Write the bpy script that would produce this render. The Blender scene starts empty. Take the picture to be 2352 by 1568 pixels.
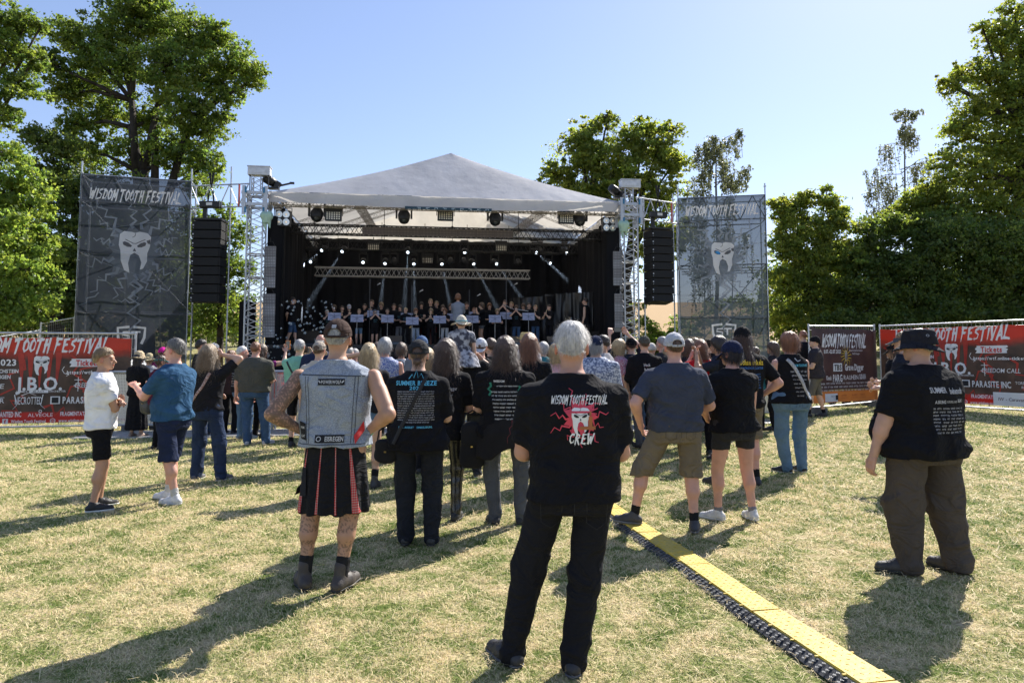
import bpy, math, random
import numpy as np
from mathutils import Vector, Matrix
from mathutils.bvhtree import BVHTree
R = math.radians
random.seed(7); RNG = np.random.default_rng(7)
SC = bpy.context.scene; COL = SC.collection
# ---------------------------------------------------------------- camera, sky, sun, exposure
EYE = 1.54; PITCH = R(4); F = 1568.0; SH = 78.4       # picture units: 2352 x 1568
cam = bpy.data.objects.new('camera', bpy.data.cameras.new('camera')); COL.objects.link(cam)
cam.location = (0, 0, EYE); cam.rotation_euler = (R(90)+PITCH, 0, 0)
cam.data.sensor_width = 36; cam.data.lens = 24; cam.data.shift_y = -SH/2352
cam.data.clip_start = 0.05; cam.data.clip_end = 3000
SC.camera = cam
W = bpy.data.worlds.new('World'); SC.world = W; W.use_nodes = True
SUN_EL, SUN_AZ = R(42), R(36)
nt = W.node_tree; bg = nt.nodes['Background']
sky = nt.nodes.new('ShaderNodeTexSky'); sky.sky_type = 'NISHITA'; sky.sun_disc = False
sky.sun_elevation = SUN_EL; sky.sun_rotation = SUN_AZ; sky.dust_density = 0.3; sky.air_density = 1.0; sky.ozone_density = 3.0
gm = nt.nodes.new('ShaderNodeGamma'); gm.inputs[1].default_value = .82; nt.links.new(sky.outputs[0], gm.inputs[0])
hs_ = nt.nodes.new('ShaderNodeMix'); hs_.data_type = 'RGBA'; hs_.blend_type = 'MULTIPLY'; hs_.inputs[0].default_value = 1; hs_.inputs[7].default_value = (.97, .92, 1.0, 1); nt.links.new(gm.outputs[0], hs_.inputs[6])
nt.links.new(hs_.outputs[2], bg.inputs[0]); bg.inputs[1].default_value = 0.137
sl = bpy.data.lights.new('sun', 'SUN'); sl.energy = 5.0; sl.angle = R(0.5); sl.color = (1, .95, .87)
so = bpy.data.objects.new('sun', sl); COL.objects.link(so)
sd = Vector((math.sin(SUN_AZ)*math.cos(SUN_EL), math.cos(SUN_AZ)*math.cos(SUN_EL), math.sin(SUN_EL)))
so.rotation_euler = sd.to_track_quat('Z', 'Y').to_euler(); so.location = (0, 0, 30)
SC.view_settings.view_transform = 'Standard'; SC.view_settings.look = 'None'
SC.view_settings.exposure = 0.92; SC.view_settings.gamma = 1
SC.cycles.max_bounces = 6; SC.cycles.transparent_max_bounces = 24; SC.cycles.volume_bounces = 0
SC.cycles.caustics_reflective = False; SC.cycles.caustics_refractive = False
# ---------------------------------------------------------------- picture <-> place
def sstep(a, b, x):
    t = np.clip((x-a)/(b-a), 0, 1); return t*t*(3-2*t)
def g(x, y):                                            # ground height
    h = np.interp(y, [-50, 16, 20, 24, 30, 43, 80, 200, 330, 900], [0, 0, .06, .3, .8, 1.9, 4.6, 17, 26, 30])
    return h + 0.3*sstep(2, 9, x)*sstep(7, 15, y)*(1-sstep(15, 24, y))
def ray(u, v):
    x = (u-1176)/F; yc = (784-v-SH)/F
    return Vector((x, math.cos(PITCH)-yc*math.sin(PITCH), math.sin(PITCH)+yc*math.cos(PITCH)))
def P(u, v, Y):
    d = ray(u, v); t = Y/d.y; return Vector((d.x*t, Y, EYE+d.z*t))
def PG(u, v):
    Y = 6.0
    for _ in range(60):
        d = ray(u, v); x = d.x*Y/d.y; gz = float(g(x, Y))
        Y2 = (gz-EYE)/(d.z/d.y); Y = .5*Y+.5*min(max(Y2, .5), 60)
    p = P(u, v, Y); p.z = float(g(p.x, p.y)); return p
# ---------------------------------------------------------------- materials
MATS = {}
def node_mat(name):
    m = bpy.data.materials.new(name); m.use_nodes = True
    n = m.node_tree; return m, n, n.nodes['Principled BSDF']
def noise(n, scale, detail=3, co=None, rough=.55):
    t = n.nodes.new('ShaderNodeTexNoise'); t.inputs['Scale'].default_value = scale
    t.inputs['Detail'].default_value = detail; t.inputs['Roughness'].default_value = rough
    if co is None:
        c = n.nodes.new('ShaderNodeTexCoord'); co = c.outputs['Object']
    n.links.new(co, t.inputs['Vector']); return t.outputs['Fac']
def ramp(n, fac, stops):
    r = n.nodes.new('ShaderNodeValToRGB'); n.links.new(fac, r.inputs[0])
    while len(r.color_ramp.elements) < len(stops): r.color_ramp.elements.new(.5)
    for e, (p, c) in zip(r.color_ramp.elements, stops): e.position = p; e.color = (*c, 1)
    return r.outputs[0]
def mixc(n, fac, a, b, mode='MIX'):
    m = n.nodes.new('ShaderNodeMix'); m.data_type = 'RGBA'; m.blend_type = mode
    for k, v in ((0, fac), (6, a), (7, b)):
        if hasattr(v, 'links'): n.links.new(v, m.inputs[k])
        elif isinstance(v, (int, float)): m.inputs[k].default_value = v
        else: m.inputs[k].default_value = (*v, 1)
    return m.outputs[2]
def mul(c, k): return tuple(min(1, x*k) for x in c)
def M(name, c, rough=.8, var=.18, scale=6, bump=0, bs=60, metal=0, emit=0, attr=False, sheen=0, spec=.4, fine=None):
    key = (name, tuple(c), rough, var, scale, bump, bs, metal, emit, attr, sheen)
    if key in MATS: return MATS[key]
    m, n, b = node_mat(name)
    col = ramp(n, noise(n, scale, 5), [(.3, mul(c, 1-var)), (.7, mul(c, 1+var))])
    if fine: col = mixc(n, ramp(n, noise(n, fine[0], 2), [(.42, (0, 0, 0)), (.6, (1, 1, 1))]), col, fine[1])
    if attr:
        a = n.nodes.new('ShaderNodeAttribute'); a.attribute_name = 'Col'
        col = mixc(n, 1.0, col, a.outputs['Color'], 'MULTIPLY')
    n.links.new(col, b.inputs['Base Color'])
    b.inputs['Roughness'].default_value = rough; b.inputs['Metallic'].default_value = metal
    b.inputs['Specular IOR Level'].default_value = spec
    if sheen: b.inputs['Sheen Weight'].default_value = sheen
    if bump:
        bn = n.nodes.new('ShaderNodeBump'); bn.inputs['Strength'].default_value = bump; bn.inputs['Distance'].default_value = .01
        n.links.new(noise(n, bs, 4), bn.inputs['Height']); n.links.new(bn.outputs[0], b.inputs['Normal'])
        if 'cloth' in name or 'denim' in name:             # soft creases
            mp = n.nodes.new('ShaderNodeMapping'); mp.inputs['Scale'].default_value = (1.0, 1.0, 1.5); mp.inputs['Rotation'].default_value = (0, R(28), 0)
            tc = n.nodes.new('ShaderNodeTexCoord'); n.links.new(tc.outputs['Object'], mp.inputs[0]); f = noise(n, 4.2, 3, mp.outputs[0], .45); f.node.inputs['Distortion'].default_value = 1.4
            ab = ramp(n, f, [(.36, (0, 0, 0)), (.50, (1, 1, 1)), (.64, (0, 0, 0))]); b2 = n.nodes.new('ShaderNodeBump'); b2.inputs['Strength'].default_value = .55; b2.inputs['Distance'].default_value = .022
            n.links.new(ab, b2.inputs['Height']); n.links.new(bn.outputs[0], b2.inputs['Normal']); n.links.new(b2.outputs[0], b.inputs['Normal'])
    if emit:
        n.links.new(col, b.inputs['Emission Color']); b.inputs['Emission Strength'].default_value = emit
    MATS[key] = m; return m
def cloth(name, c, **k): 
    k.setdefault('var', .12); k.setdefault('rough', .92); k.setdefault('bump', .35); k.setdefault('bs', 120); k.setdefault('spec', .15)
    return M(name, c, **k)
ALU = M('aluminium', (.44, .45, .47), .45, .12, 3, metal=.75)
STEEL = M('galvanised_steel', (.5, .52, .55), .45, .2, 5, metal=.7)
BLACKM = M('black_painted_metal', (.012, .012, .014), .5, .3, 5)
BLACKP = M('black_plastic', (.018, .018, .02), .45, .3, 12)
# ---------------------------------------------------------------- objects and tags
def link(o, parent=None):
    COL.objects.link(o)
    if parent is not None: o.parent = parent
    return o
def tag(o, label=None, cat=None, group=None, kind=None):
    if label: o['label'] = label
    if cat: o['category'] = cat
    if group: o['group'] = group
    if kind: o['kind'] = kind
    return o
def thing(name, label, cat, loc=(0, 0, 0), rz=0, group=None):
    o = bpy.data.objects.new(name, None); o.empty_display_size = .2; link(o)
    o.location = loc; o.rotation_euler = (0, 0, rz); return tag(o, label, cat, group)
def mesh_np(name, V, Fc, mat, parent=None, smooth=False, col=None):
    me = bpy.data.meshes.new(name); V = np.asarray(V, dtype=np.float32); Fc = np.asarray(Fc, dtype=np.int32)
    me.vertices.add(len(V)); me.vertices.foreach_set('co', V.ravel())
    k = Fc.shape[1]; me.loops.add(Fc.size); me.loops.foreach_set('vertex_index', Fc.ravel())
    me.polygons.add(len(Fc)); me.polygons.foreach_set('loop_start', np.arange(0, Fc.size, k, dtype=np.int32))
    me.update(calc_edges=True)
    if smooth: me.polygons.foreach_set('use_smooth', np.ones(len(Fc), dtype=bool))
    if col is not None:
        a = me.color_attributes.new('Col', 'FLOAT_COLOR', 'POINT')
        c = np.ones((len(V), 4), dtype=np.float32); c[:, :3] = col; a.data.foreach_set('color', c.ravel())
    me.materials.append(mat); o = bpy.data.objects.new(name, me); return link(o, parent)
class MB:
    def __init__(s): s.v = []; s.f = []
    def add(s, vs, fs):
        n = len(s.v); s.v += [tuple(x) for x in vs]; s.f += [tuple(i+n for i in f) for f in fs]; return s
    def box(s, c, d, mat=None):
        x, y, z = d[0]/2, d[1]/2, d[2]/2; c = Vector(c)
        vs = [Vector((i*x, j*y, k*z)) for i in (-1, 1) for j in (-1, 1) for k in (-1, 1)]
        if mat is not None: vs = [mat @ p for p in vs]
        return s.add([c+p for p in vs], [(0, 1, 3, 2), (4, 6, 7, 5), (0, 4, 5, 1), (2, 3, 7, 6), (0, 2, 6, 4), (1, 5, 7, 3)])
    def tube(s, a, b, r, n=6, r2=None):
        a, b = Vector(a), Vector(b); r2 = r if r2 is None else r2
        d = (b-a).normalized(); u = d.orthogonal().normalized(); w = d.cross(u)
        vs = [p+(u*math.cos(t)+w*math.sin(t))*q for p, q in ((a, r), (b, r2)) for t in [2*math.pi*i/n for i in range(n)]]
        fs = [(i, (i+1) % n, n+(i+1) % n, n+i) for i in range(n)]+[tuple(range(n))[::-1], tuple(range(n, 2*n))]
        return s.add(vs, fs)
    def path(s, pts, rs, n=6):
        for i in range(len(pts)-1): s.tube(pts[i], pts[i+1], rs[i], n, rs[i+1])
        return s
    def lathe(s, prof, n=16, c=(0, 0, 0), mat=None):
        c = Vector(c); vs = []
        for r, z in prof:
            for i in range(n):
                t = 2*math.pi*i/n; p = Vector((r*math.cos(t), r*math.sin(t), z)); vs.append(c+(mat @ p if mat is not None else p))
        fs = [(k*n+i, k*n+(i+1) % n, (k+1)*n+(i+1) % n, (k+1)*n+i) for k in range(len(prof)-1) for i in range(n)]
        fs += [tuple(range(n))[::-1], tuple(range((len(prof)-1)*n, len(prof)*n))]
        return s.add(vs, fs)
    def build(s, name, mat, parent=None, smooth=False):
        me = bpy.data.meshes.new(name); me.from_pydata(s.v, [], s.f); me.update()
        if smooth: me.shade_smooth()
        me.materials.append(mat); return link(bpy.data.objects.new(name, me), parent)
def copy_tree(o, parent=None):
    c = o.copy(); COL.objects.link(c)
    if parent is not None: c.parent = parent
    for ch in list(o.children): copy_tree(ch, c)
    return c
# ---------------------------------------------------------------- lettering: built-in font glyphs and a brush alphabet, as flat shapes
from mathutils.geometry import tessellate_polygon
GLY = {}
def make_glyphs():
    for bold in (0, 1):
        for ch in "ABCDEFGHIJKLMNOPQRSTUVWXYZabcdefghijklmnopqrstuvwxyz0123456789.,-:/|!&ö()":
            cu = bpy.data.curves.new('g', 'FONT'); cu.body = ch; cu.resolution_u = 2; cu.offset = .028 if bold else .004
            o = bpy.data.objects.new('g', cu); COL.objects.link(o); bpy.context.view_layer.update()
            dg = bpy.context.evaluated_depsgraph_get(); me = bpy.data.meshes.new_from_object(o.evaluated_get(dg)); me.calc_loop_triangles()
            v = np.array([(p.co.x, p.co.y) for p in me.vertices]).reshape(-1, 2); t = [tuple(q.vertices) for q in me.loop_triangles]
            GLY[(ch, bold)] = (v-[v[:, 0].min() if len(v) else 0, 0], t, (np.ptp(v[:, 0]) if len(v) else .3))
            COL.objects.unlink(o); bpy.data.objects.remove(o); bpy.data.curves.remove(cu); bpy.data.meshes.remove(me)
make_glyphs()
BR = {'W': [[(0, 1), (.15, 0)], [(.15, 0), (.35, .7)], [(.35, .7), (.5, 0)], [(.5, 0), (.78, 1.05)]], 'I': [[(.12, 1), (.07, -.08)]],
 'S': [[(.58, 1.0), (.12, .85), (.08, .6), (.5, .42), (.42, .1), (-.05, -.05)]], 'D': [[(.12, 1), (.05, -.05)], [(-.08, 1), (.45, .85), (.55, .45), (.4, .1), (-.02, 0)]],
 'O': [[(.28, 1), (.05, .75), (.04, .25), (.25, 0), (.5, .2), (.52, .7), (.2, 1.05)]], 'M': [[(.03, -.05), (.12, 1)], [(.12, 1), (.33, .3)], [(.33, .3), (.65, 1)], [(.65, 1), (.66, -.15)]],
 'T': [[(-.12, .93), (.62, 1)], [(.27, 1.05), (.18, -.2)]], 'H': [[(.08, 1), (.02, -.1)], [(.5, 1.05), (.46, -.15)], [(-.02, .48), (.56, .55)]],
 'F': [[(.12, 1), (.0, -.15)], [(-.02, .96), (.62, 1.03)], [(.03, .52), (.46, .56)]], 'E': [[(.1, 1), (.05, 0)], [(.08, .97), (.58, 1)], [(.05, .5), (.45, .53)], [(-.02, .02), (.55, -.03)]],
 'V': [[(.06, 1), (.27, -.08)], [(.27, -.08), (.62, 1.05)]], 'A': [[(.0, -.1), (.32, 1.2)], [(.30, 1.1), (.54, -.12)], [(.1, .30), (.52, .34)]], 'L': [[(.12, 1.05), (.02, .02)], [(-.04, .02), (.72, -.04)]],
 'C': [[(.55, .88), (.25, 1), (.05, .7), (.05, .25), (.25, 0), (.55, .12)]], 'R': [[(.1, 1), (.03, -.1)], [(-.05, 1), (.46, .9), (.42, .6), (.03, .48)], [(.15, .52), (.58, -.15)]]}
def stroke(pts, w0, w1, rn=None, jag=0):
    """tapered polyline as a strip"""
    L = []; Rr = []; n = len(pts)
    for i, p in enumerate(pts):
        a = pts[max(0, i-1)]; b = pts[min(n-1, i+1)]; dx, dy = b[0]-a[0], b[1]-a[1]; q = math.hypot(dx, dy) or 1; nx_, ny_ = -dy/q, dx/q
        w = (w0+(w1-w0)*i/(n-1))/2*(1+(rn.uniform(-jag, jag) if rn else 0)); L.append((p[0]+nx_*w, p[1]+ny_*w)); Rr.append((p[0]-nx_*w, p[1]-ny_*w))
    v = L+Rr; t = []
    for i in range(n-1): t += [(i, n+i, i+1), (i+1, n+i, n+i+1)]
    return np.array(v), t
class Art:
    """flat shapes in a drawing plane, laid on a surface by a mapping (x, y, lift) -> point"""
    def __init__(s): s.parts = []
    def add(s, v, t): s.parts.append((np.asarray(v, float).reshape(-1, 2), t)); return s
    def poly(s, pts):
        t = tessellate_polygon([[Vector((x, y, 0)) for x, y in pts]]); return s.add(pts, [tuple(q) for q in t])
    def rect(s, x, y, w, h, j=0):
        if not j: return s.add([(x-w/2, y-h/2), (x+w/2, y-h/2), (x+w/2, y+h/2), (x-w/2, y+h/2)], [(0, 1, 2), (0, 2, 3)])
        rn = random.Random(int(x*1000+y*77)); n = 6
        l = [(x-w/2+rn.uniform(-j, j), y-h/2+h*i/n) for i in range(n+1)]; r = [(x+w/2+rn.uniform(-j, j), y-h/2+h*i/n) for i in range(n+1)]; return s.poly(l[::-1][::-1]+r[::-1])
    def line(s, pts, w, w1=None): v, t = stroke(pts, w, w if w1 is None else w1); return s.add(v, t)
    def text(s, st, x, y, w=None, h=.1, bold=1, slant=0, align=0, wide=1):
        V = []; T = []; cx = 0
        for ch in st:
            if (ch, bold) not in GLY: cx += .32; continue
            v, t, gw = GLY[(ch, bold)]
            if ch == ' ': cx += .32; continue
            n = sum(len(a) for a in V); V.append(v+[cx, 0]); T += [(a+n, b+n, c+n) for a, b, c in t]; cx += gw+.075
        if not V: return s
        V = np.concatenate(V); cx -= .075; sy = h/.72; sx = (w/cx) if w else sy*wide
        V = np.stack([V[:, 0]*sx+slant*V[:, 1]*sy, V[:, 1]*sy], -1); W_ = cx*sx
        return s.add(V+[x-(W_/2 if align == 0 else 0), y-h/2], T)
    def brush(s, st, x, y, w, h, seed=1, thick=.19):
        rn = random.Random(seed); cx = 0; P_ = []
        for ch in st:
            if ch == ' ': cx += .42; continue
            for pl in BR[ch]:
                n = len(pl); q = [(px+cx+rn.uniform(-.03, .03), py+rn.uniform(-.05, .05)) for px, py in pl]
                if n == 2: q = [(q[0][0]+(q[0][0]-q[1][0])*.06, q[0][1]+(q[0][1]-q[1][1])*.06), ((q[0][0]+q[1][0])/2, (q[0][1]+q[1][1])/2), q[1]]
                P_.append(stroke(q, thick*rn.uniform(.85, 1.2), thick*rn.uniform(.35, .8), rn, .15))
                a, b = q[0], q[-1]; dx, dy = b[0]-a[0], b[1]-a[1]; l = math.hypot(dx, dy) or 1
                for _ in range(2):                           # loose bristle marks
                    o = rn.uniform(-.1, .1); P_.append(stroke([(b[0]-dx/l*.2-dy/l*o, b[1]-dy/l*.2+dx/l*o), (b[0]+dx/l*rn.uniform(.02, .2)-dy/l*o, b[1]+dy/l*rn.uniform(.02, .2)+dx/l*o)], .06, .01))
            cx += max(p[0] for pl in BR[ch] for p in pl)+.22
        for v, t in P_:
            sx = w/cx; v = np.array(v); v = np.stack([v[:, 0]*sx+.22*v[:, 1]*h*.8, v[:, 1]*h], -1); s.add(v+[x-w/2-.05*h, y-h/2], t)
        return s
    def smallprint(s, x, y, w, h, seed=0, gap=.35):
        """a line too small to read in the photograph: short uneven marks"""
        rn = random.Random(seed); cx = x-w/2
        while cx < x+w/2-h*.4:
            n = rn.randint(3, 8)
            for _ in range(n):
                lw = h*rn.uniform(.35, .6)
                if cx+lw > x+w/2: break
                k = rn.random(); hh = h*rn.uniform(.7, 1)
                s.rect(cx+lw*.2, y, lw*.25, hh)
                if k < .6: s.rect(cx+lw*.5, y+(hh*.4 if k < .3 else -hh*.38), lw*.6, h*.2)
                if k > .3: s.rect(cx+lw*.75, y, lw*.22, hh*.8)
                cx += lw*1.12
            cx += h*gap
        return s
    def move(s, f):
        s.parts = [(np.array([f(*p) for p in v]), t) for v, t in s.parts]; return s
    def build(s, name, mp, mat, parent, lift=.003, step=.00015, lim=.5, flip=False):
        V = []; Fc = []
        for k, (v, t) in enumerate(s.parts):
            v = [tuple(p) for p in v]; t = list(t)
            for _ in range(4):
                e = max((math.dist(v[a], v[b]) for q in t for a, b in ((q[0], q[1]), (q[1], q[2]), (q[2], q[0]))), default=0)
                if e < lim: break
                mid = {}; t2 = []
                def mm(a, b):
                    key = (min(a, b), max(a, b))
                    if key not in mid: v.append(((v[a][0]+v[b][0])/2, (v[a][1]+v[b][1])/2)); mid[key] = len(v)-1
                    return mid[key]
                for a, b, c in t: ab, bc, ca = mm(a, b), mm(b, c), mm(c, a); t2 += [(a, ab, ca), (ab, b, bc), (ca, bc, c), (ab, bc, ca)]
                t = t2
            n = len(V); pts = [mp(x, y, lift+step*(k % 40)) for x, y in v]; V += pts; Fc += [tuple(i+n for i in q) for q in t]
        if not Fc: return None
        return mesh_np(name, [tuple(p) for p in V], Fc, mat, parent)
SKULL = [(-.48, .6), (-.35, .72), (-.1, .70), (0, .67), (.15, .72), (.4, .68), (.52, .55), (.5, .2), (.42, -.05), (.42, -.35), (.3, -.62), (.2, -.66), (.24, -.4), (.15, -.15), (0, -.05), (-.12, -.15), (-.18, -.45), (-.12, -.80), (-.3, -.7), (-.42, -.35), (-.44, 0), (-.5, .2)]
def skull(wh, dk, x, y, s):
    wh.poly([(x+a*s, y+b*s) for a, b in SKULL])
    for sx in (-1, 1): dk.poly([(x+s*(sx*(.08+.30*q[0])), y+s*(.22+.1*q[1]+.06*q[0])) for q in ((0, -.2), (.1, -.8), (.5, -1), (.9, -.6), (1, .3), (.8, .8), (.4, .6))])
    dk.poly([(x-.05*s, y+.0*s), (x, y+.12*s), (x+.06*s, y+.0*s)]); dk.line([(x-.3*s, y+.42*s), (x-.04*s, y+.28*s), (x+.04*s, y+.28*s), (x+.34*s, y+.44*s)], .025*s)
    dk.line([(x+.02*s, y+.66*s), (x, y+.55*s), (x-.08*s, y+.5*s)], .02*s); dk.poly([(x+.5*s, y+.45*s), (x+.38*s, y+.4*s), (x+.42*s, y+.3*s), (x+.51*s, y+.28*s)])
def zig(x0, y0, x1, y1, n, amp, seed, ):
    rn = random.Random(seed); pts = []
    for i in range(n+1):
        t = i/n; o = (amp*(1 if i % 2 else -1)*rn.uniform(.4, 1)) if 0 < i < n else 0; dx, dy = x1-x0, y1-y0; l = math.hypot(dx, dy); t2 = t+(rn.uniform(-.3, .3)/n if 0 < i < n else 0)
        pts.append((x0+dx*t2-dy/l*o, y0+dy*t2+dx/l*o))
    return pts
PR_WHITE = M('white_print', (.72, .72, .74), .7, .06, 9); PR_RED = M('red_print', (.55, .03, .03), .7, .1, 9); PR_BLACK = M('black_print', (.02, .02, .022), .7, .1, 9)
# ---------------------------------------------------------------- ground and hill
def grass_color(n, pos):
    big = noise(n, .55, 4, pos); mid = noise(n, 3.4, 6, pos, .75); fin = noise(n, 38, 3, pos, .7)
    a = n.nodes.new('ShaderNodeMath'); a.operation = 'MULTIPLY_ADD'; n.links.new(mid, a.inputs[0]); a.inputs[1].default_value = 1.15
    b = n.nodes.new('ShaderNodeMath'); b.operation = 'MULTIPLY'; n.links.new(big, b.inputs[0]); b.inputs[1].default_value = .22
    n.links.new(b.outputs[0], a.inputs[2])
    return a.outputs[0], fin
def ground_mat():
    m, n, b = node_mat('dry_lawn'); ge = n.nodes.new('ShaderNodeNewGeometry'); pos = ge.outputs['Position']
    f, fin = grass_color(n, pos)
    c = ramp(n, f, [(.50, (.12, .17, .04)), (.61, (.26, .28, .10)), (.71, (.48, .41, .22)), (.81, (.62, .49, .31))])
    c = mixc(n, ramp(n, fin, [(.35, (0, 0, 0)), (.65, (1, 1, 1))]), mixc(n, 1, c, (.45, .47, .36), 'MULTIPLY'), c)
    # mown stubble field on the far hill
    sx = n.nodes.new('ShaderNodeSeparateXYZ'); n.links.new(pos, sx.inputs[0])
    r = n.nodes.new('ShaderNodeMapRange'); r.inputs[1].default_value = 50; r.inputs[2].default_value = 62; n.links.new(sx.outputs[1], r.inputs[0])
    wv = n.nodes.new('ShaderNodeTexWave'); wv.inputs['Scale'].default_value = .35; wv.inputs['Distortion'].default_value = 1.5; n.links.new(pos, wv.inputs[0])
    wv.bands_direction = 'Y'
    fc = ramp(n, wv.outputs['Fac'], [(.2, (.36, .24, .12)), (.8, (.44, .31, .17))])
    c = mixc(n, r.outputs[0], c, fc); n.links.new(c, b.inputs['Base Color'])
    b.inputs['Roughness'].default_value = .95; b.inputs['Specular IOR Level'].default_value = .1
    bn = n.nodes.new('ShaderNodeBump'); bn.inputs['Strength'].default_value = .9; bn.inputs['Distance'].default_value = .03
    n.links.new(fin, bn.inputs['Height']); n.links.new(bn.outputs[0], b.inputs['Normal']); return m
ys = np.concatenate([np.arange(-8, 30, .5), np.arange(30, 90, 2), np.arange(90, 340, 10), np.arange(340, 901, 70)])
xs = np.concatenate([np.arange(-900, -60, 60), np.arange(-60, 60, 1.0), np.arange(60, 901, 60)])
X, Y = np.meshgrid(xs, ys)
V = np.stack([X, Y, g(X, Y)+.012*np.sin(X*1.7+np.sin(Y*1.3))*np.cos(Y*1.1)], -1).reshape(-1, 3)
ny, nx = X.shape; I = np.arange(ny*nx).reshape(ny, nx)
Q = np.stack([I[:-1, :-1], I[:-1, 1:], I[1:, 1:], I[1:, :-1]], -1).reshape(-1, 4)
gr = mesh_np('ground', V, Q, ground_mat(), None, True); tag(gr, kind='structure')
# ---------------------------------------------------------------- grass blades, nobody could count them
def blade_mat():
    m, n, b = node_mat('grass_blade'); ge = n.nodes.new('ShaderNodeNewGeometry'); pos = ge.outputs['Position']
    f, fin = grass_color(n, pos); at = n.nodes.new('ShaderNodeAttribute'); at.attribute_name = 'Col'
    sp = n.nodes.new('ShaderNodeSeparateColor'); n.links.new(at.outputs['Color'], sp.inputs[0])
    a = n.nodes.new('ShaderNodeMath'); a.operation = 'MULTIPLY_ADD'; n.links.new(sp.outputs[0], a.inputs[0]); a.inputs[1].default_value = .42; n.links.new(f, a.inputs[2])
    c = ramp(n, a.outputs[0], [(.72, (.12, .21, .035)), (.82, (.32, .37, .11)), (.91, (.60, .55, .28)), (1, (.86, .73, .46))])
    n.links.new(c, b.inputs['Base Color']); b.inputs['Roughness'].default_value = .7; b.inputs['Specular IOR Level'].default_value = .25
    tr = n.nodes.new('ShaderNodeBsdfTranslucent'); n.links.new(c, tr.inputs[0]); mx = n.nodes.new('ShaderNodeMixShader'); mx.inputs[0].default_value = .35
    n.links.new(b.outputs[0], mx.inputs[1]); n.links.new(tr.outputs[0], mx.inputs[2])
    n.links.new(mx.outputs[0], n.nodes['Material Output'].inputs[0]); return m
def grass():
    N = 620000
    d = np.exp(RNG.uniform(math.log(1.9), math.log(19), N))
    x = (RNG.uniform(-.80, .80, N))*d*1.02
    # clumping
    cl = np.sin(x*5.1+2*np.sin(d*3.3))*np.sin(d*6.2+1.5*np.sin(x*4.1))+RNG.normal(0, .6, N)
    keep = cl > -.75; x, d = x[keep], d[keep]; N = len(x); cl = cl[keep]
    s = np.clip(d/5, .55, 2.4)
    h = (.010+.015*RNG.random(N)**2+.005*np.clip(cl, 0, 1.5))*s**.55
    tall = RNG.random(N) < .004; h[tall] *= 2.6
    w = .0022*s*(1+.6*RNG.random(N)); th = RNG.uniform(0, 2*math.pi, N); le = RNG.uniform(.3, 2.6, N)*h
    lean = RNG.uniform(0, 2*math.pi, N)
    z = g(x, d)+.012*np.sin(x*1.7+np.sin(d*1.3))*np.cos(d*1.1)-.003
    b0 = np.stack([x-w*np.cos(th), d-w*np.sin(th), z], -1); b1 = np.stack([x+w*np.cos(th), d+w*np.sin(th), z], -1)
    mx, my = x+.35*le*np.cos(lean), d+.35*le*np.sin(lean)
    m0 = np.stack([mx-.7*w*np.cos(th), my-.7*w*np.sin(th), z+.7*h], -1); m1 = np.stack([mx+.7*w*np.cos(th), my+.7*w*np.sin(th), z+.7*h], -1)
    t = np.stack([x+le*np.cos(lean), d+le*np.sin(lean), z+h], -1)
    V = np.stack([b0, b1, m0, m1, t], 1).reshape(-1, 3); k = np.arange(N)[:, None]*5
    T = np.concatenate([k+[0, 1, 3], k+[0, 3, 2], k+[2, 3, 4]])
    c = np.repeat(RNG.random(N), 5)[:, None]*np.ones(3)
    o = mesh_np('grass', V, T, blade_mat(), None, False, c); tag(o, 'short patchy green and straw coloured grass of the festival lawn', 'grass', kind='stuff')
    N = 22000; d = np.exp(RNG.uniform(math.log(2.0), math.log(12), N)); x = RNG.uniform(-.8, .8, N)*d; L = RNG.uniform(.03, .11, N)*np.clip(d/5, .7, 1.8); th = RNG.uniform(0, 6.28, N); w = .0011*np.clip(d/4, .8, 2.4); z = g(x, d)+.012*np.sin(x*1.7+np.sin(d*1.3))*np.cos(d*1.1)
    ca, sa = np.cos(th), np.sin(th); z0 = z+RNG.uniform(.008, .028, N); z1 = z+RNG.uniform(.008, .04, N); zm = (z0+z1)/2+L*RNG.uniform(0, .15, N)
    pts = []
    for t, zz in ((0, z0), (.5, zm), (1, z1)):
        for s in (-1, 1): pts.append(np.stack([x+L*ca*t-s*w*sa+(t == .5)*L*.08*sa, d+L*sa*t+s*w*ca-(t == .5)*L*.08*ca, zz], -1))
    V = np.stack(pts, 1).reshape(-1, 3); k = np.arange(N)[:, None]*6; Fq = np.concatenate([k+[0, 1, 3, 2], k+[2, 3, 5, 4]])
    o = mesh_np('cut_straw', V, Fq, M('dry_straw', (.62, .50, .28), .7, .3, 3), None, False); tag(o, 'dry cut straw stalks lying over the festival lawn', 'straw', kind='stuff')
grass()
# ---------------------------------------------------------------- trees
def leaf_mat(name, c, tc, tw=.45):
    m, n, b = node_mat(name); at = n.nodes.new('ShaderNodeAttribute'); at.attribute_name = 'Col'
    cc = mixc(n, 1, c, at.outputs['Color'], 'MULTIPLY'); n.links.new(cc, b.inputs['Base Color'])
    b.inputs['Roughness'].default_value = .5; b.inputs['Specular IOR Level'].default_value = .35
    tr = n.nodes.new('ShaderNodeBsdfTranslucent'); n.links.new(mixc(n, 1, tc, at.outputs['Color'], 'MULTIPLY'), tr.inputs[0])
    mx = n.nodes.new('ShaderNodeMixShader'); mx.inputs[0].default_value = tw
    n.links.new(b.outputs[0], mx.inputs[1]); n.links.new(tr.outputs[0], mx.inputs[2])
    n.links.new(mx.outputs[0], n.nodes['Material Output'].inputs[0]); return m
L_OAK = leaf_mat('oak_leaf', (.10, .15, .038), (.31, .45, .07), .45)
L_BRIGHT = leaf_mat('bright_leaf', (.12, .19, .045), (.38, .54, .09), .5)
L_DARK = leaf_mat('dark_leaf', (.075, .115, .038), (.24, .35, .06), .45)
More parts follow.
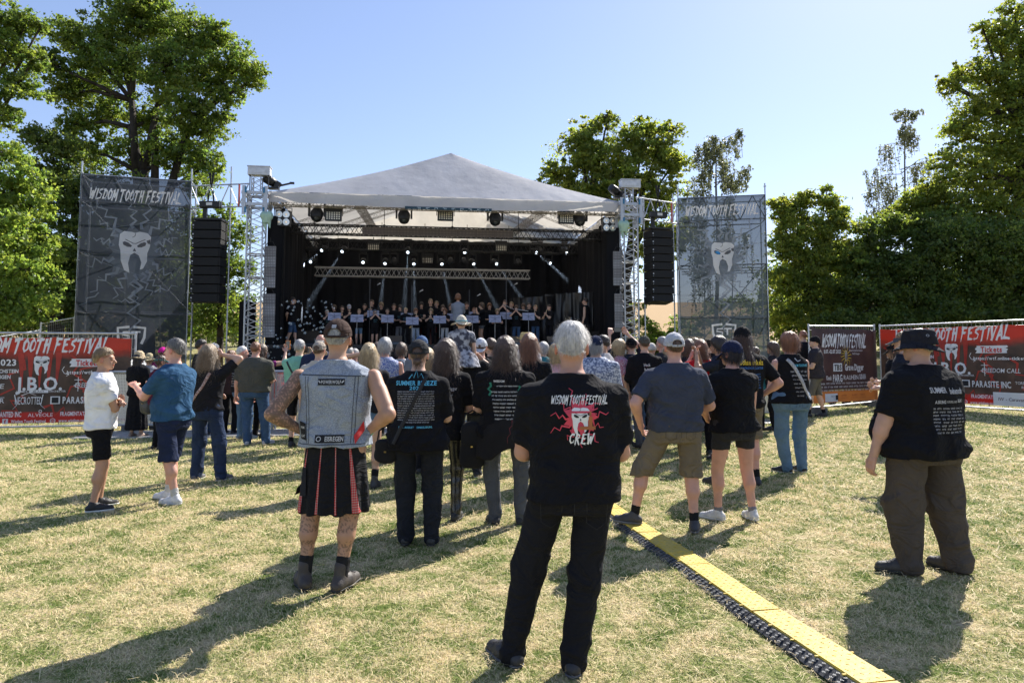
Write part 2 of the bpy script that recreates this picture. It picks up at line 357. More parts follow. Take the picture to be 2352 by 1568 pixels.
L_MAPLE = leaf_mat('maple_leaf', (.12, .165, .045), (.42, .52, .08), .5)
L_BIRCH = leaf_mat('birch_leaf', (.16, .18, .10), (.28, .30, .12), .4)
BARK = M('bark', (.040, .032, .025), .95, .4, 4, bump=.8, bs=18)
BARKG = M('grey_bark', (.2, .19, .17), .9, .4, 6, bump=.5, bs=18)
def leaves(c, sp, size, up=.3):
    N = len(c); nrm = RNG.normal(size=(N, 3)); nrm[:, 2] += up; nrm /= np.linalg.norm(nrm, axis=1)[:, None]
    a = np.cross(nrm, RNG.normal(size=(N, 3))); a /= np.linalg.norm(a, axis=1)[:, None]+1e-6; b = np.cross(nrm, a)
    s = size*(.6+.8*RNG.random(N))[:, None]; w = s*.42
    tip = c+a*s*.6-nrm*s*.18; ba = c-a*s*.5
    V = np.stack([ba, c+b*w+nrm*s*.08, tip, c-b*w+nrm*s*.08], 1).reshape(-1, 3)
    return V, (np.arange(N)[:, None]*4+[0, 1, 2, 3])
def crown(blobs, n_leaf, size, sub=.30, shell=.45, sparse=1.0, droop=0):
    tot = sum(r**2 for _, r in blobs); C = []; K = []; ends = []
    for c, r in blobs:
        nl = int(n_leaf*r*r/tot); ns = max(14, int(62*(r**1.3)*sparse))
        dirs = RNG.normal(size=(ns, 3)); dirs /= np.linalg.norm(dirs, axis=1)[:, None]
        rad = r*(shell*.3+(1.0-shell*.3)*RNG.random(ns)**.55+.28*(RNG.random(ns) < .16))[:, None]*np.array([1, 1, .85])
        sc = np.array(c)+dirs*rad; sr = (r**.7)*sub*.8*(.4+.9*RNG.random(ns)); ax = np.exp(RNG.normal(0, .35, (ns, 3)))*[1.15, 1.15, .65]
        i = RNG.integers(0, ns, nl); off = RNG.normal(size=(nl, 3))*.55
        p = sc[i]+off*sr[i][:, None]*ax[i]
        if droop: p[:, 2] -= droop*RNG.random(nl)**1.5
        C.append(p); tone = (.75+.5*RNG.random(ns))[i]*(.8+.4*RNG.random(nl)); yel = (RNG.random(ns)*.5+RNG.random(nl)*.5)[:nl] if ns >= nl else (RNG.random(ns))[i]*.5+RNG.random(nl)*.5
        K.append(np.stack([tone*(.85+.45*yel), tone, tone*(1-.3*yel)], -1)); ends += [Vector(q) for q in sc[:3]]
    C = np.concatenate(C); K = np.concatenate(K); V, Fq = leaves(C, 0, size*.78); return V, Fq, np.repeat(K, 4, 0), ends
LEAFN = .56
def tree(name, label, foot, blobs, mat, n_leaf, size, tr=.3, forks=None, bark=BARK, cat='tree', sparse=1., droop=0, sub=.30, group=None, shell=.45):
    """foot: world xy; blobs: list of (u, v, Y, r_px)"""
    fx, fy = foot; fz = float(g(fx, fy)); t = thing(name, label, cat, (fx, fy, fz), 0, group)
    B = [(P(u, v, y)-Vector((fx, fy, fz)), r*y/F) for u, v, y, r in blobs]
    V, Fq, K, ends = crown(B, n_leaf*LEAFN*(1 if 'hedge' not in name and 'dark' not in label else 1.3), size, sub, shell, sparse, droop)
    mesh_np('crown', V, Fq, mat, t, False, K)
    mb = MB(); top = max(b[0].z for b in B); cx = sum(b[0].x for b in B)/len(B); cy = sum(b[0].y for b in B)/len(B)
    fork = Vector((cx*.25, cy*.25, top*.30)); mb.path([Vector((0, 0, -.2)), fork*.5+Vector((0.05, 0, 0)), fork], [tr*1.25, tr, tr*.85], 10)
    rnd = random.Random(len(blobs)*31+int(fx))
    mains = []
    for k in range(forks or 4):
        bb = sorted(B, key=lambda q: -q[1])[k % len(B)][0]
        e = fork.lerp(bb, .62)+Vector((rnd.uniform(-.3, .3), 0, rnd.uniform(0, .4))); mid = fork.lerp(e, .5)+Vector((rnd.uniform(-.3, .3), rnd.uniform(-.3, .3), .2))
        mb.path([fork, mid, e], [tr*.62, tr*.45, tr*.3], 8); mains += [mid, e]
    for c, r in B:
        m0 = min(mains, key=lambda q: (q-c).length+(3 if q.z > c.z else 0)); mid = m0.lerp(c, .5)+Vector((rnd.uniform(-.4, .4), 0, rnd.uniform(-.1, .5)))*min(1, r)
        mb.path([m0, mid, c], [tr*.26, tr*.17, tr*.10], 6)
        for _ in range(7):
            d = Vector((rnd.gauss(0, 1), rnd.gauss(0, 1), rnd.gauss(.2, .8))).normalized()*r*rnd.uniform(.6, 1)
            q = c+d*.5+Vector((rnd.uniform(-.2, .2), 0, .1))*r; mb.path([c, q, c+d], [tr*.09, tr*.06, tr*.03], 4)
    mb.build('trunk', bark, t, True); return t
def xy(u, Y): return ((u-1176)/F*Y, Y)
tree('oak_tree', 'tall oak with dark forked limbs rising above the left tower banner', xy(330, 36), [(210, 100, 36, 62), (150, 75, 36, 42), (120, 150, 35, 48), (290, 45, 36, 75), (370, 60, 37, 70), (330, 0, 36, 55), (440, 85, 36, 62), (500, 80, 36, 45), (200, 185, 37, 60), (150, 215, 36, 42), (280, 140, 36, 70), (380, 160, 35, 75), (470, 170, 36, 65), (555, 150, 36, 58), (585, 180, 36, 34), (520, 215, 36, 40), (430, 250, 35, 62), (350, 270, 37, 50), (250, 260, 37, 55), (180, 290, 36, 42), (480, 300, 36, 48), (400, 350, 36, 62), (470, 380, 36, 50), (300, 350, 37, 52), (200, 350, 37, 55), (515, 265, 36, 26)], L_OAK, 130000, .17, .5, 5, sub=.28, sparse=1.1)
tree('oak_tree', 'dark oak spreading low limbs behind the left edge of the left tower banner', xy(120, 33), [(100, 320, 33, 45), (150, 350, 33, 50), (70, 310, 33, 24), (110, 400, 33, 50), (170, 430, 33, 60), (110, 470, 33, 50), (150, 530, 33, 60), (120, 600, 33, 60), (160, 680, 33, 55), (250, 470, 34, 90), (350, 560, 34, 110), (230, 620, 34, 100), (400, 680, 34, 90), (130, 720, 33, 40)], L_DARK, 70000, .17, .35, 4)
tree('beech_tree', 'bright leafy tree crown hanging into the top left corner', xy(-160, 25), [(5, 40, 25, 48), (60, 55, 25, 38), (20, 120, 25, 58), (75, 140, 25, 30), (40, 200, 25, 50), (10, 265, 25, 38), (-60, 100, 25, 80), (-80, 250, 25, 80), (95, 60, 25, 16)], L_OAK, 34000, .14, .3, 4)
tree('maple_tree', 'bright yellow green bushy tree at the left edge behind the red banner', xy(-40, 21), [(10, 350, 21, 45), (50, 400, 21, 48), (10, 440, 21, 60), (70, 470, 21, 55), (30, 540, 20, 70), (100, 560, 21, 45), (60, 620, 20, 68), (115, 640, 20, 32), (20, 700, 20, 65), (80, 710, 20, 50), (-60, 500, 21, 100), (-60, 650, 21, 100), (120, 590, 21, 25)], L_BRIGHT, 62000, .12, .2, 5)
tree('young_maple_tree', 'loose light green tree seen between the left speaker column and the stage tower', xy(505, 33), [(520, 490, 33, 32), (480, 530, 33, 42), (545, 540, 33, 38), (500, 600, 33, 50), (550, 620, 33, 42), (470, 650, 33, 50), (530, 690, 33, 50), (455, 430, 34, 36), (440, 500, 34, 36), (545, 740, 33, 30), (480, 740, 33, 40)], L_OAK, 34000, .14, .16, 3)
tree('hornbeam_bush', 'low dark green bush behind the mesh fence left of the stage', xy(480, 46), [(440, 745, 46, 40), (500, 755, 46, 36), (555, 765, 46, 36), (400, 740, 46, 36)], L_OAK, 16000, .16, .12, 3, cat='bush')
tree('sycamore_tree', 'broad sycamore standing behind the right slope of the stage roof', xy(1440, 40), [(1345, 310, 40, 44), (1395, 275, 40, 26), (1325, 355, 40, 50), (1375, 370, 40, 50), (1265, 395, 40, 26), (1300, 410, 40, 34), (1440, 330, 40, 48), (1480, 300, 40, 36), (1540, 300, 40, 28), (1510, 345, 40, 48), (1450, 400, 40, 60), (1400, 430, 40, 50), (1545, 380, 40, 40), (1520, 450, 40, 50), (1460, 500, 40, 50), (1550, 540, 40, 50), (1350, 440, 40, 44), (1500, 580, 40, 50), (1250, 430, 40, 20)], L_MAPLE, 80000, .2, .42, 5)
def weeping(name, label, foot, top, strands, mat, n, size, tr):
    fx, fy = foot; fz = float(g(fx, fy)); t = thing(name, label, 'tree', (fx, fy, fz)); o = Vector((fx, fy, fz))
    mb = MB(); tp = P(*top)-o; mb.path([Vector((0, 0, -.2)), tp*.45+Vector((.15, 0, 0)), tp*.8, tp], [tr, tr*.7, tr*.4, tr*.1], 7)
    C = []; K = []
    for u0, v0, u1, v1, L in strands:                   # limb from (u0,v0) on the trunk out to (u1,v1), strings of leaves hanging L px
        a = P(u0, v0, fy)-o; b = P(u1, v1, fy)-o; b.y += random.uniform(-1.5, 1.5); mid = a.lerp(b, .5)+Vector((0, 0, .12*(b-a).length)); mb.path([a, mid, b], [tr*.25, tr*.15, tr*.05], 5)
        for k in range(15):
            s = a.lerp(b, random.uniform(.25, 1.0)); s += Vector((random.uniform(-.25, .25), random.uniform(-.6, .6), .10*(b-a).length*random.random()))
            ln = L*fy/F*random.uniform(.4, 1.1); m = int(n/(len(strands)*15)); tt = RNG.random(m)
            p = np.array(s)+np.stack([RNG.normal(0, .06, m)+.10*np.sin(tt*4+k), RNG.normal(0, .06, m), -tt*ln], -1); C.append(p)
            mb.tube(s, s+Vector((.1, 0, -ln)), .012, 3)
            K.append(np.repeat((.7+.6*RNG.random(m))[:, None], 3, 1))
    V, Fq = leaves(np.concatenate(C), 0, size, 0); mesh_np('crown', V, Fq, mat, t, False, np.repeat(np.concatenate(K), 4, 0)); mb.build('trunk', BARKG, t, True); return t
weeping('birch_tree', 'weeping birch with thin hanging twigs behind the right tower banner', xy(1640, 36), (1645, 325, 36), [(1640, 400, 1580, 350, 60), (1642, 360, 1600, 335, 50), (1643, 345, 1670, 325, 60), (1642, 370, 1690, 360, 60), (1641, 400, 1600, 400, 80), (1640, 430, 1700, 400, 50), (1640, 450, 1590, 440, 120), (1640, 470, 1690, 450, 80), (1640, 520, 1570, 500, 160), (1640, 540, 1690, 520, 120), (1641, 350, 1625, 330, 50), (1640, 420, 1715, 420, 30), (1640, 600, 1600, 560, 120), (1640, 600, 1560, 590, 130), (1640, 560, 1720, 540, 90)], L_BIRCH, 13000, .10, .13)
weeping('birch_tree', 'tall sparse weeping birch with a thin bare leader against the sky', xy(2068, 46), (2080, 250, 46), [(2078, 265, 2072, 250, 20), (2078, 270, 2092, 262, 22), (2070, 330, 2040, 330, 70), (2072, 310, 2098, 318, 50), (2069, 360, 2018, 385, 70), (2068, 400, 2000, 420, 60), (2068, 430, 1975, 460, 60), (2068, 400, 2120, 370, 60), (2068, 390, 2140, 385, 70), (2067, 450, 1990, 500, 60), (2067, 470, 2120, 430, 60), (2068, 440, 2035, 420, 90), (2072, 290, 2060, 305, 50), (2075, 290, 2095, 300, 30), (2068, 480, 2030, 480, 80)], L_BIRCH, 6500, .12, .12)
tree('field_maple_tree', 'rounded golden green tree just right of the right tower banner', xy(1870, 34), [(1800, 480, 34, 34), (1850, 465, 34, 32), (1905, 460, 34, 26), (1930, 490, 34, 26), (1830, 520, 34, 50), (1900, 530, 34, 50), (1800, 570, 34, 40), (1860, 590, 34, 60), (1930, 590, 34, 50), (1800, 650, 34, 45), (1860, 670, 34, 60), (1930, 690, 34, 60), (1800, 720, 34, 40), (1900, 435, 34, 14), (1780, 470, 34, 14), (1870, 740, 33, 45)], L_MAPLE, 70000, .17, .22, 5, sub=.34)
tree('linden_tree', 'tall linden filling the right edge up to the top of the picture', xy(2350, 35), [(2330, 30, 35, 40), (2290, 90, 35, 45), (2350, 110, 35, 70), (2240, 160, 35, 42), (2185, 190, 35, 34), (2290, 190, 35, 62), (2350, 250, 35, 80), (2240, 260, 35, 55), (2200, 300, 35, 40), (2280, 330, 35, 70), (2180, 370, 35, 48), (2230, 410, 35, 62), (2340, 400, 35, 80), (2150, 430, 35, 40), (2440, 150, 35, 120), (2440, 350, 35, 130), (2300, 480, 35, 80), (2200, 490, 35, 65), (2165, 190, 35, 14), (2255, 60, 35, 20)], L_MAPLE, 120000, .18, .45, 6, sub=.30)
tree('elm_tree', 'dark shaded elm behind the big red banner at the right', xy(2250, 33), [(2180, 560, 33, 75), (2270, 580, 33, 90), (2350, 560, 33, 90), (2220, 660, 33, 90), (2320, 680, 33, 90), (2400, 650, 33, 100), (2180, 720, 32, 50), (2300, 745, 32, 60), (2250, 740, 32, 50), (2380, 745, 32, 60)], L_DARK, 70000, .17, .3, 5, sub=.34)
tree('hazel_tree', 'dark green hazel with sunlit tips behind the brown fence banner', xy(2040, 34), [(2000, 540, 34, 50), (2060, 520, 34, 40), (2110, 530, 34, 50), (1970, 600, 34, 50), (2040, 610, 34, 65), (2110, 620, 33, 60), (1960, 680, 33, 50), (2020, 690, 33, 60), (2100, 700, 33, 60), (2140, 560, 33, 50), (2140, 740, 32, 40), (1990, 745, 32, 40), (2060, 745, 32, 40), (1930, 740, 32, 40)], L_DARK, 70000, .16, .2, 5, sub=.34)
tree('linden_tree', 'linden crown with yellow sunlit leaves in front of the sparse birch', xy(2120, 36), [(2090, 465, 36, 40), (2140, 455, 36, 40), (2110, 500, 36, 40), (2045, 500, 36, 26), (2160, 500, 36, 50)], L_MAPLE, 22000, .17, .2, 3)
tree('elder_bush', 'light green elder bush between the right stage tower and the tower banner', xy(1505, 31), [(1500, 770, 31, 34), (1480, 740, 31, 22), (1530, 785, 31, 26), (1495, 800, 31, 30), (1475, 700, 31, 12), (1545, 760, 31, 14)], L_BRIGHT, 12000, .11, .08, 3, cat='bush')
tree('hawthorn_bush', 'row of grey green bushes at the foot of the hill behind the right tower banner', xy(1660, 47), [(1560+28*i, 745+10*math.sin(i*2.2), 47, 26+6*math.sin(i*1.9)) for i in range(9)]+[(1640+30*i, 700+14*math.sin(i*2.9), 48, 26) for i in range(6)], L_OAK, 20000, .15, .12, 3, cat='bush')
tree('background_hedge', 'dense dark hedge in shade under the trees on the right', xy(2100, 41), [(1800+60*i, 735, 41, 75) for i in range(12)]+[(1800+60*i, 650+30*math.sin(i*2.1), 42, 70+12*math.sin(i*1.3)) for i in range(12)], L_DARK, 50000, .24, .2, 4, cat='hedge', sub=.4)
tree('background_hedge', 'dense dark hedge in shade behind the left tower banner', xy(150, 39), [(-60+70*i, 730, 39, 75) for i in range(9)]+[(-60+70*i, 640+25*math.sin(i*2.3), 40, 72) for i in range(8)]+[(60+90*i, 560+40*math.sin(i*1.7), 40, 50+12*math.sin(i*2.9)) for i in range(5)], L_DARK, 42000, .24, .2, 4, cat='hedge', sub=.4)
# ---------------------------------------------------------------- stage (own frame: x to the right along the front, y towards the back)
YL, YR = 23.5, 25.3
SL = Vector(((583-1176)/F*YL, YL, 0)); SR = Vector(((1447-1176)/F*YR, YR, 0))
SW = (SR-SL).length; SANG = math.atan2(SR.y-SL.y, SR.x-SL.x); SROT = Matrix.Rotation(SANG, 4, 'Z')
def S(x, y, z): return SL+SROT @ Vector((x, y, 0))+Vector((0, 0, z))          # stage metres -> place
def SP(u, v, y):                                        # picture point lying y metres behind the stage front -> stage metres
    d = ray(u, v); n = SROT @ Vector((0, 1, 0)); o = Vector((0, 0, EYE)); t = ((SL+n*y)-o).dot(n)/d.dot(n); p = o+d*t
    q = SROT.inverted() @ (p-SL); return Vector((q.x, q.y, p.z))
def sthing(name, label, cat, at=(0, 0, 0), group=None): return thing(name, label, cat, S(*at), SANG, group)
GS = .15; DECK = 1.9; EAVE = 6.85; RIDGE = 9.25; DEPTH = 10.5
def truss(mb, a, b, w=.3, r=.022, step=None, up=Vector((0, 0, 1)), faces=4):
    a, b = Vector(a), Vector(b); d = (b-a); L = d.length; d.normalize(); s = d.cross(up)
    if s.length < .1: s = Vector((1, 0, 0))
    s.normalize(); t = s.cross(d).normalized(); c = [(s*i+t*j)*w/2 for i, j in ((-1, -1), (1, -1), (1, 1), (-1, 1))]
    for q in c: mb.tube(a+q, b+q, r, 6)
    n = max(2, round(L/(step or w*1.15)))
    for k in range(n):
        p, q = a+d*L*k/n, a+d*L*(k+1)/n; m = (p+q)/2
        for f in range(faces):
            c0, c1 = (c[f], c[(f+1) % 4])
            if k % 2: c0, c1 = c1, c0
            mb.tube(p+c0, m+c1, r*.55, 4); mb.tube(m+c1, q+c0, r*.55, 4)
    return mb
# fabric of the roof
def fabric_mat(name, c, tw):
    m, n, b = node_mat(name)
    col = ramp(n, noise(n, .5, 6, None, .65), [(.3, mul(c, .80)), (.55, c), (.75, mul(c, 1.08))])
    st = ramp(n, noise(n, 2.3, 6, None, .7), [(.60, (1, 1, 1)), (.78, (.80, .78, .76))]); col = mixc(n, 1, col, st, 'MULTIPLY')
    n.links.new(col, b.inputs['Base Color']); b.inputs['Roughness'].default_value = .6
    tr = n.nodes.new('ShaderNodeBsdfTranslucent'); n.links.new(mixc(n, 1, col, (1, .93, .78), 'MULTIPLY'), tr.inputs[0])
    mx = n.nodes.new('ShaderNodeMixShader'); mx.inputs[0].default_value = tw
    n.links.new(b.outputs[0], mx.inputs[1]); n.links.new(tr.outputs[0], mx.inputs[2])
    bn = n.nodes.new('ShaderNodeBump'); bn.inputs['Strength'].default_value = .5; bn.inputs['Distance'].default_value = .05
    n.links.new(noise(n, 1.6, 5), bn.inputs['Height']); n.links.new(bn.outputs[0], b.inputs['Normal']); n.links.new(bn.outputs[0], tr.inputs['Normal'])
    n.links.new(mx.outputs[0], n.nodes['Material Output'].inputs[0]); return m
ROOF = fabric_mat('roof_fabric', (.74, .74, .77), .42)
stage = sthing('stage', 'large open air stage with grey white tent roof and black drapes', 'stage')
def roof():
    x0, x1 = .45, SW-.25; apex = SP(1036, 352, 2.6); ax = apex.x; az = apex.z
    pts = []
    # front hip as a fine grid: s along the eave, t from eave fold up to the apex
    N, T = 60, 24; V = []; z0l = SP(612, 440, 0).z; z0r = SP(1423, 459, 0).z
    for j in range(T+1):
        t = j/T
        for i in range(N+1):
            s = i/N; ex = x0+(x1-x0)*s; ez = EAVE+.38-.10*math.sin(math.pi*s)*0
            xx = ex*(1-t)+ax*t; y = 2.6*t; zz = ez+(az-ez)*t
            edge = 1-abs(2*s-1); sag = .16*math.sin(math.pi*t)*(1-edge)**2
            cr = .006*math.sin(xx*9+t*14)*math.exp(-3*t)+.01*math.sin(xx*2.3-t*5)
            V.append((xx, y-.05*(1-t)+cr, zz-sag*.9+.01*math.sin(7*s+3*t)))
    Fq = [(j*(N+1)+i, j*(N+1)+i+1, (j+1)*(N+1)+i+1, (j+1)*(N+1)+i) for j in range(T) for i in range(N)]
    me = MB(); me.add(V, Fq)
    # back slopes left and right, from hip edges to the rear
    for side in (0, 1):
        V = []; ex = x0 if side == 0 else x1
        for j in range(T+1):
            t = j/T
            for i in range(25):
                q = i/24; yf = 2.6*t; y = yf+(DEPTH+.3-yf)*q; xx = ex*(1-t)+ax*t
                sag = .16*math.sin(math.pi*t)*(1-q)**8
                V.append((xx, y, EAVE+.38+(az-EAVE-.38)*t-sag*.9-.05*math.sin(math.pi*((q*5) % 1))*math.sin(math.pi*t)))
        Fq = [(j*25+i, j*25+i+1, (j+1)*25+i+1, (j+1)*25+i) for j in range(T) for i in range(24)]
        me.add(V, Fq if side else [f[::-1] for f in Fq])
    # rear gable
    me.add([(x0, DEPTH+.3, EAVE), (x1, DEPTH+.3, EAVE), (x1, DEPTH+.3, EAVE+.38), (ax, DEPTH+.3, az), (x0, DEPTH+.3, EAVE+.38)], [(0, 1, 2, 3, 4)])
    me.build('roof_fabric', ROOF, stage, True)
    va = MB(); V = []
    for j in range(7):
        for i in range(N+1):
            s = i/N; x = x0-.06+(x1-x0+.12)*s; t = j/6
            V.append((x, -.07+.008*math.sin(x*5+j)+.006*math.sin(x*13-2*j)-.02*t, EAVE+.37-t*(.36+.09*math.sin(math.pi*s)**2)))
    va.add(V, [(j*(N+1)+i, j*(N+1)+i+1, (j+1)*(N+1)+i+1, (j+1)*(N+1)+i) for j in range(6) for i in range(N)])
    for xx in (x0-.06, x1+.06):
        va.add([(xx, -.05, EAVE+.37), (xx, DEPTH, EAVE+.37), (xx, DEPTH, EAVE), (xx, -.05, EAVE)], [(0, 1, 2, 3)])
    va.build('valance', ROOF, stage, True)
    return ax, az
RX, RZ = roof()
BROWNM = M('dusty_steel', (.30, .27, .24), .6, .3, 8, metal=.4)
mb = MB()
truss(mb, (.5, .25, EAVE+.1), (SW-.3, .25, EAVE+.1), .28, .02, .34)
truss(mb, (RX, 2.6, RZ-.35), (RX, DEPTH, RZ-.35), .35, .024)
for (a, b) in (((.6, .5, EAVE+.2), (RX, 2.7, RZ-.35)), ((SW-.4, .5, EAVE+.2), (RX, 2.7, RZ-.35)), ((RX, .4, EAVE+.1), (RX, 2.7, RZ-.4)),
               ((.6, 4.6, EAVE+.1), (RX, 4.6, RZ-.4)), ((SW-.4, 4.6, EAVE+.1), (RX, 4.6, RZ-.4)), ((.6, 7.6, EAVE+.1), (RX, 7.6, RZ-.4)), ((SW-.4, 7.6, EAVE+.1), (RX, 7.6, RZ-.4)),
               ((.5, .3, EAVE+.1), (.5, DEPTH, EAVE+.1)), ((SW-.3, .3, EAVE+.1), (SW-.3, DEPTH, EAVE+.1)),
               ((RX*.5, .3, EAVE+.1), (RX*.5, DEPTH, EAVE+.9)), ((RX*1.5, .3, EAVE+.1), (RX*1.5, DEPTH, EAVE+.9))):
    truss(mb, a, b, .24, .011, .34)
for x in (3, 5, 9, 11): mb.tube((x, .5, EAVE+.3), (x+(RX-x)*.6, 8, RZ-.9), .012, 4)
mb.build('roof_truss', BROWNM, stage)
# corner towers
for k, (x, y) in enumerate(((0, 0), (SW, 0), (0, DEPTH), (SW, DEPTH))):
    t = sthing('stage_tower', ['square aluminium truss tower holding the front left corner of the stage roof', 'square aluminium truss tower holding the front right corner of the stage roof', 'rear truss tower behind the left side drape', 'rear truss tower behind the right side drape'][k], 'truss tower', (x, y, 0), 'towers carrying the stage roof')
    h = 8.05; mb = MB()
    truss(mb, (0, 0, GS), (0, 0, 7.15), .52, .032, .42, Vector((0, 1, 0)))
    for z in (2.2, 4.2, 5.0): 
        for dy in (-.26, .26): mb.tube((-.26, dy, z), (.26, dy, z), .028, 6)
    mb.build('mast', ALU, t)
    hb = MB(); truss(hb, (-.02, 0, 7.1), (-.02, 0, 7.75), .30, .025, .3, Vector((0, 1, 0))); hb.build('mast_head', ALU, t)
    sl = MB()
    for z in (6.72, 7.12):
        for dy in (-.33, .33): sl.box((0, dy, z), (.9, .05, .1))
        for dx in (-.42, .42): sl.box((dx, 0, z), (.05, .6, .1))
    for dx in (-.36, .36):
        for dy in (-.34, .34): sl.box((dx, dy*1.06, 6.85), (.12, .035, 1.0))
    sl.build('sleeve_block', ALU, t)
    bp = MB()
    for dx in (-.3, .3):
        for z in (6.5, 7.2): bp.box((dx, -.39, z), (.06, .02, .2))
    bp.build('guide_roller', M('blue_plastic', (.02, .15, .3), .4, .2, 4), t)
    cp = MB(); cp.box((.06, 0, 7.93), (.74, .34, .28)); cp.box((.06, 0, 8.09), (.78, .38, .03)); cp.box((.06, -.18, 7.93), (.6, .012, .16)); cp.build('pulley_head', M('grey_sheet_metal', (.55, .56, .58), .5, .15, 6, metal=.5), t)
    ch = MB(); ch.tube((-.24, -.1, 7.8), (-.24, -.1, 7.2), .018, 5); ch.tube((.38, -.1, 7.8), (.38, -.1, 7.3), .018, 5); ch.build('hoist_chain', BLACKM, t)
# deck, skirt, drapes
def drape_mat(name, c, rough=.55, spec=.5):
    m, n, b = node_mat(name); b.inputs['Base Color'].default_value = (*c, 1); b.inputs['Roughness'].default_value = rough; b.inputs['Specular IOR Level'].default_value = spec
    bn = n.nodes.new('ShaderNodeBump'); bn.inputs['Strength'].default_value = .4; bn.inputs['Distance'].default_value = .03; n.links.new(noise(n, 3, 4), bn.inputs['Height']); n.links.new(bn.outputs[0], b.inputs['Normal']); return m
DRAPE = drape_mat('black_molleton', (.010, .010, .012), .9, .2); SHEEN = drape_mat('black_glossy_foil', (.012, .012, .014), .33, .45)
mb = MB(); mb.box((SW/2, DEPTH/2, DECK-.06), (SW-.7, DEPTH-.4, .12)); mb.build('deck', M('black_deck', (.02, .02, .022), .6, .3, 5), stage)
def drape(name, a, b, z0, z1, mat, amp=.06, freq=9, wob=.5, n=None, parent=None):
    a, b = Vector(a), Vector(b); d = b-a; L = d.length; d.normalize(); nrm = Vector((-d.y, d.x, 0)); n = n or int(L*14); V = []; H = 14
    rn = random.Random(int(L*100)); ph = [rn.uniform(0, 6) for _ in range(3)]
    for j in range(H+1):
        t = j/H
        for i in range(n+1):
            s = L*i/n; o = amp*(math.sin(s*freq+ph[0]+wob*t)+.5*math.sin(s*freq*1.73+ph[1]-wob*2*t)+.4*math.sin(s*freq*.37+ph[2]+3*t*wob))*(.4+.6*(1-t*.5))
            p = a+d*s+nrm*o; V.append((p.x, p.y, z1+(z0-z1)*t))
    m = MB().add(V, [(j*(n+1)+i, j*(n+1)+i+1, (j+1)*(n+1)+i+1, (j+1)*(n+1)+i) for j in range(H) for i in range(n)]); return m.build(name, mat, parent or stage, True)
drape('back_drape', (.3, DEPTH-.3, 0), (SW-.2, DEPTH-.3, 0), DECK, EAVE+.5, DRAPE)
drape('side_drape', (.75, .5, 0), (.45, DEPTH-.3, 0), DECK, EAVE-.05, DRAPE)
drape('side_drape', (SW-.45, .5, 0), (SW-.45, DEPTH-.3, 0), DECK, EAVE-.05, DRAPE)
drape('side_drape', (.30, .35, 0), (.78, .5, 0), GS+1.2, EAVE-.4, DRAPE)
drape('side_drape', (SW-.72, .5, 0), (SW-.25, .35, 0), GS+1.2, EAVE-.4, DRAPE)
drape('wing_curtain', (SW-3.7, 6.0, 0), (SW-2.1, 4.6, 0), DECK+.1, DECK+2.2, SHEEN, .10, 11, 2.6); drape('wing_curtain', (SW-2.3, 5.2, 0), (SW-.5, 3.4, 0), DECK+.1, DECK+2.3, SHEEN, .08, 13, 2.0)
drape('front_skirt', (.3, -.02, 0), (SW-.3, -.02, 0), GS, DECK-.13, DRAPE, .02, 14)
for (x, y) in ((.25, .25),): pass
drape('outer_skirt', (-.6, .4, 0), (-.02, .35, 0), GS, DECK+1.5, DRAPE, .03, 11)
# ---------------------------------------------------------------- rigged trusses with lights
def rig(name, label, u0, v0, u1, v1, y, w, mat, r=.02, cat='lighting truss'):
    a, b = SP(u0, v0, y), SP(u1, v1, y); z = (a.z+b.z)/2; a.z = b.z = z
    t = sthing(name, label, cat, (a.x, a.y, z)); mb = MB(); truss(mb, (0, 0, 0), (b.x-a.x, 0, 0), w, r, w*1.1); mb.build('truss_tube', mat, t)
    cl = MB(); n = 5
    for k in range(n):
        x = (b.x-a.x)*(k+.5)/n; cl.box((x, 0, w/2+.04), (.08, .12, .08)); cl.tube((x, 0, w/2), (x, 0, max(.4, EAVE+.4-z)), .012, 5)
    cl.build('rigging_cable', BLACKM, t); return t, a, b
rig('lighting_truss', 'black lighting truss running across the stage behind the brown mesh screen', 640, 532, 1412, 537, 2.2, .34, BLACKM, .026)
rig('lighting_truss', 'rear black lighting truss under the roof carrying the lit spotlights', 640, 565, 1412, 571, 6.3, .40, BLACKM, .028)
rig('ladder_truss', 'bare grey ladder truss hanging low across the middle of the stage', 724, 627, 1216, 629, 5.2, .36, M('grey_truss', (.36, .34, .32), .5, .1, 5, metal=.3), .024)
def ledmesh(name, c, n1=60):
    m, n, b = node_mat(name); tc = n.nodes.new('ShaderNodeTexCoord'); br = n.nodes.new('ShaderNodeTexBrick')
    n.links.new(tc.outputs['Object'], br.inputs[0]); br.inputs['Scale'].default_value = 1; br.offset = 0
    br.inputs['Brick Width'].default_value = .055; br.inputs['Row Height'].default_value = .10; br.inputs['Mortar Size'].default_value = .014
    mp = n.nodes.new('ShaderNodeMapping'); mp.inputs['Rotation'].default_value = (R(90), 0, 0); n.links.new(tc.outputs['Object'], mp.inputs[0]); n.links.new(mp.outputs[0], br.inputs[0])
    br.inputs['Color1'].default_value = (*c, 1); br.inputs['Color2'].default_value = (*mul(c, .85), 1); br.inputs['Mortar'].default_value = (*mul(c, .45), 1)
    n.links.new(br.outputs[0], b.inputs['Base Color']); b.inputs['Roughness'].default_value = .6; return m
a, b = SP(833, 521, 1.7), SP(1178, 547, 1.7)
t = sthing('mesh_screen', 'long brown translucent mesh screen strip hung across the middle truss', 'screen', (a.x, 1.7, b.z))
LM = ledmesh('brown_mesh', (.16, .125, .11)); n = 8; w = (b.x-a.x)/n
for k in range(n): MB().box((w*(k+.5), 0, (a.z-b.z)/2), (w-.02, .05, a.z-b.z)).build('mesh_panel', LM, t)
fr = MB()
for k in range(n+1): fr.box((w*k, -.03, (a.z-b.z)/2), (.02, .02, a.z-b.z+.02))
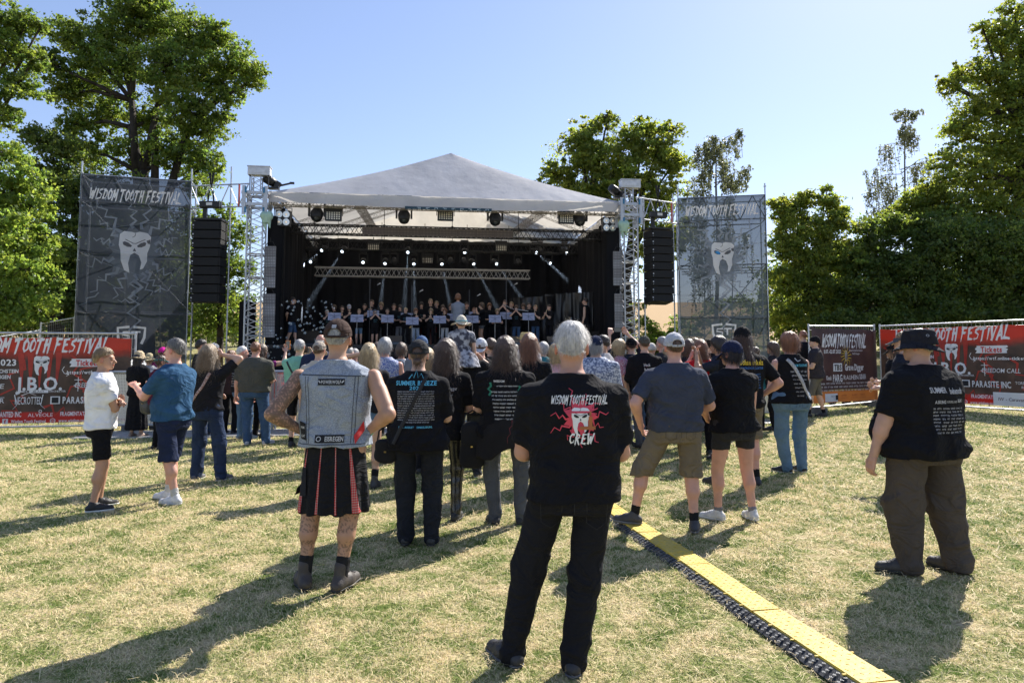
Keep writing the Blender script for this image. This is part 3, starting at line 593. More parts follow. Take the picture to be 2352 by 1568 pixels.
fr.build('panel_frame', M('dark_brown_metal', (.09, .07, .06), .5, .2, 5), t)
for u0, v0, u1, v1, lab in ((608, 565, 632, 661, 'upper grey mesh light panel beside the left stage tower'), (605, 674, 630, 775, 'lower grey mesh light panel beside the left stage tower'),
                     (1408, 577, 1430, 656, 'upper grey mesh light panel beside the right stage tower'), (1411, 674, 1432, 760, 'lower grey mesh light panel beside the right stage tower')):
    a, b = SP(u0, v0, .1), SP(u1, v1, .1); t = sthing('light_panel', lab, 'light panel', (a.x, .1, b.z), 'hanging mesh light panels'); w = b.x-a.x; h = a.z-b.z; n = 4
    for k in range(n): MB().box((w/2, 0, h*(k+.5)/n), (w, .06, h/n-.01)).build('panel', ledmesh('grey_mesh_%d' % (k % 2), (.30, .29, .30) if k % 2 else (.40, .40, .42)), t)
    MB().path([Vector((w*.1, 0, h)), Vector((w*.3, 0, h+.16)), Vector((w*.7, 0, h+.16)), Vector((w*.9, 0, h))], [.012]*4, 5).tube((w/2, 0, h+.15), (w/2, 0, h+.3), .01, 4).build('hanging_bracket', BLACKM, t)
# tooth figures at the top corners
TOOTH = M('mint_tooth_paint', (.36, .52, .42), .45, .15, 6, bump=.3, bs=6)
# ---------------------------------------------------------------- lamps
LENS = M('lit_lens', (.75, .88, 1), .3, 0, 5, emit=2.2); LENSW = M('warm_lens', (.9, .75, .55), .2, .1, 9, emit=.25)
CELL = None
def cellmat():
    m, n, b = node_mat('strobe_cells'); tc = n.nodes.new('ShaderNodeTexCoord'); mp = n.nodes.new('ShaderNodeMapping'); mp.inputs['Rotation'].default_value = (R(90), 0, 0)
    n.links.new(tc.outputs['Object'], mp.inputs[0]); br = n.nodes.new('ShaderNodeTexBrick'); n.links.new(mp.outputs[0], br.inputs[0]); br.offset = 0
    for k, v in (('Scale', 1), ('Brick Width', .085), ('Row Height', .075), ('Mortar Size', .018)): br.inputs[k].default_value = v
    br.inputs['Color1'].default_value = (.85, .80, .68, 1); br.inputs['Color2'].default_value = (.70, .66, .56, 1); br.inputs['Mortar'].default_value = (.02, .02, .02, 1)
    n.links.new(br.outputs[0], b.inputs['Base Color']); b.inputs['Roughness'].default_value = .3; return m
CELL = cellmat()
def strobe(label, u, v, y, s=1.0):
    p = SP(u, v, y); t = sthing('strobe_light', label, 'strobe light', p, 'strobe panels on the stage trusses')
    MB().box((0, 0, 0), (.58*s, .16, .36*s)).box((0, .05, .26*s), (.6*s, .26, .14*s)).build('housing', BLACKP, t)
    MB().box((0, -.085, -.02*s), (.52*s, .012, .28*s)).build('cell_grid', CELL, t)
    MB().path([Vector((-.32*s, 0, 0)), Vector((-.32*s, 0, .36*s)), Vector((.32*s, 0, .36*s)), Vector((.32*s, 0, 0))], [.014]*4, 5).tube((0, 0, .36*s), (0, 0, .5*s), .02, 6).build('yoke', BLACKM, t)
for a_ in (('strobe panel under the left front of the roof beside a round moving head', 766, 496, .6), ('strobe panel hanging just left of the roof centre', 1023, 496, .6), ('strobe panel under the right front of the roof beside a round moving head', 1300, 503, .6)): strobe(*a_)
for a_ in (('small strobe panel below the left end of the brown mesh screen', 858, 567, 5.6), ('small strobe panel below the right end of the brown mesh screen', 1151, 569, 5.6), ('small dim strobe panel low above the middle of the ladder truss', 982, 597, 7.0)): strobe(*a_, .85)
def blinder(label, u, v, y):
    p = SP(u, v, y); t = sthing('blinder_light', label, 'blinder light', p, 'four lamp blinders at the roof corners')
    MB().box((0, .06, 0), (.52, .22, .56)).build('housing', BLACKP, t)
    for i in (-1, 1):
        for j in (-1, 1):
            M_ = Matrix.Rotation(R(90), 4, 'X'); q = MB().lathe([(.02, -.03), (.09, .02), (.115, .06), (.12, .065)], 16, (i*.125, -.02, j*.135), M_).build('lamp_bowl', M('chrome_bowl', (.75, .7, .62), .25, .1, 5, metal=.8), t)
            MB().lathe([(.0, .0), (.05, .0), (.045, .03), (.01, .045)], 12, (i*.125, -.05, j*.135), M_).build('bulb', LENSW, t)
    MB().path([Vector((-.3, 0, 0)), Vector((-.3, 0, .38)), Vector((.3, 0, .38)), Vector((.3, 0, 0))], [.016]*4, 5).tube((0, 0, .38), (0, 0, .55), .025, 6).build('yoke', BLACKM, t)
blinder('four lamp blinder in the left roof corner beside the pale green tooth', 650, 502, .5)
blinder('four lamp blinder in the right roof corner beside the pale green tooth', 1399, 516, .5)
def moving(label, u, v, y, lit=None, beam=None, s=1.0, up=0):
    """moving head lamp: yoke base on top, head aimed along beam (dx, dz)"""
    p = SP(u, v, y); t = sthing('moving_head_light', label, 'moving head', p, 'moving head lamps on the stage trusses')
    ax = Vector((beam[0], -.75, beam[1])).normalized() if beam else Vector((0, -.55, -.8)).normalized(); q = Vector((0, 0, 1)).rotation_difference(ax).to_matrix().to_4x4()
    MB().lathe([(.04, -.22*s), (.11*s, -.2*s), (.17*s, -.05*s), (.155*s, .1*s), (.13*s, .17*s), (.12*s, .18*s)], 14, (0, 0, 0), q).build('head', BLACKP, t, True)
    MB().box((0, 0, .42*s), (.30*s, .24*s, .12*s)).box((-.20*s, 0, .18*s), (.05*s, .12*s, .48*s)).box((.20*s, 0, .18*s), (.05*s, .12*s, .48*s)).box((0, 0, .55*s), (.4*s, .08*s, .06*s)).build('yoke', BLACKP, t)
    c = ax*.185*s
    MB().lathe([(.072*s, 0), (.072*s, .006), (.04*s, .016), (.0, .02)], 14, c, q).build('lens', LENS if lit else M('dark_lens', (.05, .055, .06), .08, .1, 5, spec=.9), t, True)
    return S(*p)+SROT.to_3x3() @ c, SROT.to_3x3() @ ax
for a_ in (('round moving head under the left front of the roof', 728, 492, .6), ('round moving head left of the roof centre on its own hanger', 928, 497, .6), ('round moving head turned sideways on the thin post right of the roof centre', 1137, 502, .6), ('round moving head under the right front of the roof', 1331, 503, .6)): moving(*a_, s=1.35)
z = lambda x, y: ((500+x/3.92)*.98, (340+y/3.92)*.98)
z2 = lambda x, y: ((1000+x/3.92)*.98, (340+y/3.92)*.98)
LAMPS = [(z(1015, 990), (-.45, -.42), 'outer left lit spotlight of the upper row, beaming down left'), (z(910, 1097), (-.3, -.3), 'lit spotlight at the far left of the lower row'),
 (z(1198, 995), (-.34, -.58), 'second lit spotlight of the upper row, beaming down left'), (z(1378, 1102), None, 'lit spotlight of the lower row left of the small strobe'), (z(1580, 1104), (-.05, -.6), 'lit spotlight of the lower row above the left half of the ladder truss'),
 (z(1788, 1000), (-.03, -.6), 'lit spotlight of the upper row left of the stage centre'), (z(1842, 1107), (.02, -.6), 'lit spotlight of the lower row beaming straight down'), (z(2095, 1108), (.12, -.6), 'lit spotlight of the lower row right of the stage centre, beaming down'),
 (z(2307, 1010), None, 'lit spotlight of the upper row right of the stage centre'), (z2(420, 1108), (.32, -.6), 'lit spotlight of the lower row whose long beam leans right'), (z2(627, 1108), (.4, -.55), 'lit spotlight of the lower row at the right half of the ladder truss'),
 (z2(988, 1010), (.45, -.4), 'lit spotlight of the upper row right of the ladder truss'), (z2(1117, 1107), (.42, -.42), 'lit spotlight at the far right of the lower row'), (z2(1265, 1012), (.4, -.4), 'outer right dim spotlight of the upper row')]
BEAMS = []
for (uv, bm, lab) in LAMPS:
    up = uv[1] < 595; p, axd = moving(lab, uv[0], uv[1]-8, 6.3 if up else 7.2, True, bm or (0, -.3), .9)
    if bm: BEAMS.append((p, bm, up))
# unlit heads hanging between them
for k, (u, v) in enumerate(((905, 600), (1035, 600), (1065, 600), (1190, 603), (1240, 575), (700, 590))): moving(['unlit moving head in the dark left of the small dim strobe', 'unlit moving head in the dark just right of the small dim strobe', 'second unlit moving head right of the small dim strobe', 'unlit moving head in the dark at the right of the ladder truss', 'unlit moving head in front of the right end of the rear truss', 'unlit moving head at the far left end of the rear truss'][k], u, v, 7.0, False, None, .85)
# two outdoor heads standing on the roof corners
for u, v, lab in ((625, 418, 'big moving head in a clear rain dome on the left roof corner'), (1416, 440, 'black moving head on the right roof corner beside the tower head')):
    p = SP(u, v, .3); t = sthing('outdoor_light', lab, 'moving head', p)
    q = Vector((0, 0, 1)).rotation_difference(Vector((-.8, -.5, .35)).normalized()).to_matrix().to_4x4()
    MB().lathe([(.06, -.34), (.19, -.3), (.24, -.05), (.22, .2), (.2, .32), (.17, .33)], 16, (-.1, 0, .05), q).build('head', BLACKP, t, True)
    MB().box((.28, 0, -.14), (.22, .3, .3), Matrix.Rotation(R(30), 3, 'Y')).box((.1, 0, -.32), (.5, .3, .1)).tube((.3, 0, -.2), (.85, 0, -.05), .05, 8).box((.95, 0, -.03), (.22, .12, .1)).build('base', BLACKP, t); t.scale = (.72, .72, .72)
# beams of light in the stage haze: real spot lamps in a thin haze volume
# header strip sign at the roof edge
a, b = SP(982, 478, -.12), SP(1142, 486, -.12)
t = sthing('lintel_strip', 'narrow dark teal strip with pale lettering along the roof edge', 'banner strip', (a.x, -.12, b.z)); w = b.x-a.x
MB().box((w*.5-.5, 0, .05), (w+1.0-.4, .02, .10)).build('strip', M('teal_vinyl', (.015, .05, .075), .5, .1, 5), t)
lt = MB()
rn = random.Random(4)
for k in range(9):
    x = -.35+w*k/8.2; 
    for q in range(3): lt.box((x+q*.045, -.014, .05), (.018, .004, .06)) if (k+q) % 3 else lt.box((x+q*.045, -.014, .07), (.05, .004, .015))
lt.build('strip_lettering', M('pale_print', (.55, .65, .72), .6, .05, 5), t)
# skylight patches where the sun hits the roof: clear roof windows
for u, v in ((775, 510), (808, 504), (1198, 514), (1224, 519)): pass
# ---------------------------------------------------------------- speaker columns
def line_array(label, u, v0, v1, Y, ang, n=8, W=.95, curve=0):
    top, bot = P(u, v0, Y), P(u, v1, Y); t = thing('speaker_column', label, 'line array speakers', (top.x, top.y, bot.z), ang, 'line array columns beside the stage')
    H = top.z-bot.z; h = (H-.12)/n; z = H-.12; y = 0; a = 0
    MB().box((0, .05, H-.05), (W*.98, .7, .07)).box((-.2, .05, H+.25), (.12, .12, .5)).build('flying_frame', BLACKM, t)
    MB().box((0, 0, H+.50), (W*.7, .28, .2)).tube((-W*.36, 0, H+.42), (W*.36, 0, H+.42), .05, 8).build('motor_hoist', BLACKM, t)
    MB().box((0, -.145, H+.50), (.2, .01, .10)).build('hoist_plate', M('white_plate', (.6, .6, .6), .5, .1, 4), t)
    for k in range(n):
        m = Matrix.Rotation(-a, 3, 'X'); c = Vector((0, y, z))+m @ Vector((0, 0, -h/2))
        cab = MB().box(c, (W, .62, h*.90), m); cab.build('cabinet', M('speaker_lacquer', (.007, .007, .008), .7, .3, 9, bump=.3, bs=200), t)
        gl = MB().box(c+m @ Vector((0, -.32, 0)), (W*.9, .02, h*.84), m); gl.build('grille', M('speaker_grille', (.004, .004, .005), .7, .2, 9), t)
        MB().box(c+m @ Vector((-W*.44, -.335, 0)), (.045, .012, .045), m).box(c+m @ Vector((-W*.44, -.335, -h*.3)), (.02, .012, .02), m).build('rigging_pin', M('pin_steel', (.4, .4, .4), .4, .1, 5, metal=.6), t)
        z -= h*math.cos(a); y += h*math.sin(a)*(1 if curve else 0); a += curve*(k/n)
    MB().tube((-.1, 0, H+.6), (-.06, 0, H+1.0), .03, 6).tube((.1, 0, H+.6), (.06, 0, H+1.0), .03, 6).tube((0, 0, H+1.0), (0, 0, H+1.2), .02, 6).path([Vector((-.02, 0, H+1.2)), Vector((-.06, 0, H+1.62))], [.025, .04]).path([Vector((.02, 0, H+1.2)), Vector((.06, 0, H+1.62))], [.025, .04]).build('lifting_sling', M('black_webbing', (.015, .015, .018), .8, .1, 5), t)
line_array('tall black speaker column hanging left of the stage beside the tower banner', 483, 503, 696, 23.3, R(3), 9, .97)
line_array('tall black speaker column hanging right of the stage, curving back at its foot', 1512, 524, 697, 25.4, R(16), 9, .90, .045)
# ---------------------------------------------------------------- scaffold wings and mesh banners
def scaffold(name, label, posts, beams, braces, r=.028):
    t = thing(name, label, 'scaffold', (0, 0, 0)); c = sum((Vector((p[0].x, p[0].y, 0)) for p in posts), Vector())/len(posts); t.location = (c.x, c.y, float(g(c.x, c.y))); o = Vector(t.location)
    for p, q in posts:
        mb = MB(); mb.tube(p-o, q-o, r, 8)
        zz = p.z+.5
        while zz < q.z:
            mb.tube(Vector((q.x, q.y, zz))-o, Vector((q.x, q.y, zz+.02))-o, r*2.1, 8); zz += 1.0
        mb.build('post', STEEL, t)
    mb = MB(); [mb.tube(p-o, q-o, r*.85, 6) for p, q in beams]; mb.build('ledger', STEEL, t)
    mb = MB(); [mb.tube(p-o, q-o, r*.7, 6) for p, q in braces]; mb.build('brace', STEEL, t); return t
def wing(side):
    if side == 0: A, B = P(188, 400, 22.8), P(440, 414, 23.8)
    else: A, B = P(1557, 452, 26.4), P(1757, 443, 25.8)
    zt = 7.66; d = Vector((B.x-A.x, B.y-A.y, 0)); n = Vector((-d.y, d.x, 0)).normalized()
    ga = float(g(A.x, A.y))
    def q(s, z, dep=0): return Vector((A.x, A.y, 0))+d*s+n*dep+Vector((0, 0, z))
    posts = [(q(s, ga-.02, dp), q(s, zt+(.45 if dp == 0 else .1), dp)) for s in (0, 1) for dp in (0, 1.1)]
    beams = [(q(0, z, dp), q(1, z, dp)) for z in (1.0, 3.0, 5.0, 6.75, zt) for dp in (0.0, 1.1)]+[(q(s, z, 0), q(s, z, 1.1)) for s in (0, 1) for z in (1.0, 3.0, 5.0, 6.75, zt)]
    br = [(q(k/7, 6.75 if k % 2 else zt), q((k+1)/7, zt if k % 2 else 6.75)) for k in range(7)]+[(q(0, 1, 1.1), q(1, 5, 1.1)), (q(1, 3, 1.1), q(0, 6.75, 1.1)), (q(0, 5, 1.1), q(1, 6.7, 1.1)), (q(.33, ga, 2.4), q(.33, 5, 1.1)), (q(.66, ga, 2.4), q(.66, 5, 1.1))]
    # deck boards and shade cloth behind: pale panels
    t = scaffold('scaffold_tower', ['left scaffold tower of steel tubes carrying the dark mesh banner', 'right scaffold tower of steel tubes carrying the see-through mesh banner'][side], posts, beams, br)
    o = Vector(t.location)
    if side == 1:
        mb = MB()
        for k in range(3): mb.tube(q(.05, 5.0-.1*k, 1.15)-o, q(.98, 5.0-.1*k, 1.15)-o, .02, 5)
        mb.build('guard_board', STEEL, t)
    return A, B, d, n, zt, q, t
WL = wing(0); WR = wing(1)
def beam_arm(label, P0, P1, zt, zb, r=.027):
    t = thing('truss_beam', label, 'truss beam', P0, 0, 'beams carrying the speaker columns'); o = Vector(P0); mb = MB(); a0, a1 = Vector((P0[0], P0[1], 0)), Vector((P1[0], P1[1], 0)); U = lambda s, z: a0.lerp(a1, s)+Vector((0, 0, z))-o
    mb.tube(U(0, zt), U(1, zt), r, 7).tube(U(0, zb), U(1, zb), r, 7).build('chord', STEEL, t); mb = MB(); n = 6
    for k in range(n): mb.tube(U(k/n, zb if k % 2 else zt), U((k+1)/n, zt if k % 2 else zb), r*.7, 5)
    mb.build('diagonal', STEEL, t)
    mb = MB().box(U(.84, (zt+zb)/2), (.05, .05, zt-zb)).build('upright', M('red_tape', (.5, .08, .05), .5, .1, 4), t)
l1 = S(-.3, 0, 0); r0 = S(SW+.3, 0, 0)
beam_arm('tube truss beam from the left tower banner to the stage', (WL[1].x, WL[1].y, 7.5), (l1.x, l1.y, 7.5), 7.50, 6.70)
beam_arm('tube truss beam from the stage to the right tower banner', (r0.x, r0.y, 7.5), (WR[0].x, WR[0].y, 7.5), 7.45, 6.65)
for k, (u, vt, Y, lab) in enumerate(((532, 383, 23.6, 'tall single scaffold pole between the left speaker column and the stage tower'), (1478, 452, 25.9, 'single scaffold pole close to the right stage tower'), (1545, 445, 26.8, 'single scaffold pole just left of the right tower banner'))):
    p = P(u, vt, Y); gz = float(g(p.x, p.y)); t = thing('scaffold_pole', lab, 'pole', (p.x, p.y, gz), 0, 'single scaffold poles'); h = p.z-gz
    MB().tube((0, 0, 0), (0, 0, h), .028, 8).build('tube', STEEL, t); mb = MB(); zz = .5
    while zz < h: mb.tube((0, 0, zz), (0, 0, zz+.03), .06, 8); zz += .95
    mb.build('rosette', STEEL, t); MB().tube((0, 0, -.02), (0, 0, .03), .09, 10).build('base_plate', STEEL, t)
# ---------------------------------------------------------------- dark mesh banners on the towers
def mesh_banner_mat(name, al, c):
    m, n, b = node_mat(name); col = ramp(n, noise(n, 1.2, 3), [(.3, mul(c, .85)), (.7, mul(c, 1.15))]); n.links.new(col, b.inputs['Base Color']); b.inputs['Roughness'].default_value = .75
    tl = n.nodes.new('ShaderNodeBsdfTranslucent'); n.links.new(col, tl.inputs[0]); m1 = n.nodes.new('ShaderNodeMixShader'); m1.inputs[0].default_value = .4; n.links.new(b.outputs[0], m1.inputs[1]); n.links.new(tl.outputs[0], m1.inputs[2])
    tp = n.nodes.new('ShaderNodeBsdfTransparent'); m2 = n.nodes.new('ShaderNodeMixShader'); m2.inputs[0].default_value = al; n.links.new(m1.outputs[0], m2.inputs[1]); n.links.new(tp.outputs[0], m2.inputs[2])
    n.links.new(m2.outputs[0], n.nodes['Material Output'].inputs[0]); return m
TB = [mesh_banner_mat('dark_mesh_fabric', .15, (.040, .047, .062)), mesh_banner_mat('light_mesh_fabric', .15, (.036, .048, .062))]
BOLT = mesh_banner_mat('pale_mesh_print', .15, (.32, .35, .40)); MISTY = mesh_banner_mat('faint_mesh_print', .30, (.19, .215, .25)); SKW = mesh_banner_mat('white_mesh_print', .04, (.88, .86, .86)); GREY2 = mesh_banner_mat('grey_mesh_print', .25, (.10, .10, .11))
def tower_banner(side):
    A, B, d, n, zt, q, sc = (WL, WR)[side]; Wd = d.length; zb = float(g(A.x, A.y))+.35; H = zt-zb
    cx = (A+B)/2; t = thing('tower_banner', ['dark slate mesh banner with white tooth skull on the left tower', 'see-through grey mesh banner with tooth skull and one blue eye on the right tower'][side], 'banner', (cx.x, cx.y, zb)); o = Vector(t.location)
    def mp(x, y, l):                                    # x in -.5..+.5 of the width (metres from the middle), y metres above zb
        w = .03*math.sin(x*2.1+y*1.3)+.012*math.sin(x*7+y*3)
        return q(x/Wd+.5, 0, -.06-l+w)-Vector((o.x, o.y, 0))+Vector((0, 0, y))
    N, K = 34, 60; V = [mp(Wd*(i/N-.5), H*j/K, 0) for j in range(K+1) for i in range(N+1)]
    mesh_np('mesh_sheet', [tuple(p) for p in V], [(j*(N+1)+i, j*(N+1)+i+1, (j+1)*(N+1)+i+1, (j+1)*(N+1)+i) for j in range(K) for i in range(N)], TB[side], t, True)
    Yc = (A.y+B.y)/2; v2y = lambda v: EYE+(815-v)/F*Yc*1.0-zb; u2x = lambda u: (u-((188+440)/2, (1557+1757)/2)[side])/(252, 200)[side]*Wd; c = (307, 1657)[side]; u2x = (lambda k: (lambda u: (u-k)/F*Yc))((309, 1660)[side])
    s = (.97, 1.13)[side]; bo = Art(); wh = Art(); dk = Art(); fa = Art(); sk = Art()
    sy = v2y((575, 590)[side])-.02; sw = .95*(1, .88)[side]
    wh.brush('WISDOM TOOTH FESTIVAL', .02, v2y((447, 480)[side]), Wd*.84, .34, 3, .26)
    skull(sk, dk, 0, sy, sw)
    rn = random.Random(11)
    fa.poly([(math.cos(a)*sw*r*.9, sy-.05+math.sin(a)*sw*r) for a, r in [(2*math.pi*k/22, (.78 if k % 2 else 1.15)*rn.uniform(.9, 1.15)) for k in range(22)]])
    for k in range(15):
        a = 2*math.pi*k/15+rn.uniform(-.15, .15); r0, r1 = sw*.85, rn.uniform(1.25, 1.9)
        p1 = (max(-Wd*.46, min(Wd*.46, math.cos(a)*r1)), sy+math.sin(a)*r1*1.15); bo.line(zig(math.cos(a)*r0*.8, sy+math.sin(a)*r0, p1[0], p1[1], 6, .15, k), .11, .03)
        if k % 2: bo.line(zig(p1[0]*.8, p1[1]*1.0, max(-Wd*.47, min(Wd*.47, p1[0]+rn.uniform(-.6, .6))), p1[1]+rn.uniform(-.7, .5), 4, .10, k+40), .05, .02)
    bo.line(zig(0, sy-1.0, .15, sy-2.9, 7, .30, 77), .13, .05)
    for k in range(6): bo.line([(rn.uniform(-1.4, 1.4), sy+1.6-.5*k), (rn.uniform(-1.4, 1.4), sy+1.3-.55*k)], .012)
    ly = v2y((768, 760)[side]); w = .42
    wh.line([(-.06, ly+.26), (-w, ly+.22), (-w*.95, ly-.1), (-w*.75, ly-.32)], .085).line([(.06, ly+.26), (w, ly+.22), (w*.95, ly-.1), (w*.75, ly-.32)], .085)
    wh.line([(-.04, ly+.09), (-.25, ly+.08), (-.27, ly-.01), (-.06, ly-.05), (-.06, ly-.14), (-.28, ly-.15)], .055).line([(0, ly+.09), (.28, ly+.09)], .055).line([(.12, ly+.09), (.12, ly-.15)], .06)
    fa.build('print_halo', mp, MISTY, t, .008, lim=.3); bo.build('print_lightning', mp, BOLT, t, .016, lim=.3); sk.build('print_tooth_skull', mp, SKW, t, .030, lim=.3); dk.build('print_skull_lines', mp, GREY2, t, .038, lim=.3); wh.build('print_lettering', mp, SKW, t, .030, lim=.3)
    if side: Art().poly([(-.30*sw+.03, sy+.18*sw), (-.12*sw, sy+.14*sw), (-.10*sw, sy+.24*sw), (-.2*sw, sy+.31*sw), (-.34*sw, sy+.28*sw)]).build('print_blue_eye', mp, M('blue_print', (.03, .25, .55), .6, .4, 20), t, .046)
tower_banner(0); tower_banner(1)
# ---------------------------------------------------------------- site fences
WIRE = M('fence_wire', (.55, .57, .58), .45, .15, 8, metal=.6)
def fence(label, a, b, h=2.0, group=None, z0=None, dx=.09):
    a = Vector(a); b = Vector(b); ang = math.atan2(b.y-a.y, b.x-a.x); L = math.hypot(b.x-a.x, b.y-a.y); t = thing('site_fence', label, 'fence', (a.x, a.y, a.z), ang, group); sl = (b.z-a.z)
    U = lambda x, z: Vector((x, 0, z+sl*x/L))
    mb = MB()
    for x in (.02, L-.02): mb.tube(U(x, -.3 if z0 is None else z0), U(x, h+.03), .021, 8)
    mb.tube(U(0, h-.02), U(L, h-.02), .019, 8).tube(U(0, .12), U(L, .12), .019, 8); mb.build('frame', STEEL, t)
    w = MB(); n = int(L/dx)
    for k in range(1, n): w.tube(U(L*k/n, .12), U(L*k/n, h-.02), .0028, 3)
    for k in range(1, int(h/.22)): w.tube(U(0, .12+.22*k), U(L, .12+.22*k), .0028, 3)
    w.build('wire_mesh', WIRE, t)
    for x in (0, L):
        m = MB(); m.box((x, 0, .07+(sl if x else 0)), (.24, .7, .14)); m.build('concrete_foot', M('grey_concrete', (.16, .16, .15), .9, .2, 12, bump=.5), t)
    return t, ang, L
def ground3(x, y): return Vector((x, y, float(g(x, y))))
def fabric(name, rgb_fn): 
    m, n, b = node_mat(name); tc = n.nodes.new('ShaderNodeTexCoord'); c = rgb_fn(n, tc.outputs['Object']); n.links.new(c, b.inputs['Base Color']); b.inputs['Roughness'].default_value = .5; b.inputs['Specular IOR Level'].default_value = .4
    tr = n.nodes.new('ShaderNodeBsdfTranslucent'); n.links.new(c, tr.inputs[0]); mx = n.nodes.new('ShaderNodeMixShader'); mx.inputs[0].default_value = .18; n.links.new(b.outputs[0], mx.inputs[1]); n.links.new(tr.outputs[0], mx.inputs[2])
    bn = n.nodes.new('ShaderNodeBump'); bn.inputs['Strength'].default_value = .35; bn.inputs['Distance'].default_value = .03; n.links.new(noise(n, 4, 3, tc.outputs['Object']), bn.inputs['Height']); n.links.new(bn.outputs[0], b.inputs['Normal'])
    n.links.new(mx.outputs[0], n.nodes['Material Output'].inputs[0]); return m
def red_fab(n, co):
    sx = n.nodes.new('ShaderNodeSeparateXYZ'); n.links.new(co, sx.inputs[0]); no = noise(n, 1.6, 5, co, .6)
    a = n.nodes.new('ShaderNodeMath'); a.operation = 'MULTIPLY_ADD'; n.links.new(no, a.inputs[0]); a.inputs[1].default_value = .35; n.links.new(sx.outputs[2], a.inputs[2])
    dark = ramp(n, noise(n, 3, 4, co), [(.35, (.022, .016, .014)), (.6, (.055, .035, .028))]); red = (.30, .014, .010)
    m1 = n.nodes.new('ShaderNodeMapRange'); m1.inputs[1].default_value = 1.62; m1.inputs[2].default_value = 1.84; n.links.new(a.outputs[0], m1.inputs[0])
    m2 = n.nodes.new('ShaderNodeMapRange'); m2.inputs[1].default_value = .46; m2.inputs[2].default_value = .42; a2 = n.nodes.new('ShaderNodeMath'); a2.operation = 'MULTIPLY_ADD'; n.links.new(no, a2.inputs[0]); a2.inputs[1].default_value = .06; n.links.new(sx.outputs[2], a2.inputs[2]); n.links.new(a2.outputs[0], m2.inputs[0])
    c = mixc(n, m1.outputs[0], dark, (.33, .026, .014)); return mixc(n, m2.outputs[0], c, red)
RED_F = fabric('red_banner_fabric', red_fab)
def brown_fab(n, co):
    sx = n.nodes.new('ShaderNodeSeparateXYZ'); n.links.new(co, sx.inputs[0]); m1 = n.nodes.new('ShaderNodeMapRange'); m1.inputs[1].default_value = .50; m1.inputs[2].default_value = .46; n.links.new(sx.outputs[2], m1.inputs[0])
    c = ramp(n, noise(n, 2.5, 5, co), [(.3, (.040, .020, .022)), (.7, (.075, .040, .036))]); return mixc(n, m1.outputs[0], c, (.50, .17, .04))
BRN_F = fabric('brown_banner_fabric', brown_fab)
def fence_banner(label, fn, x0, x1, z0, z1, fab, paint):
    t, ang, L = fn; o = thing('fence_banner', label, 'banner', t.location, ang); cx = (x0+x1)/2
    def mp(x, z, l):
        w = .018*math.sin(x*4.3+z*2)+.012*math.sin(x*9.1-z*5)+.02*math.exp(-((z-z1)/.25)**2)*abs(math.sin(x*3.3))
        ed = min(1, (x-x0+.02)*6, (x1-x+.02)*6); return Vector((x, -.035-l-.5*w*ed-.012, z-.025*abs(math.sin((x-x0)*3.3))*math.exp(-((z-z1)/.3)**2)))
    N, K = 70, 40; V = [tuple(mp(x0+(x1-x0)*i/N, z0+(z1-z0)*j/K, 0)) for j in range(K+1) for i in range(N+1)]
    mesh_np('fabric_sheet', V, [(j*(N+1)+i, j*(N+1)+i+1, (j+1)*(N+1)+i+1, (j+1)*(N+1)+i) for j in range(K) for i in range(N)], fab, o, True)
    tie = MB()
    for k in range(9): x = x0+(x1-x0)*(k+.5)/9; tie.tube((x, -.03, z1-.03), (x+.01, -.02, z1+.05), .006, 4).tube((x, -.03, z0+.02), (x, -.02, z0-.05), .006, 4)
    tie.build('cable_tie', BLACKM, o); paint(o, mp, cx); return o
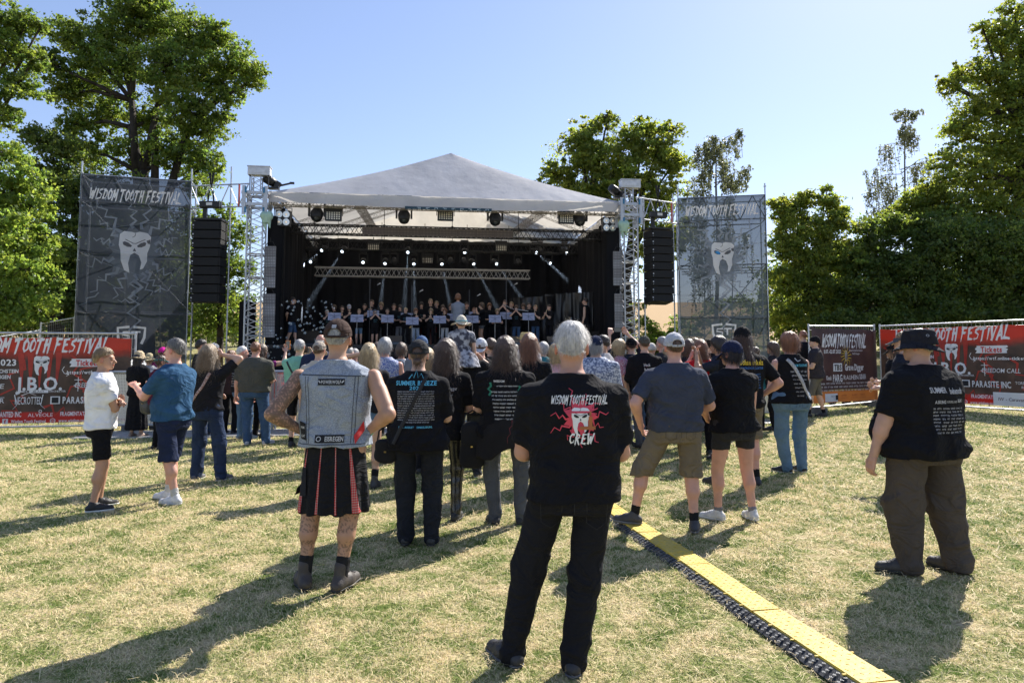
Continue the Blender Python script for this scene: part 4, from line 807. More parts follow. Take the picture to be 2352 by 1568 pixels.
def paint_red(o, mp, cx):
    w = Art(); r = Art(); dk = Art(); tk = Art(); tr = Art(); rn = random.Random(5)
    for a in ((-1.6, 1.45, -.9, .75), (-.9, 1.5, -1.5, .6), (-.3, 1.45, -.75, .5), (.55, 1.55, .95, .65), (1.0, 1.5, .5, .7), (-.3, .75, -.6, .3), (.1, .5, .6, .35), (1.2, 1.2, 1.6, .5), (-1.3, .9, -1.7, .4), (.7, .9, 1.1, .4)): r.line(zig(cx+a[0], a[1], cx+a[2], a[3], 5, .12, int(a[0]*50)), .055, .03)
    for k in range(5): r.line([(cx-.35+.17*k, 1.6), (cx-.3+.15*k, .9)], .12, .02)
    w.brush('WISDOM TOOTH FESTIVAL', cx+.0, 1.66, 2.55, .26, 5, .27)
    skull(w, dk, cx+.02, 1.23, .27)
    w.text('14.-15.07.2023', cx-1.5+.55, 1.29, 1.05, .13).text('OLD STADION | HOCHSTEIN', cx-.95, 1.11, 1.15, .075).text('BISSINGEN', cx-.72, .99, .42, .075)
    w.rect(cx+.86, 1.28, .62, .17, .03); tk.text('Tickets', cx+.86, 1.28, .42, .125)
    w.text('https://wtf.online-ticket.de', cx+1.05, 1.08, 1.12, .07); w.line([(cx+.44, 1.2), (cx+.40, 1.13), (cx+.44, 1.06), (cx+.52, 1.03)], .012).line([(cx+.48, 1.07), (cx+.53, 1.03), (cx+.48, 1.0)], .012)
    w.text('J.B.O.', cx+.0, .85, .82, .27, 1).text('JAMES', cx-.30, .685, .2, .04, 0).rect(cx, .685, .34, .06); dk.text('BLAST', cx, .685, .2, .035, 0); w.text('ORCHESTER', cx+.33, .685, .3, .04, 0)
    w.text('FREEDOM CALL', cx+1.02, .81, .75, .10, 0, .1).line([(cx+.70, .98), (cx+.70, .68)], .014).line([(cx+.63, .92), (cx+.78, .92)], .012).line([(cx+.70, .86), (cx+.62, .80), (cx+.72, .74)], .014)
    w.text('CYPECORE', cx-1.05, .80, .85, .10, 0, .12)
    w.text('SILENZER', cx-.90, .50, .60, .095, 0).line([(cx-1.2, .56), (cx-.6, .565)], .01).text('NECROTTED', cx-.17, .50, .48, .16, 0).line([(cx-.42, .62), (cx-.38, .40), (cx-.45, .32)], .018, .004).line([(cx+.08, .62), (cx+.05, .40), (cx+.13, .32)], .018, .004).line([(cx-.3, .6), (cx-.17, .66), (cx-.04, .6)], .016, .005)
    w.rect(cx+.30, .50, .17, .16); dk.rect(cx+.30, .50, .12, .12); w.line([(cx+.25, .44), (cx+.35, .56)], .02).line([(cx+.29, .44), (cx+.29, .56)], .015); w.text('PARASITE INC', cx+.82, .50, .78, .14, 1, 0).text('TORRENTIAL', cx+1.5, .545, .42, .065, 0).text('RAIN', cx+1.5, .455, .18, .055, 0)
    w.text('AMMONITES', cx-1.2, .21+.02, .55, .09, 1, .1).text('WANTED INC', cx-.52, .22, .46, .11, 1).text('ALVEOLE', cx+.05, .20, .44, .075, 0, 0).text('FRAGMENTATION', cx+.68, .215, .56, .085, 1).text('THE NARRATOR', cx+1.35, .215, .4, .07, 1, .1)
    for k in range(3): a = k*1.05; w.line([(cx+.05+.03*math.cos(a+q), .275+.03*math.sin(a+q)) for q in (0, 1.57, 3.14, 4.71, 6.28)], .008)
    w.move(lambda x, y: (x, y))
    b = Art(); b.text('wisdom.tooth.festival.official', cx-1.15, .045+.03, .9, .06).rect(cx-.57, .075, .10, .10).text('Wisdom Tooth Festival', cx-.16, .075, .62, .062).line([(cx+.27+.045*math.cos(a), .075+.045*math.sin(a)) for a in [k*.785 for k in range(9)]], .012).rect(cx+.27, .075, .08, .012).text('www.wisdom-tooth-festival.de', cx+.80, .075, .85, .062)
    for a in (w, dk, tk): a.move(lambda x, y: (x, .26+(y-.1)*.955))
    b.move(lambda x, y: (x, y+.16)); w.parts += b.parts
    tk2 = Art().text('f', cx-.57, .235, .04, .075)
    r.build('print_lightning', mp, M('bright_red_print', (.36, .035, .022), .6, .2, 6), o, .004, lim=.2); w.build('print_lettering', mp, PR_WHITE, o, .009, lim=.12); dk.build('print_dark', mp, PR_BLACK, o, .016, lim=.12); tk.parts += tk2.parts; tk.build('print_red_lettering', mp, PR_RED, o, .016, lim=.12)
ZW = (.20, 1.92)
fl = fence('mesh site fence carrying the red festival banner at the left', ground3(-11.15, 13.4), ground3(-7.74, 14.1), group='site fences')
fence_banner('red and black festival banner with white band names on the left fence', fl, .08, 3.40, .20, 1.90, RED_F, paint_red)
bw, zz = 3.45, 0
ob = thing('sponsor_strip', 'white sponsor strip at the lower right corner of the left red banner', 'banner', fl[0].location, fl[1])
MB().box((3.10, -.075, .40), (.66, .004, .26)).build('strip_sheet', M('white_vinyl', (.75, .75, .74), .5, .04, 6), ob)
Art().text('IW - Caravaning', 3.10, .40, .56, .07, 0, .1).rect(3.3, .48, .04, .03).build('strip_lettering', lambda x, y, l: Vector((x, -.078-l, y)), M('dark_red_print', (.10, .03, .04), .6, .1, 9), ob)
fr1 = fence('mesh site fence carrying the brown festival banner', ground3((1856-1176)/F*15.6, 15.6), ground3((2009-1176)/F*17.0, 17.0), group='site fences')
def paint_brown(o, mp, cx):
    w = Art(); y = Art(); b = Art(); L = fr1[2]
    w.brush('WISDOM TOOTH FESTIVAL', cx-.02, 1.66, L*.66, .27, 8, .27); w.text('11.07.-12.07.2025', cx-.52, 1.40, .62, .085); w.text('Naturschwimmbad am Hochstein', cx+.42, 1.43, .56, .045, 0).text('86657 Bissingen', cx+.42, 1.35, .32, .045, 0)
    rn = random.Random(2)
    for k in range(12): a = k*.52; y.line([(cx+.06*math.cos(a), 1.30+.1*math.sin(a)), (cx+.20*math.cos(a+.2), 1.30+.16*math.sin(a+.2)), (cx+.22*math.cos(a), 1.30+.26*math.sin(a))], .022, .004)
    w.line([(cx-.03, 1.42), (cx-.02, 1.15)], .02, .005).line([(cx+.03, 1.42), (cx+.02, 1.15)], .02, .005)
    w.rect(cx-.34, 1.03, .34, .19); b.text('TBS', cx-.34, 1.03, .28, .13); w.text('Grave Digger', cx+.32, 1.03, .78, .15, 1)
    w.text('Knock', cx-.68, .79, .2, .1).text('PARG', cx-.35, .78, .34, .17, 1).text('RAUHEIN', cx+.17, .79, .60, .11, 0).text('SUIDAKRA', cx+.66, .80, .28, .12)
    for k in range(3): w.smallprint(cx+.02, .655-.08*k, L*.80, .045, k+20, .8)
    y.text('JETZT GUESTS SICHERN:', cx-.45, .50+.0, .55, .035, 0).text('https://www.wisdom-tooth-festival.de/tickets', cx+.28, .51, .95, .035, 0)
    w.rect(cx-.62, .33, .50, .19); b.smallprint(cx-.55, .36, .14, .04, 4).rect(cx-.41, .33, .09, .11)
    q = Art()
    for k, x in enumerate((-.12, .28, .62)): q.text(['LOWEN', 'BLEES', 'RUETZ'][k], cx+x, .37, .20, .04, 0).smallprint(cx+x, .31, .28, .022, k+70)
    w.build('print_lettering', mp, PR_WHITE, o, .008, lim=.12); y.build('print_yellow', mp, M('yellow_print', (.62, .45, .03), .6, .1, 9), o, .009, lim=.12); b.build('print_dark', mp, PR_BLACK, o, .016, lim=.12); q.build('print_sponsors', mp, M('brown_print', (.22, .05, .03), .6, .1, 9), o, .009)
fence_banner('dark brown festival banner with orange sponsor band on the right fence', fr1, .05, fr1[2]-.04, .22, 1.95, BRN_F, paint_brown)
fr2 = fence('mesh site fence carrying the long red banner at the right edge', ground3((2019-1176)/F*17.0, 17.0), ground3(9.05+.477*3.5, 17-.879*3.5), group='site fences')
fence_banner('long red and black festival banner with white band names on the right fence', fr2, .06, 3.42, .20, 1.90, RED_F, paint_red)
ob2 = thing('sponsor_strip', 'white sponsor strip at the lower right corner of the right red banner', 'banner', fr2[0].location, fr2[1])
MB().box((3.0, -.075, .34), (.8, .004, .28)).build('strip_sheet', M('white_vinyl', (.75, .75, .74), .5, .04, 6), ob2)
Art().text('IW - Caravaning', 3.0, .34, .6, .07, 0, .1).build('strip_lettering', lambda x, y, l: Vector((x, -.078-l, y)), M('dark_red_print', (.10, .03, .04), .6, .1, 9), ob2)
a = P(430, 730, 42); b = P(556, 735, 41); fence('plain mesh fence on the bank between the left tower banner and the stage', (a.x, a.y, a.z-2.0), (b.x, b.y, b.z-2.0), 2.0, 'plain fences', dx=.14)
a = P(93, 742, 23.5); b = P(172, 728, 22.9); fence('plain mesh fence rising behind the top of the left red banner', (a.x, a.y, a.z-2.0), (b.x, b.y, b.z-2.0), 2.0, 'plain fences', z0=-.9)
a = P(-60, 781, 21.5); b = P(92, 757, 23.4); fence('lower plain mesh fence at the left edge behind the red banner', (a.x, a.y, a.z-2.0), (b.x, b.y, b.z-2.0), 2.0, 'plain fences', z0=-.9)
# ---------------------------------------------------------------- crowd barrier
def perf_mat():
    m, n, b = node_mat('perforated_aluminium'); b.inputs['Base Color'].default_value = (.62, .60, .56, 1); b.inputs['Metallic'].default_value = .5; b.inputs['Roughness'].default_value = .5
    tc = n.nodes.new('ShaderNodeTexCoord'); v = n.nodes.new('ShaderNodeTexVoronoi'); v.inputs['Scale'].default_value = 34; v.inputs['Randomness'].default_value = 0; n.links.new(tc.outputs['Object'], v.inputs[0])
    c = n.nodes.new('ShaderNodeMath'); c.operation = 'LESS_THAN'; n.links.new(v.outputs['Distance'], c.inputs[0]); c.inputs[1].default_value = .36; h = n.nodes.new('ShaderNodeMath'); h.operation = 'MULTIPLY'; n.links.new(c.outputs[0], h.inputs[0]); h.inputs[1].default_value = .9
    tp = n.nodes.new('ShaderNodeBsdfTransparent'); mx = n.nodes.new('ShaderNodeMixShader'); n.links.new(h.outputs[0], mx.inputs[0]); n.links.new(b.outputs[0], mx.inputs[1]); n.links.new(tp.outputs[0], mx.inputs[2]); n.links.new(mx.outputs[0], n.nodes['Material Output'].inputs[0]); return m
PERF = perf_mat(); b0 = Vector((-8.2, 13.75)); b1 = Vector((6.15, 15.4)); nb = 13; ang = math.atan2(b1.y-b0.y, b1.x-b0.x); bl = (b1-b0).length/nb
bt = thing('crowd_barrier', 'grey perforated aluminium crowd barrier panel standing in the row before the stage', 'barrier', (b0.x, b0.y, float(g(b0.x, b0.y))), ang, 'crowd barrier row')
MB().box((bl/2, 0, .66), (bl-.06, .012, 1.0)).build('perforated_panel', PERF, bt)
MB().tube((.03, 0, .02), (.03, 0, 1.2), .025, 8).tube((bl-.03, 0, .02), (bl-.03, 0, 1.2), .025, 8).tube((.0, 0, 1.2), (bl, 0, 1.2), .03, 8).tube((0, 0, .14), (bl, 0, .14), .02, 6).box((bl/2, 0, .62), (.04, .03, 1.1)).build('frame', ALU, bt)
MB().box((bl/2, -.55, .015), (bl-.01, 1.15, .03)).build('step_plate', M('tread_plate', (.42, .42, .42), .5, .25, 9, metal=.5, bump=.6, bs=60), bt)
MB().tube((.1, .02, 1.0), (.1, .9, .05), .02, 6).tube((bl-.1, .02, 1.0), (bl-.1, .9, .05), .02, 6).build('stay', ALU, bt)
for k in range(1, nb):
    p = b0.lerp(b1, k/nb); c = copy_tree(bt); c.location = (p.x, p.y, float(g(p.x, p.y)))
# ---------------------------------------------------------------- cable ramp
YEL = M('yellow_rubber', (.62, .43, .05), .6, .28, 5, bump=.4, bs=40, fine=(26, (.50, .38, .09))); RUB = M('black_rubber', (.035, .036, .04), .55, .4, 9, bump=.4, bs=60)
def ramp_piece():
    L = .90; t = thing('cable_ramp', '', 'cable ramp', group='yellow and black cable ramp pieces')
    MB().add([(-.088, 0, .050), (.088, 0, .050), (.088, L-.012, .050), (-.088, L-.012, .050), (-.094, 0, .036), (.094, 0, .036), (.094, L-.012, .036), (-.094, L-.012, .036)], [(0, 1, 2, 3), (4, 7, 6, 5), (0, 4, 5, 1), (1, 5, 6, 2), (2, 6, 7, 3), (3, 7, 4, 0)]).build('lid', YEL, t)
    s = MB()
    for sx, wd in ((-1, .155), (1, .115)): s.add([(sx*wd, 0, .004), (sx*.095, 0, .040), (sx*.095, L, .040), (sx*wd, L, .004), (sx*.095, 0, 0), (sx*.095, L, 0), (sx*wd, 0, 0), (sx*wd, L, 0)], [(0, 1, 2, 3), (0, 6, 4, 1), (3, 2, 5, 7), (0, 3, 7, 6)])
    s.box((0, L/2, .02), (.18, L-.02, .03)); s.build('side_ramp', RUB, t)
    for sx in (-1,):
        tr = MB()
        for i in range(3):
            for j in range(17):
                x = sx*(.106+.019*i); z = .041-(abs(x)-.095)*.38; a = R(40 if (i+j) % 2 else -40)+R(90); m = Matrix.Rotation(a, 3, 'Z')
                for q in (-.006, 0, .006): tr.box((x+q*math.cos(a+1.57), .03+j*.052+q*math.sin(a+1.57), z), (.017, .003, .003), m)
        tr.build('tread', M('worn_rubber', (.16, .165, .17), .45, .3, 20), t)
    hk = MB(); 
    for sx in (-1, 1):
        for y in (.1, .3, .5, .7): hk.box((sx*.097, y, .044), (.026, .010, .007))
    hk.build('hinge_lug', YEL, t)
    bt_ = MB()
    for i in range(4):
        for j in range(18): m = Matrix.Rotation(R(45 if (i+j) % 2 else -45), 3, 'Z'); bt_.box((-.064+i*.043, .03+j*.049, .0508), (.017, .005, .003), m)
    bt_.build('lid_tread', YEL, t); return t
rp = ramp_piece(); A0 = Vector((1.78, 2.62)); A1 = Vector((.88, 7.35)); nR = 5; pts = [Vector((1.045+.193*(6.44-y)+dx, y)) for y, dx in ((2.35, 0), (3.235, .012), (4.12, -.006), (5.005, .010), (5.89, -.004), (6.775, .004))]
names = ['bottom', 'second', 'third', 'fourth', 'fifth', 'last']
RL = ['nearest yellow cable ramp piece at the bottom edge of the picture', 'second nearest yellow cable ramp piece on the grass', 'middle yellow cable ramp piece between the crew man and the shorts man', 'yellow cable ramp piece under the raised foot of the man in khaki shorts', 'yellow cable ramp piece half hidden behind the crew man', 'farthest yellow cable ramp piece behind the crew man']
for k, p in enumerate(pts):
    c = rp if k == 0 else copy_tree(rp); c.location = (p.x, p.y, .004); q = pts[k+1] if k < 5 else p+(p-pts[k-1]); c.rotation_euler = (0, 0, math.atan2(q.y-p.y, q.x-p.x)-R(90)); c['label'] = RL[k]
# ---------------------------------------------------------------- vehicles seen in part
def car(label, loc, rz, body, glass, van=False):
    t = thing('parked_car' if not van else 'parked_van', label, 'van' if van else 'car', loc, rz); h = 1.95 if van else 1.42; L = 4.8 if van else 4.3
    prof = [(-L/2, .35), (-L/2, .95), (-L/2+.25, 1.05), (-L/2+.5, h-.05) if van else (-L/2+.55, h-.1), (-L/2+.9, h), (L*.12, h), (L*.30, 1.0), (L*.46, .85), (L/2, .7), (L/2, .35)]
    V = []; n = len(prof)
    for sy, kk in ((-.86, 1), (.86, 1)): V += [(x, sy*(1 if z < 1.0 else .86), z) for x, z in prof]
    MB().add(V, [tuple(range(n)), tuple(range(n, 2*n))[::-1]]+[(i, n+i, n+(i+1) % n, (i+1) % n) for i in range(n)]).build('body', body, t)
    gb = MB()
    for sy in (-1, 1): gb.add([(-L*.36, sy*.80, 1.05), (L*.22, sy*.80, 1.05), (L*.10, sy*.765, h-.1), (-L*.33, sy*.765, h-.1)], [(0, 1, 2, 3)])
    gb.add([(-L/2+.26, -.7, 1.08), (-L/2+.26, .7, 1.08), (-L/2+.50, .66, h-.12), (-L/2+.50, -.66, h-.12)], [(0, 1, 2, 3)]); gb.add([(L*.31, -.7, 1.02), (L*.31, .7, 1.02), (L*.14, .66, h-.06), (L*.14, -.66, h-.06)], [(0, 1, 2, 3)]); gb.build('window', glass, t)
    for sx in (-L*.32, L*.31):
        for sy in (-.82, .82): MB().tube((sx, sy-.1, .33), (sx, sy+.1, .33), .33, 18).build('wheel', BLACKP, t)
    return t
GL = M('dark_glass', (.03, .045, .05), .08, .1, 3, spec=.9); WHT = M('white_car_paint', (.7, .7, .7), .3, .04, 3, spec=.6)
p = P(258, 800, 17.6); car('white car roof and green tinted window seen behind the left tower banner', (p.x, p.y, float(g(p.x, p.y))-.02), R(8), WHT, M('green_glass', (.25, .34, .32), .1, .1, 3, spec=.9))
p = P(1575, 772, 62); car('dark car parked at the edge of the field right of the stage', (p.x, p.y, p.z-1.2), R(178), M('dark_car_paint', (.03, .03, .035), .3, .1, 3, spec=.6), GL)
# ---------------------------------------------------------------- implicit surfaces -> meshes
f32 = np.float32
def A3(*p): return np.array(p, dtype=f32)
def cone(Q, a, b, r1, r2=None):
    a = np.asarray(a, f32); b = np.asarray(b, f32); r2 = r1 if r2 is None else r2; ba = b-a
    h = np.clip(((Q-a) @ ba)/max(float(ba @ ba), 1e-9), 0, 1); d = Q-a-h[:, None]*ba
    return np.sqrt((d*d).sum(1))-(r1+(r2-r1)*h)
def ell(Q, c, r):
    r = np.asarray(r, f32); k = (Q-np.asarray(c, f32))/r; l = np.sqrt((k*k).sum(1)); return (l-1)*float(r.min())*np.clip(.6+.4*l, .6, 1.6)
def smin(a, b, k):
    h = np.clip(.5+.5*(b-a)/k, 0, 1); return b*(1-h)+a*h-k*h*(1-h)
def smax(a, b, k): return -smin(-a, -b, k)
def loft(Q, secs, e=2.3):
    s = np.array(secs, f32); z = Q[:, 2]; w = [np.interp(z, s[:, 0], s[:, i]).astype(f32) for i in range(1, s.shape[1])]
    hw, hd = w[0], w[1]; cx = w[2] if len(w) > 2 else 0; cy = w[3] if len(w) > 3 else 0
    l = (np.abs((Q[:, 0]-cx)/hw)**e+np.abs((Q[:, 1]-cy)/hd)**e)**(1/e); d = (l-1)*np.minimum(hw, hd)
    return np.maximum(d, np.maximum(s[0, 0]-z, z-s[-1, 0]))
def folds(Q, amp, fr=22, seed=0, st=(1, 1, 1)):
    q = Q*np.asarray(st, f32); r = np.random.default_rng(seed); o = np.zeros(len(Q), f32)
    wx = np.sin(q @ (r.normal(size=3)*fr*.35).astype(f32)+r.random()*6); wy = np.sin(q @ (r.normal(size=3)*fr*.3).astype(f32)+r.random()*6)
    for k in range(4):
        d = r.normal(size=3); d /= np.linalg.norm(d); s = np.sin(q @ (d*fr*(.6+.5*k)).astype(f32)+1.6*wx+1.3*wy*(1 if k % 2 else -1)+r.random()*6)
        o += (1-np.abs(s))*(.6**k)-.35*(.6**k)
    return o*amp
def surf(fn, lo, hi, h):
    lo = np.asarray(lo, float)-h*1.5; hi = np.asarray(hi, float)+h*1.5; n = np.ceil((hi-lo)/h).astype(int)+1
    ax = [(lo[i]+h*np.arange(n[i])).astype(f32) for i in range(3)]; G = np.stack(np.meshgrid(*ax, indexing='ij'), -1).reshape(-1, 3)
    D = np.concatenate([fn(G[i:i+400000]) for i in range(0, len(G), 400000)]).reshape(n).astype(f32)
    D[0], D[-1], D[:, 0], D[:, -1], D[:, :, 0], D[:, :, -1] = (1,)*6
    S_ = D < 0; c = n-1; cnt = np.zeros(c, f32); acc = np.zeros((*c, 3), f32)
    offs = [(0, 0, 0), (1, 0, 0), (0, 1, 0), (1, 1, 0), (0, 0, 1), (1, 0, 1), (0, 1, 1), (1, 1, 1)]
    sl = lambda A, o: A[o[0]:o[0]+c[0], o[1]:o[1]+c[1], o[2]:o[2]+c[2]]
    for i in range(8):
        for j in range(i+1, 8):
            df = [b-a for a, b in zip(offs[i], offs[j])]
            if sum(map(abs, df)) != 1: continue
            a, b = sl(D, offs[i]), sl(D, offs[j]); m = (sl(S_, offs[i]) != sl(S_, offs[j])); t = np.where(m, a/np.where(m, a-b, 1), 0)
            cnt += m
            for k in range(3): acc[..., k] += m*(offs[i][k]+t*df[k])
    act = cnt > 0; idx = -np.ones(c, np.int64); ii = np.argwhere(act); idx[act] = np.arange(len(ii))
    V = (ii+acc[act]/cnt[act][:, None])*h+lo; F_ = []
    for a in range(3):
        o = [0, 0, 0]; o[a] = 1; b, d = (a+1) % 3, (a+2) % 3
        s0 = S_[:n[0]-o[0], :n[1]-o[1], :n[2]-o[2]]; s1 = S_[o[0]:, o[1]:, o[2]:]
        for flip, m in ((0, s0 & ~s1), (1, ~s0 & s1)):
            e = np.argwhere(m); e = e[(e[:, b] > 0) & (e[:, d] > 0)]
            if not len(e): continue
            q = []
            for (p, r_) in ((0, 0), (1, 0), (1, 1), (0, 1)):
                k = e.copy(); k[:, b] -= 1-p; k[:, d] -= 1-r_; q.append(idx[np.minimum(k[:, 0], c[0]-1), np.minimum(k[:, 1], c[1]-1), np.minimum(k[:, 2], c[2]-1)])
            q = np.stack(q, 1); q = q if not flip else q[:, ::-1]; q = q[(q >= 0).all(1)]; F_.append(q)
    return V, (np.concatenate(F_) if F_ else np.zeros((0, 4), int))
def joinm(ms):
    V = []; F_ = []; C = []; n = 0
    for m in ms:
        V.append(m[0]); F_.append(m[1]+n); n += len(m[0])
        if len(m) > 2: C.append(m[2])
    return np.concatenate(V), np.concatenate(F_), (np.concatenate(C) if C else None)
# ---------------------------------------------------------------- people
SKIN = {}
def skin_mat(name, c):
    if name in SKIN: return SKIN[name]
    m, n, b = node_mat(name); at = n.nodes.new('ShaderNodeAttribute'); at.attribute_name = 'Col'
    col = ramp(n, noise(n, 14, 4), [(.3, mul(c, .88)), (.55, c), (.75, (c[0]*1.1, c[1]*.98, c[2]*.92))]); col = mixc(n, 1, col, at.outputs['Color'], 'MULTIPLY')
    n.links.new(col, b.inputs['Base Color']); b.inputs['Roughness'].default_value = .5; b.inputs['Specular IOR Level'].default_value = .4
    b.inputs['Subsurface Weight'].default_value = .12; b.inputs['Subsurface Radius'].default_value = (.02, .008, .004); b.inputs['Subsurface Scale'].default_value = .6
    bn = n.nodes.new('ShaderNodeBump'); bn.inputs['Strength'].default_value = .15; bn.inputs['Distance'].default_value = .004; n.links.new(noise(n, 90, 3), bn.inputs['Height']); n.links.new(bn.outputs[0], b.inputs['Normal'])
    SKIN[name] = m; return m
FAIR = skin_mat('fair_skin', (.58, .36, .26)); TAN = skin_mat('tanned_skin', (.46, .26, .17)); PINK = skin_mat('pink_skin', (.60, .33, .25))
HC = {'white': (.66, .63, .60), 'grey': (.34, .33, .32), 'darkgrey': (.15, .14, .13), 'brown': (.085, .048, .028), 'dark': (.03, .02, .015), 'blonde': (.46, .33, .17), 'dirty': (.26, .18, .10), 'redbrown': (.20, .085, .04), 'ginger': (.26, .11, .05)}
HMAT = {}
def hair_mat(c):
    if c in HMAT: return HMAT[c]
    m, n, b = node_mat('hair_'+c); rgb = HC[c]; tc = n.nodes.new('ShaderNodeTexCoord'); mp = n.nodes.new('ShaderNodeMapping'); mp.inputs['Scale'].default_value = (1, 1, .12); n.links.new(tc.outputs['Object'], mp.inputs[0])
    f = noise(n, 90, 3, mp.outputs[0]); n.links.new(ramp(n, f, [(.3, mul(rgb, .55)), (.7, mul(rgb, 1.35))]), b.inputs['Base Color']); b.inputs['Roughness'].default_value = .42; b.inputs['Specular IOR Level'].default_value = .5
    bn = n.nodes.new('ShaderNodeBump'); bn.inputs['Strength'].default_value = .9; bn.inputs['Distance'].default_value = .012; n.links.new(f, bn.inputs['Height']); n.links.new(bn.outputs[0], b.inputs['Normal'])
    HMAT[c] = m; return m
def ik(a, t, l1, l2, pole):
    a = np.asarray(a, float); t = np.asarray(t, float); d = t-a; L = np.linalg.norm(d); mx = (l1+l2)*.999
    if L > mx: t = a+d/L*mx; d = t-a; L = mx
    L = max(L, 1e-3); x = (l1*l1-l2*l2+L*L)/(2*L); h = math.sqrt(max(l1*l1-x*x, 1e-8)); dn = d/L; p = np.asarray(pole, float); p = p-dn*(p @ dn); p /= np.linalg.norm(p)+1e-9
    return a+dn*x+p*h, t
ARM = {'down': ((.15, .03, .47), (.25, -1, 0)), 'hips': ((.100, .0, .575), (1, -1.0, -.2)), 'front': ((.045, .15, .62), (.7, -.6, -.9)), 'cross': ((-.045, .098, .655), (1, .15, -1.2)), 'frontlow': ((.02, .13, .55), (.9, -.5, -.6)),
       'up': ((.075, .16, 1.05), (1, .3, -.2)), 'phone': ((.05, .18, .86), (.6, 0, -1)), 'eyes': ((.07, .06, .935), (1, .15, .1)), 'pocket': ((.118, .055, .50), (.6, -1, 0)), 'back': ((.02, -.10, .54), (1, -.6, 0)),
       'flute': ((.03, .14, .84), (.8, .1, -.8)), 'recorder': ((.01, .13, .76), (.8, 0, -.8)), 'offer': ((.06, .24, .70), (.4, -.6, -1)), 'wide': ((.20, .04, .50), (1, -.6, 0)), 'bent': ((.12, .13, .56), (.5, -1, 0))}
def hand_mesh(w, d, out, h, side, curl=.5, nrm=None):
    """w wrist, d direction of the hand, out the thumb side direction; palm, four bent fingers of unequal length and a thumb"""
    d = d/np.linalg.norm(d); n_ = np.cross(d, out); n_ /= np.linalg.norm(n_)+1e-9; o = np.cross(n_, d); s = h/.19; P_ = []
    T = lambda a, b, c: w+(d*a+o*b+n_*c)*s
    prims = [(T(-.015, 0, 0), T(.03, 0, 0), .025*s, .027*s)]
    for b, L, r in ((.030, .070, .0105), (.010, .078, .0108), (-.011, .073, .0105), (-.031, .058, .0092)):
        prims.append((T(.015, b*.6, 0), T(.088, b, .003), .016*s, .013*s)); k = T(.088, b, .003); c = curl*(1+.15*(.03-b)*30*.2)
        k1 = k+(d*math.cos(c)-n_*math.sin(c)*-1*side*0+n_*math.sin(c)*1)*L*.42*s; c2 = c*2.1; k2 = k1+(d*math.cos(c2)+n_*math.sin(c2))*L*.33*s; c3 = c*2.8; k3 = k2+(d*math.cos(c3)+n_*math.sin(c3))*L*.24*s
        prims += [(k, k1, r*1.05*s, r*.98*s), (k1, k2, r*.98*s, r*.9*s), (k2, k3, r*.9*s, r*.78*s)]
    t0 = T(.02, .024, .004); t1 = T(.052, .052, .014); t2 = T(.084, .060, .024); prims += [(t0, t1, .016*s, .0125*s), (t1, t2, .012*s, .0098*s)]
    def fn(Q):
        D = cone(Q, *prims[0])
        for i, p in enumerate(prims[1:]): D = smin(D, cone(Q, *p), .010*s if (i % 4 == 0 or i > 15) else .003*s)
        return D
    pts = np.array([p[0] for p in prims]+[p[1] for p in prims]); return surf(fn, pts.min(0)-.03*s, pts.max(0)+.03*s, .0052*s)
def xf(Q, c, yaw, tilt=0):
    q = Q-np.asarray(c, f32); a = -yaw; x = q[:, 0]*math.cos(a)-q[:, 1]*math.sin(a); y = q[:, 0]*math.sin(a)+q[:, 1]*math.cos(a); z = q[:, 2]
    if tilt: b = -tilt; y, z = y*math.cos(b)-z*math.sin(b), y*math.sin(b)+z*math.cos(b)
    return np.stack([x, y, z], -1).astype(f32)
def strands(V, n, L, w, curl, cent, rn, down=.9, out=.3, lift=.004, wav=60):
    """thin tapering ribbons rooted on the hair surface"""
    i = rn.integers(0, len(V), n); p = V[i]+rn.normal(0, .002, (n, 3)); o = p-cent; o[:, 2] *= .4; o /= np.linalg.norm(o, axis=1)[:, None]+1e-6; p = p-o*.004
    K = 6; ln = L*(.5+.8*rn.random(n)); ph = rn.random(n)*6.28; side = np.cross(o, [0, 0, 1.]); side /= np.linalg.norm(side, axis=1)[:, None]+1e-6; VV = []
    dirv = o*out+np.array([0, 0, -1.])*down+rn.normal(0, .18, (n, 3)); dirv /= np.linalg.norm(dirv, axis=1)[:, None]
    for k in range(K+1):
        t = k/K; c = p+dirv*(ln*t)[:, None]+o*(lift+.5*lift*np.sin(ph))[:, None]*t; wv = curl*t**.5
        c = c+side*(wv*np.sin(wav*ln*t+ph))[:, None]+o*(wv*.6*np.cos(wav*ln*t+ph))[:, None]; ww = w*(1-t*.8)/2; VV += [c-side*ww, c+side*ww]
    VV = np.stack(VV, 1).reshape(-1, 3); m = 2*(K+1); b = np.arange(n)[:, None]*m
    F_ = np.concatenate([b+[2*k, 2*k+1, 2*k+3, 2*k+2] for k in range(K)]); return VV, F_
NP = [0]
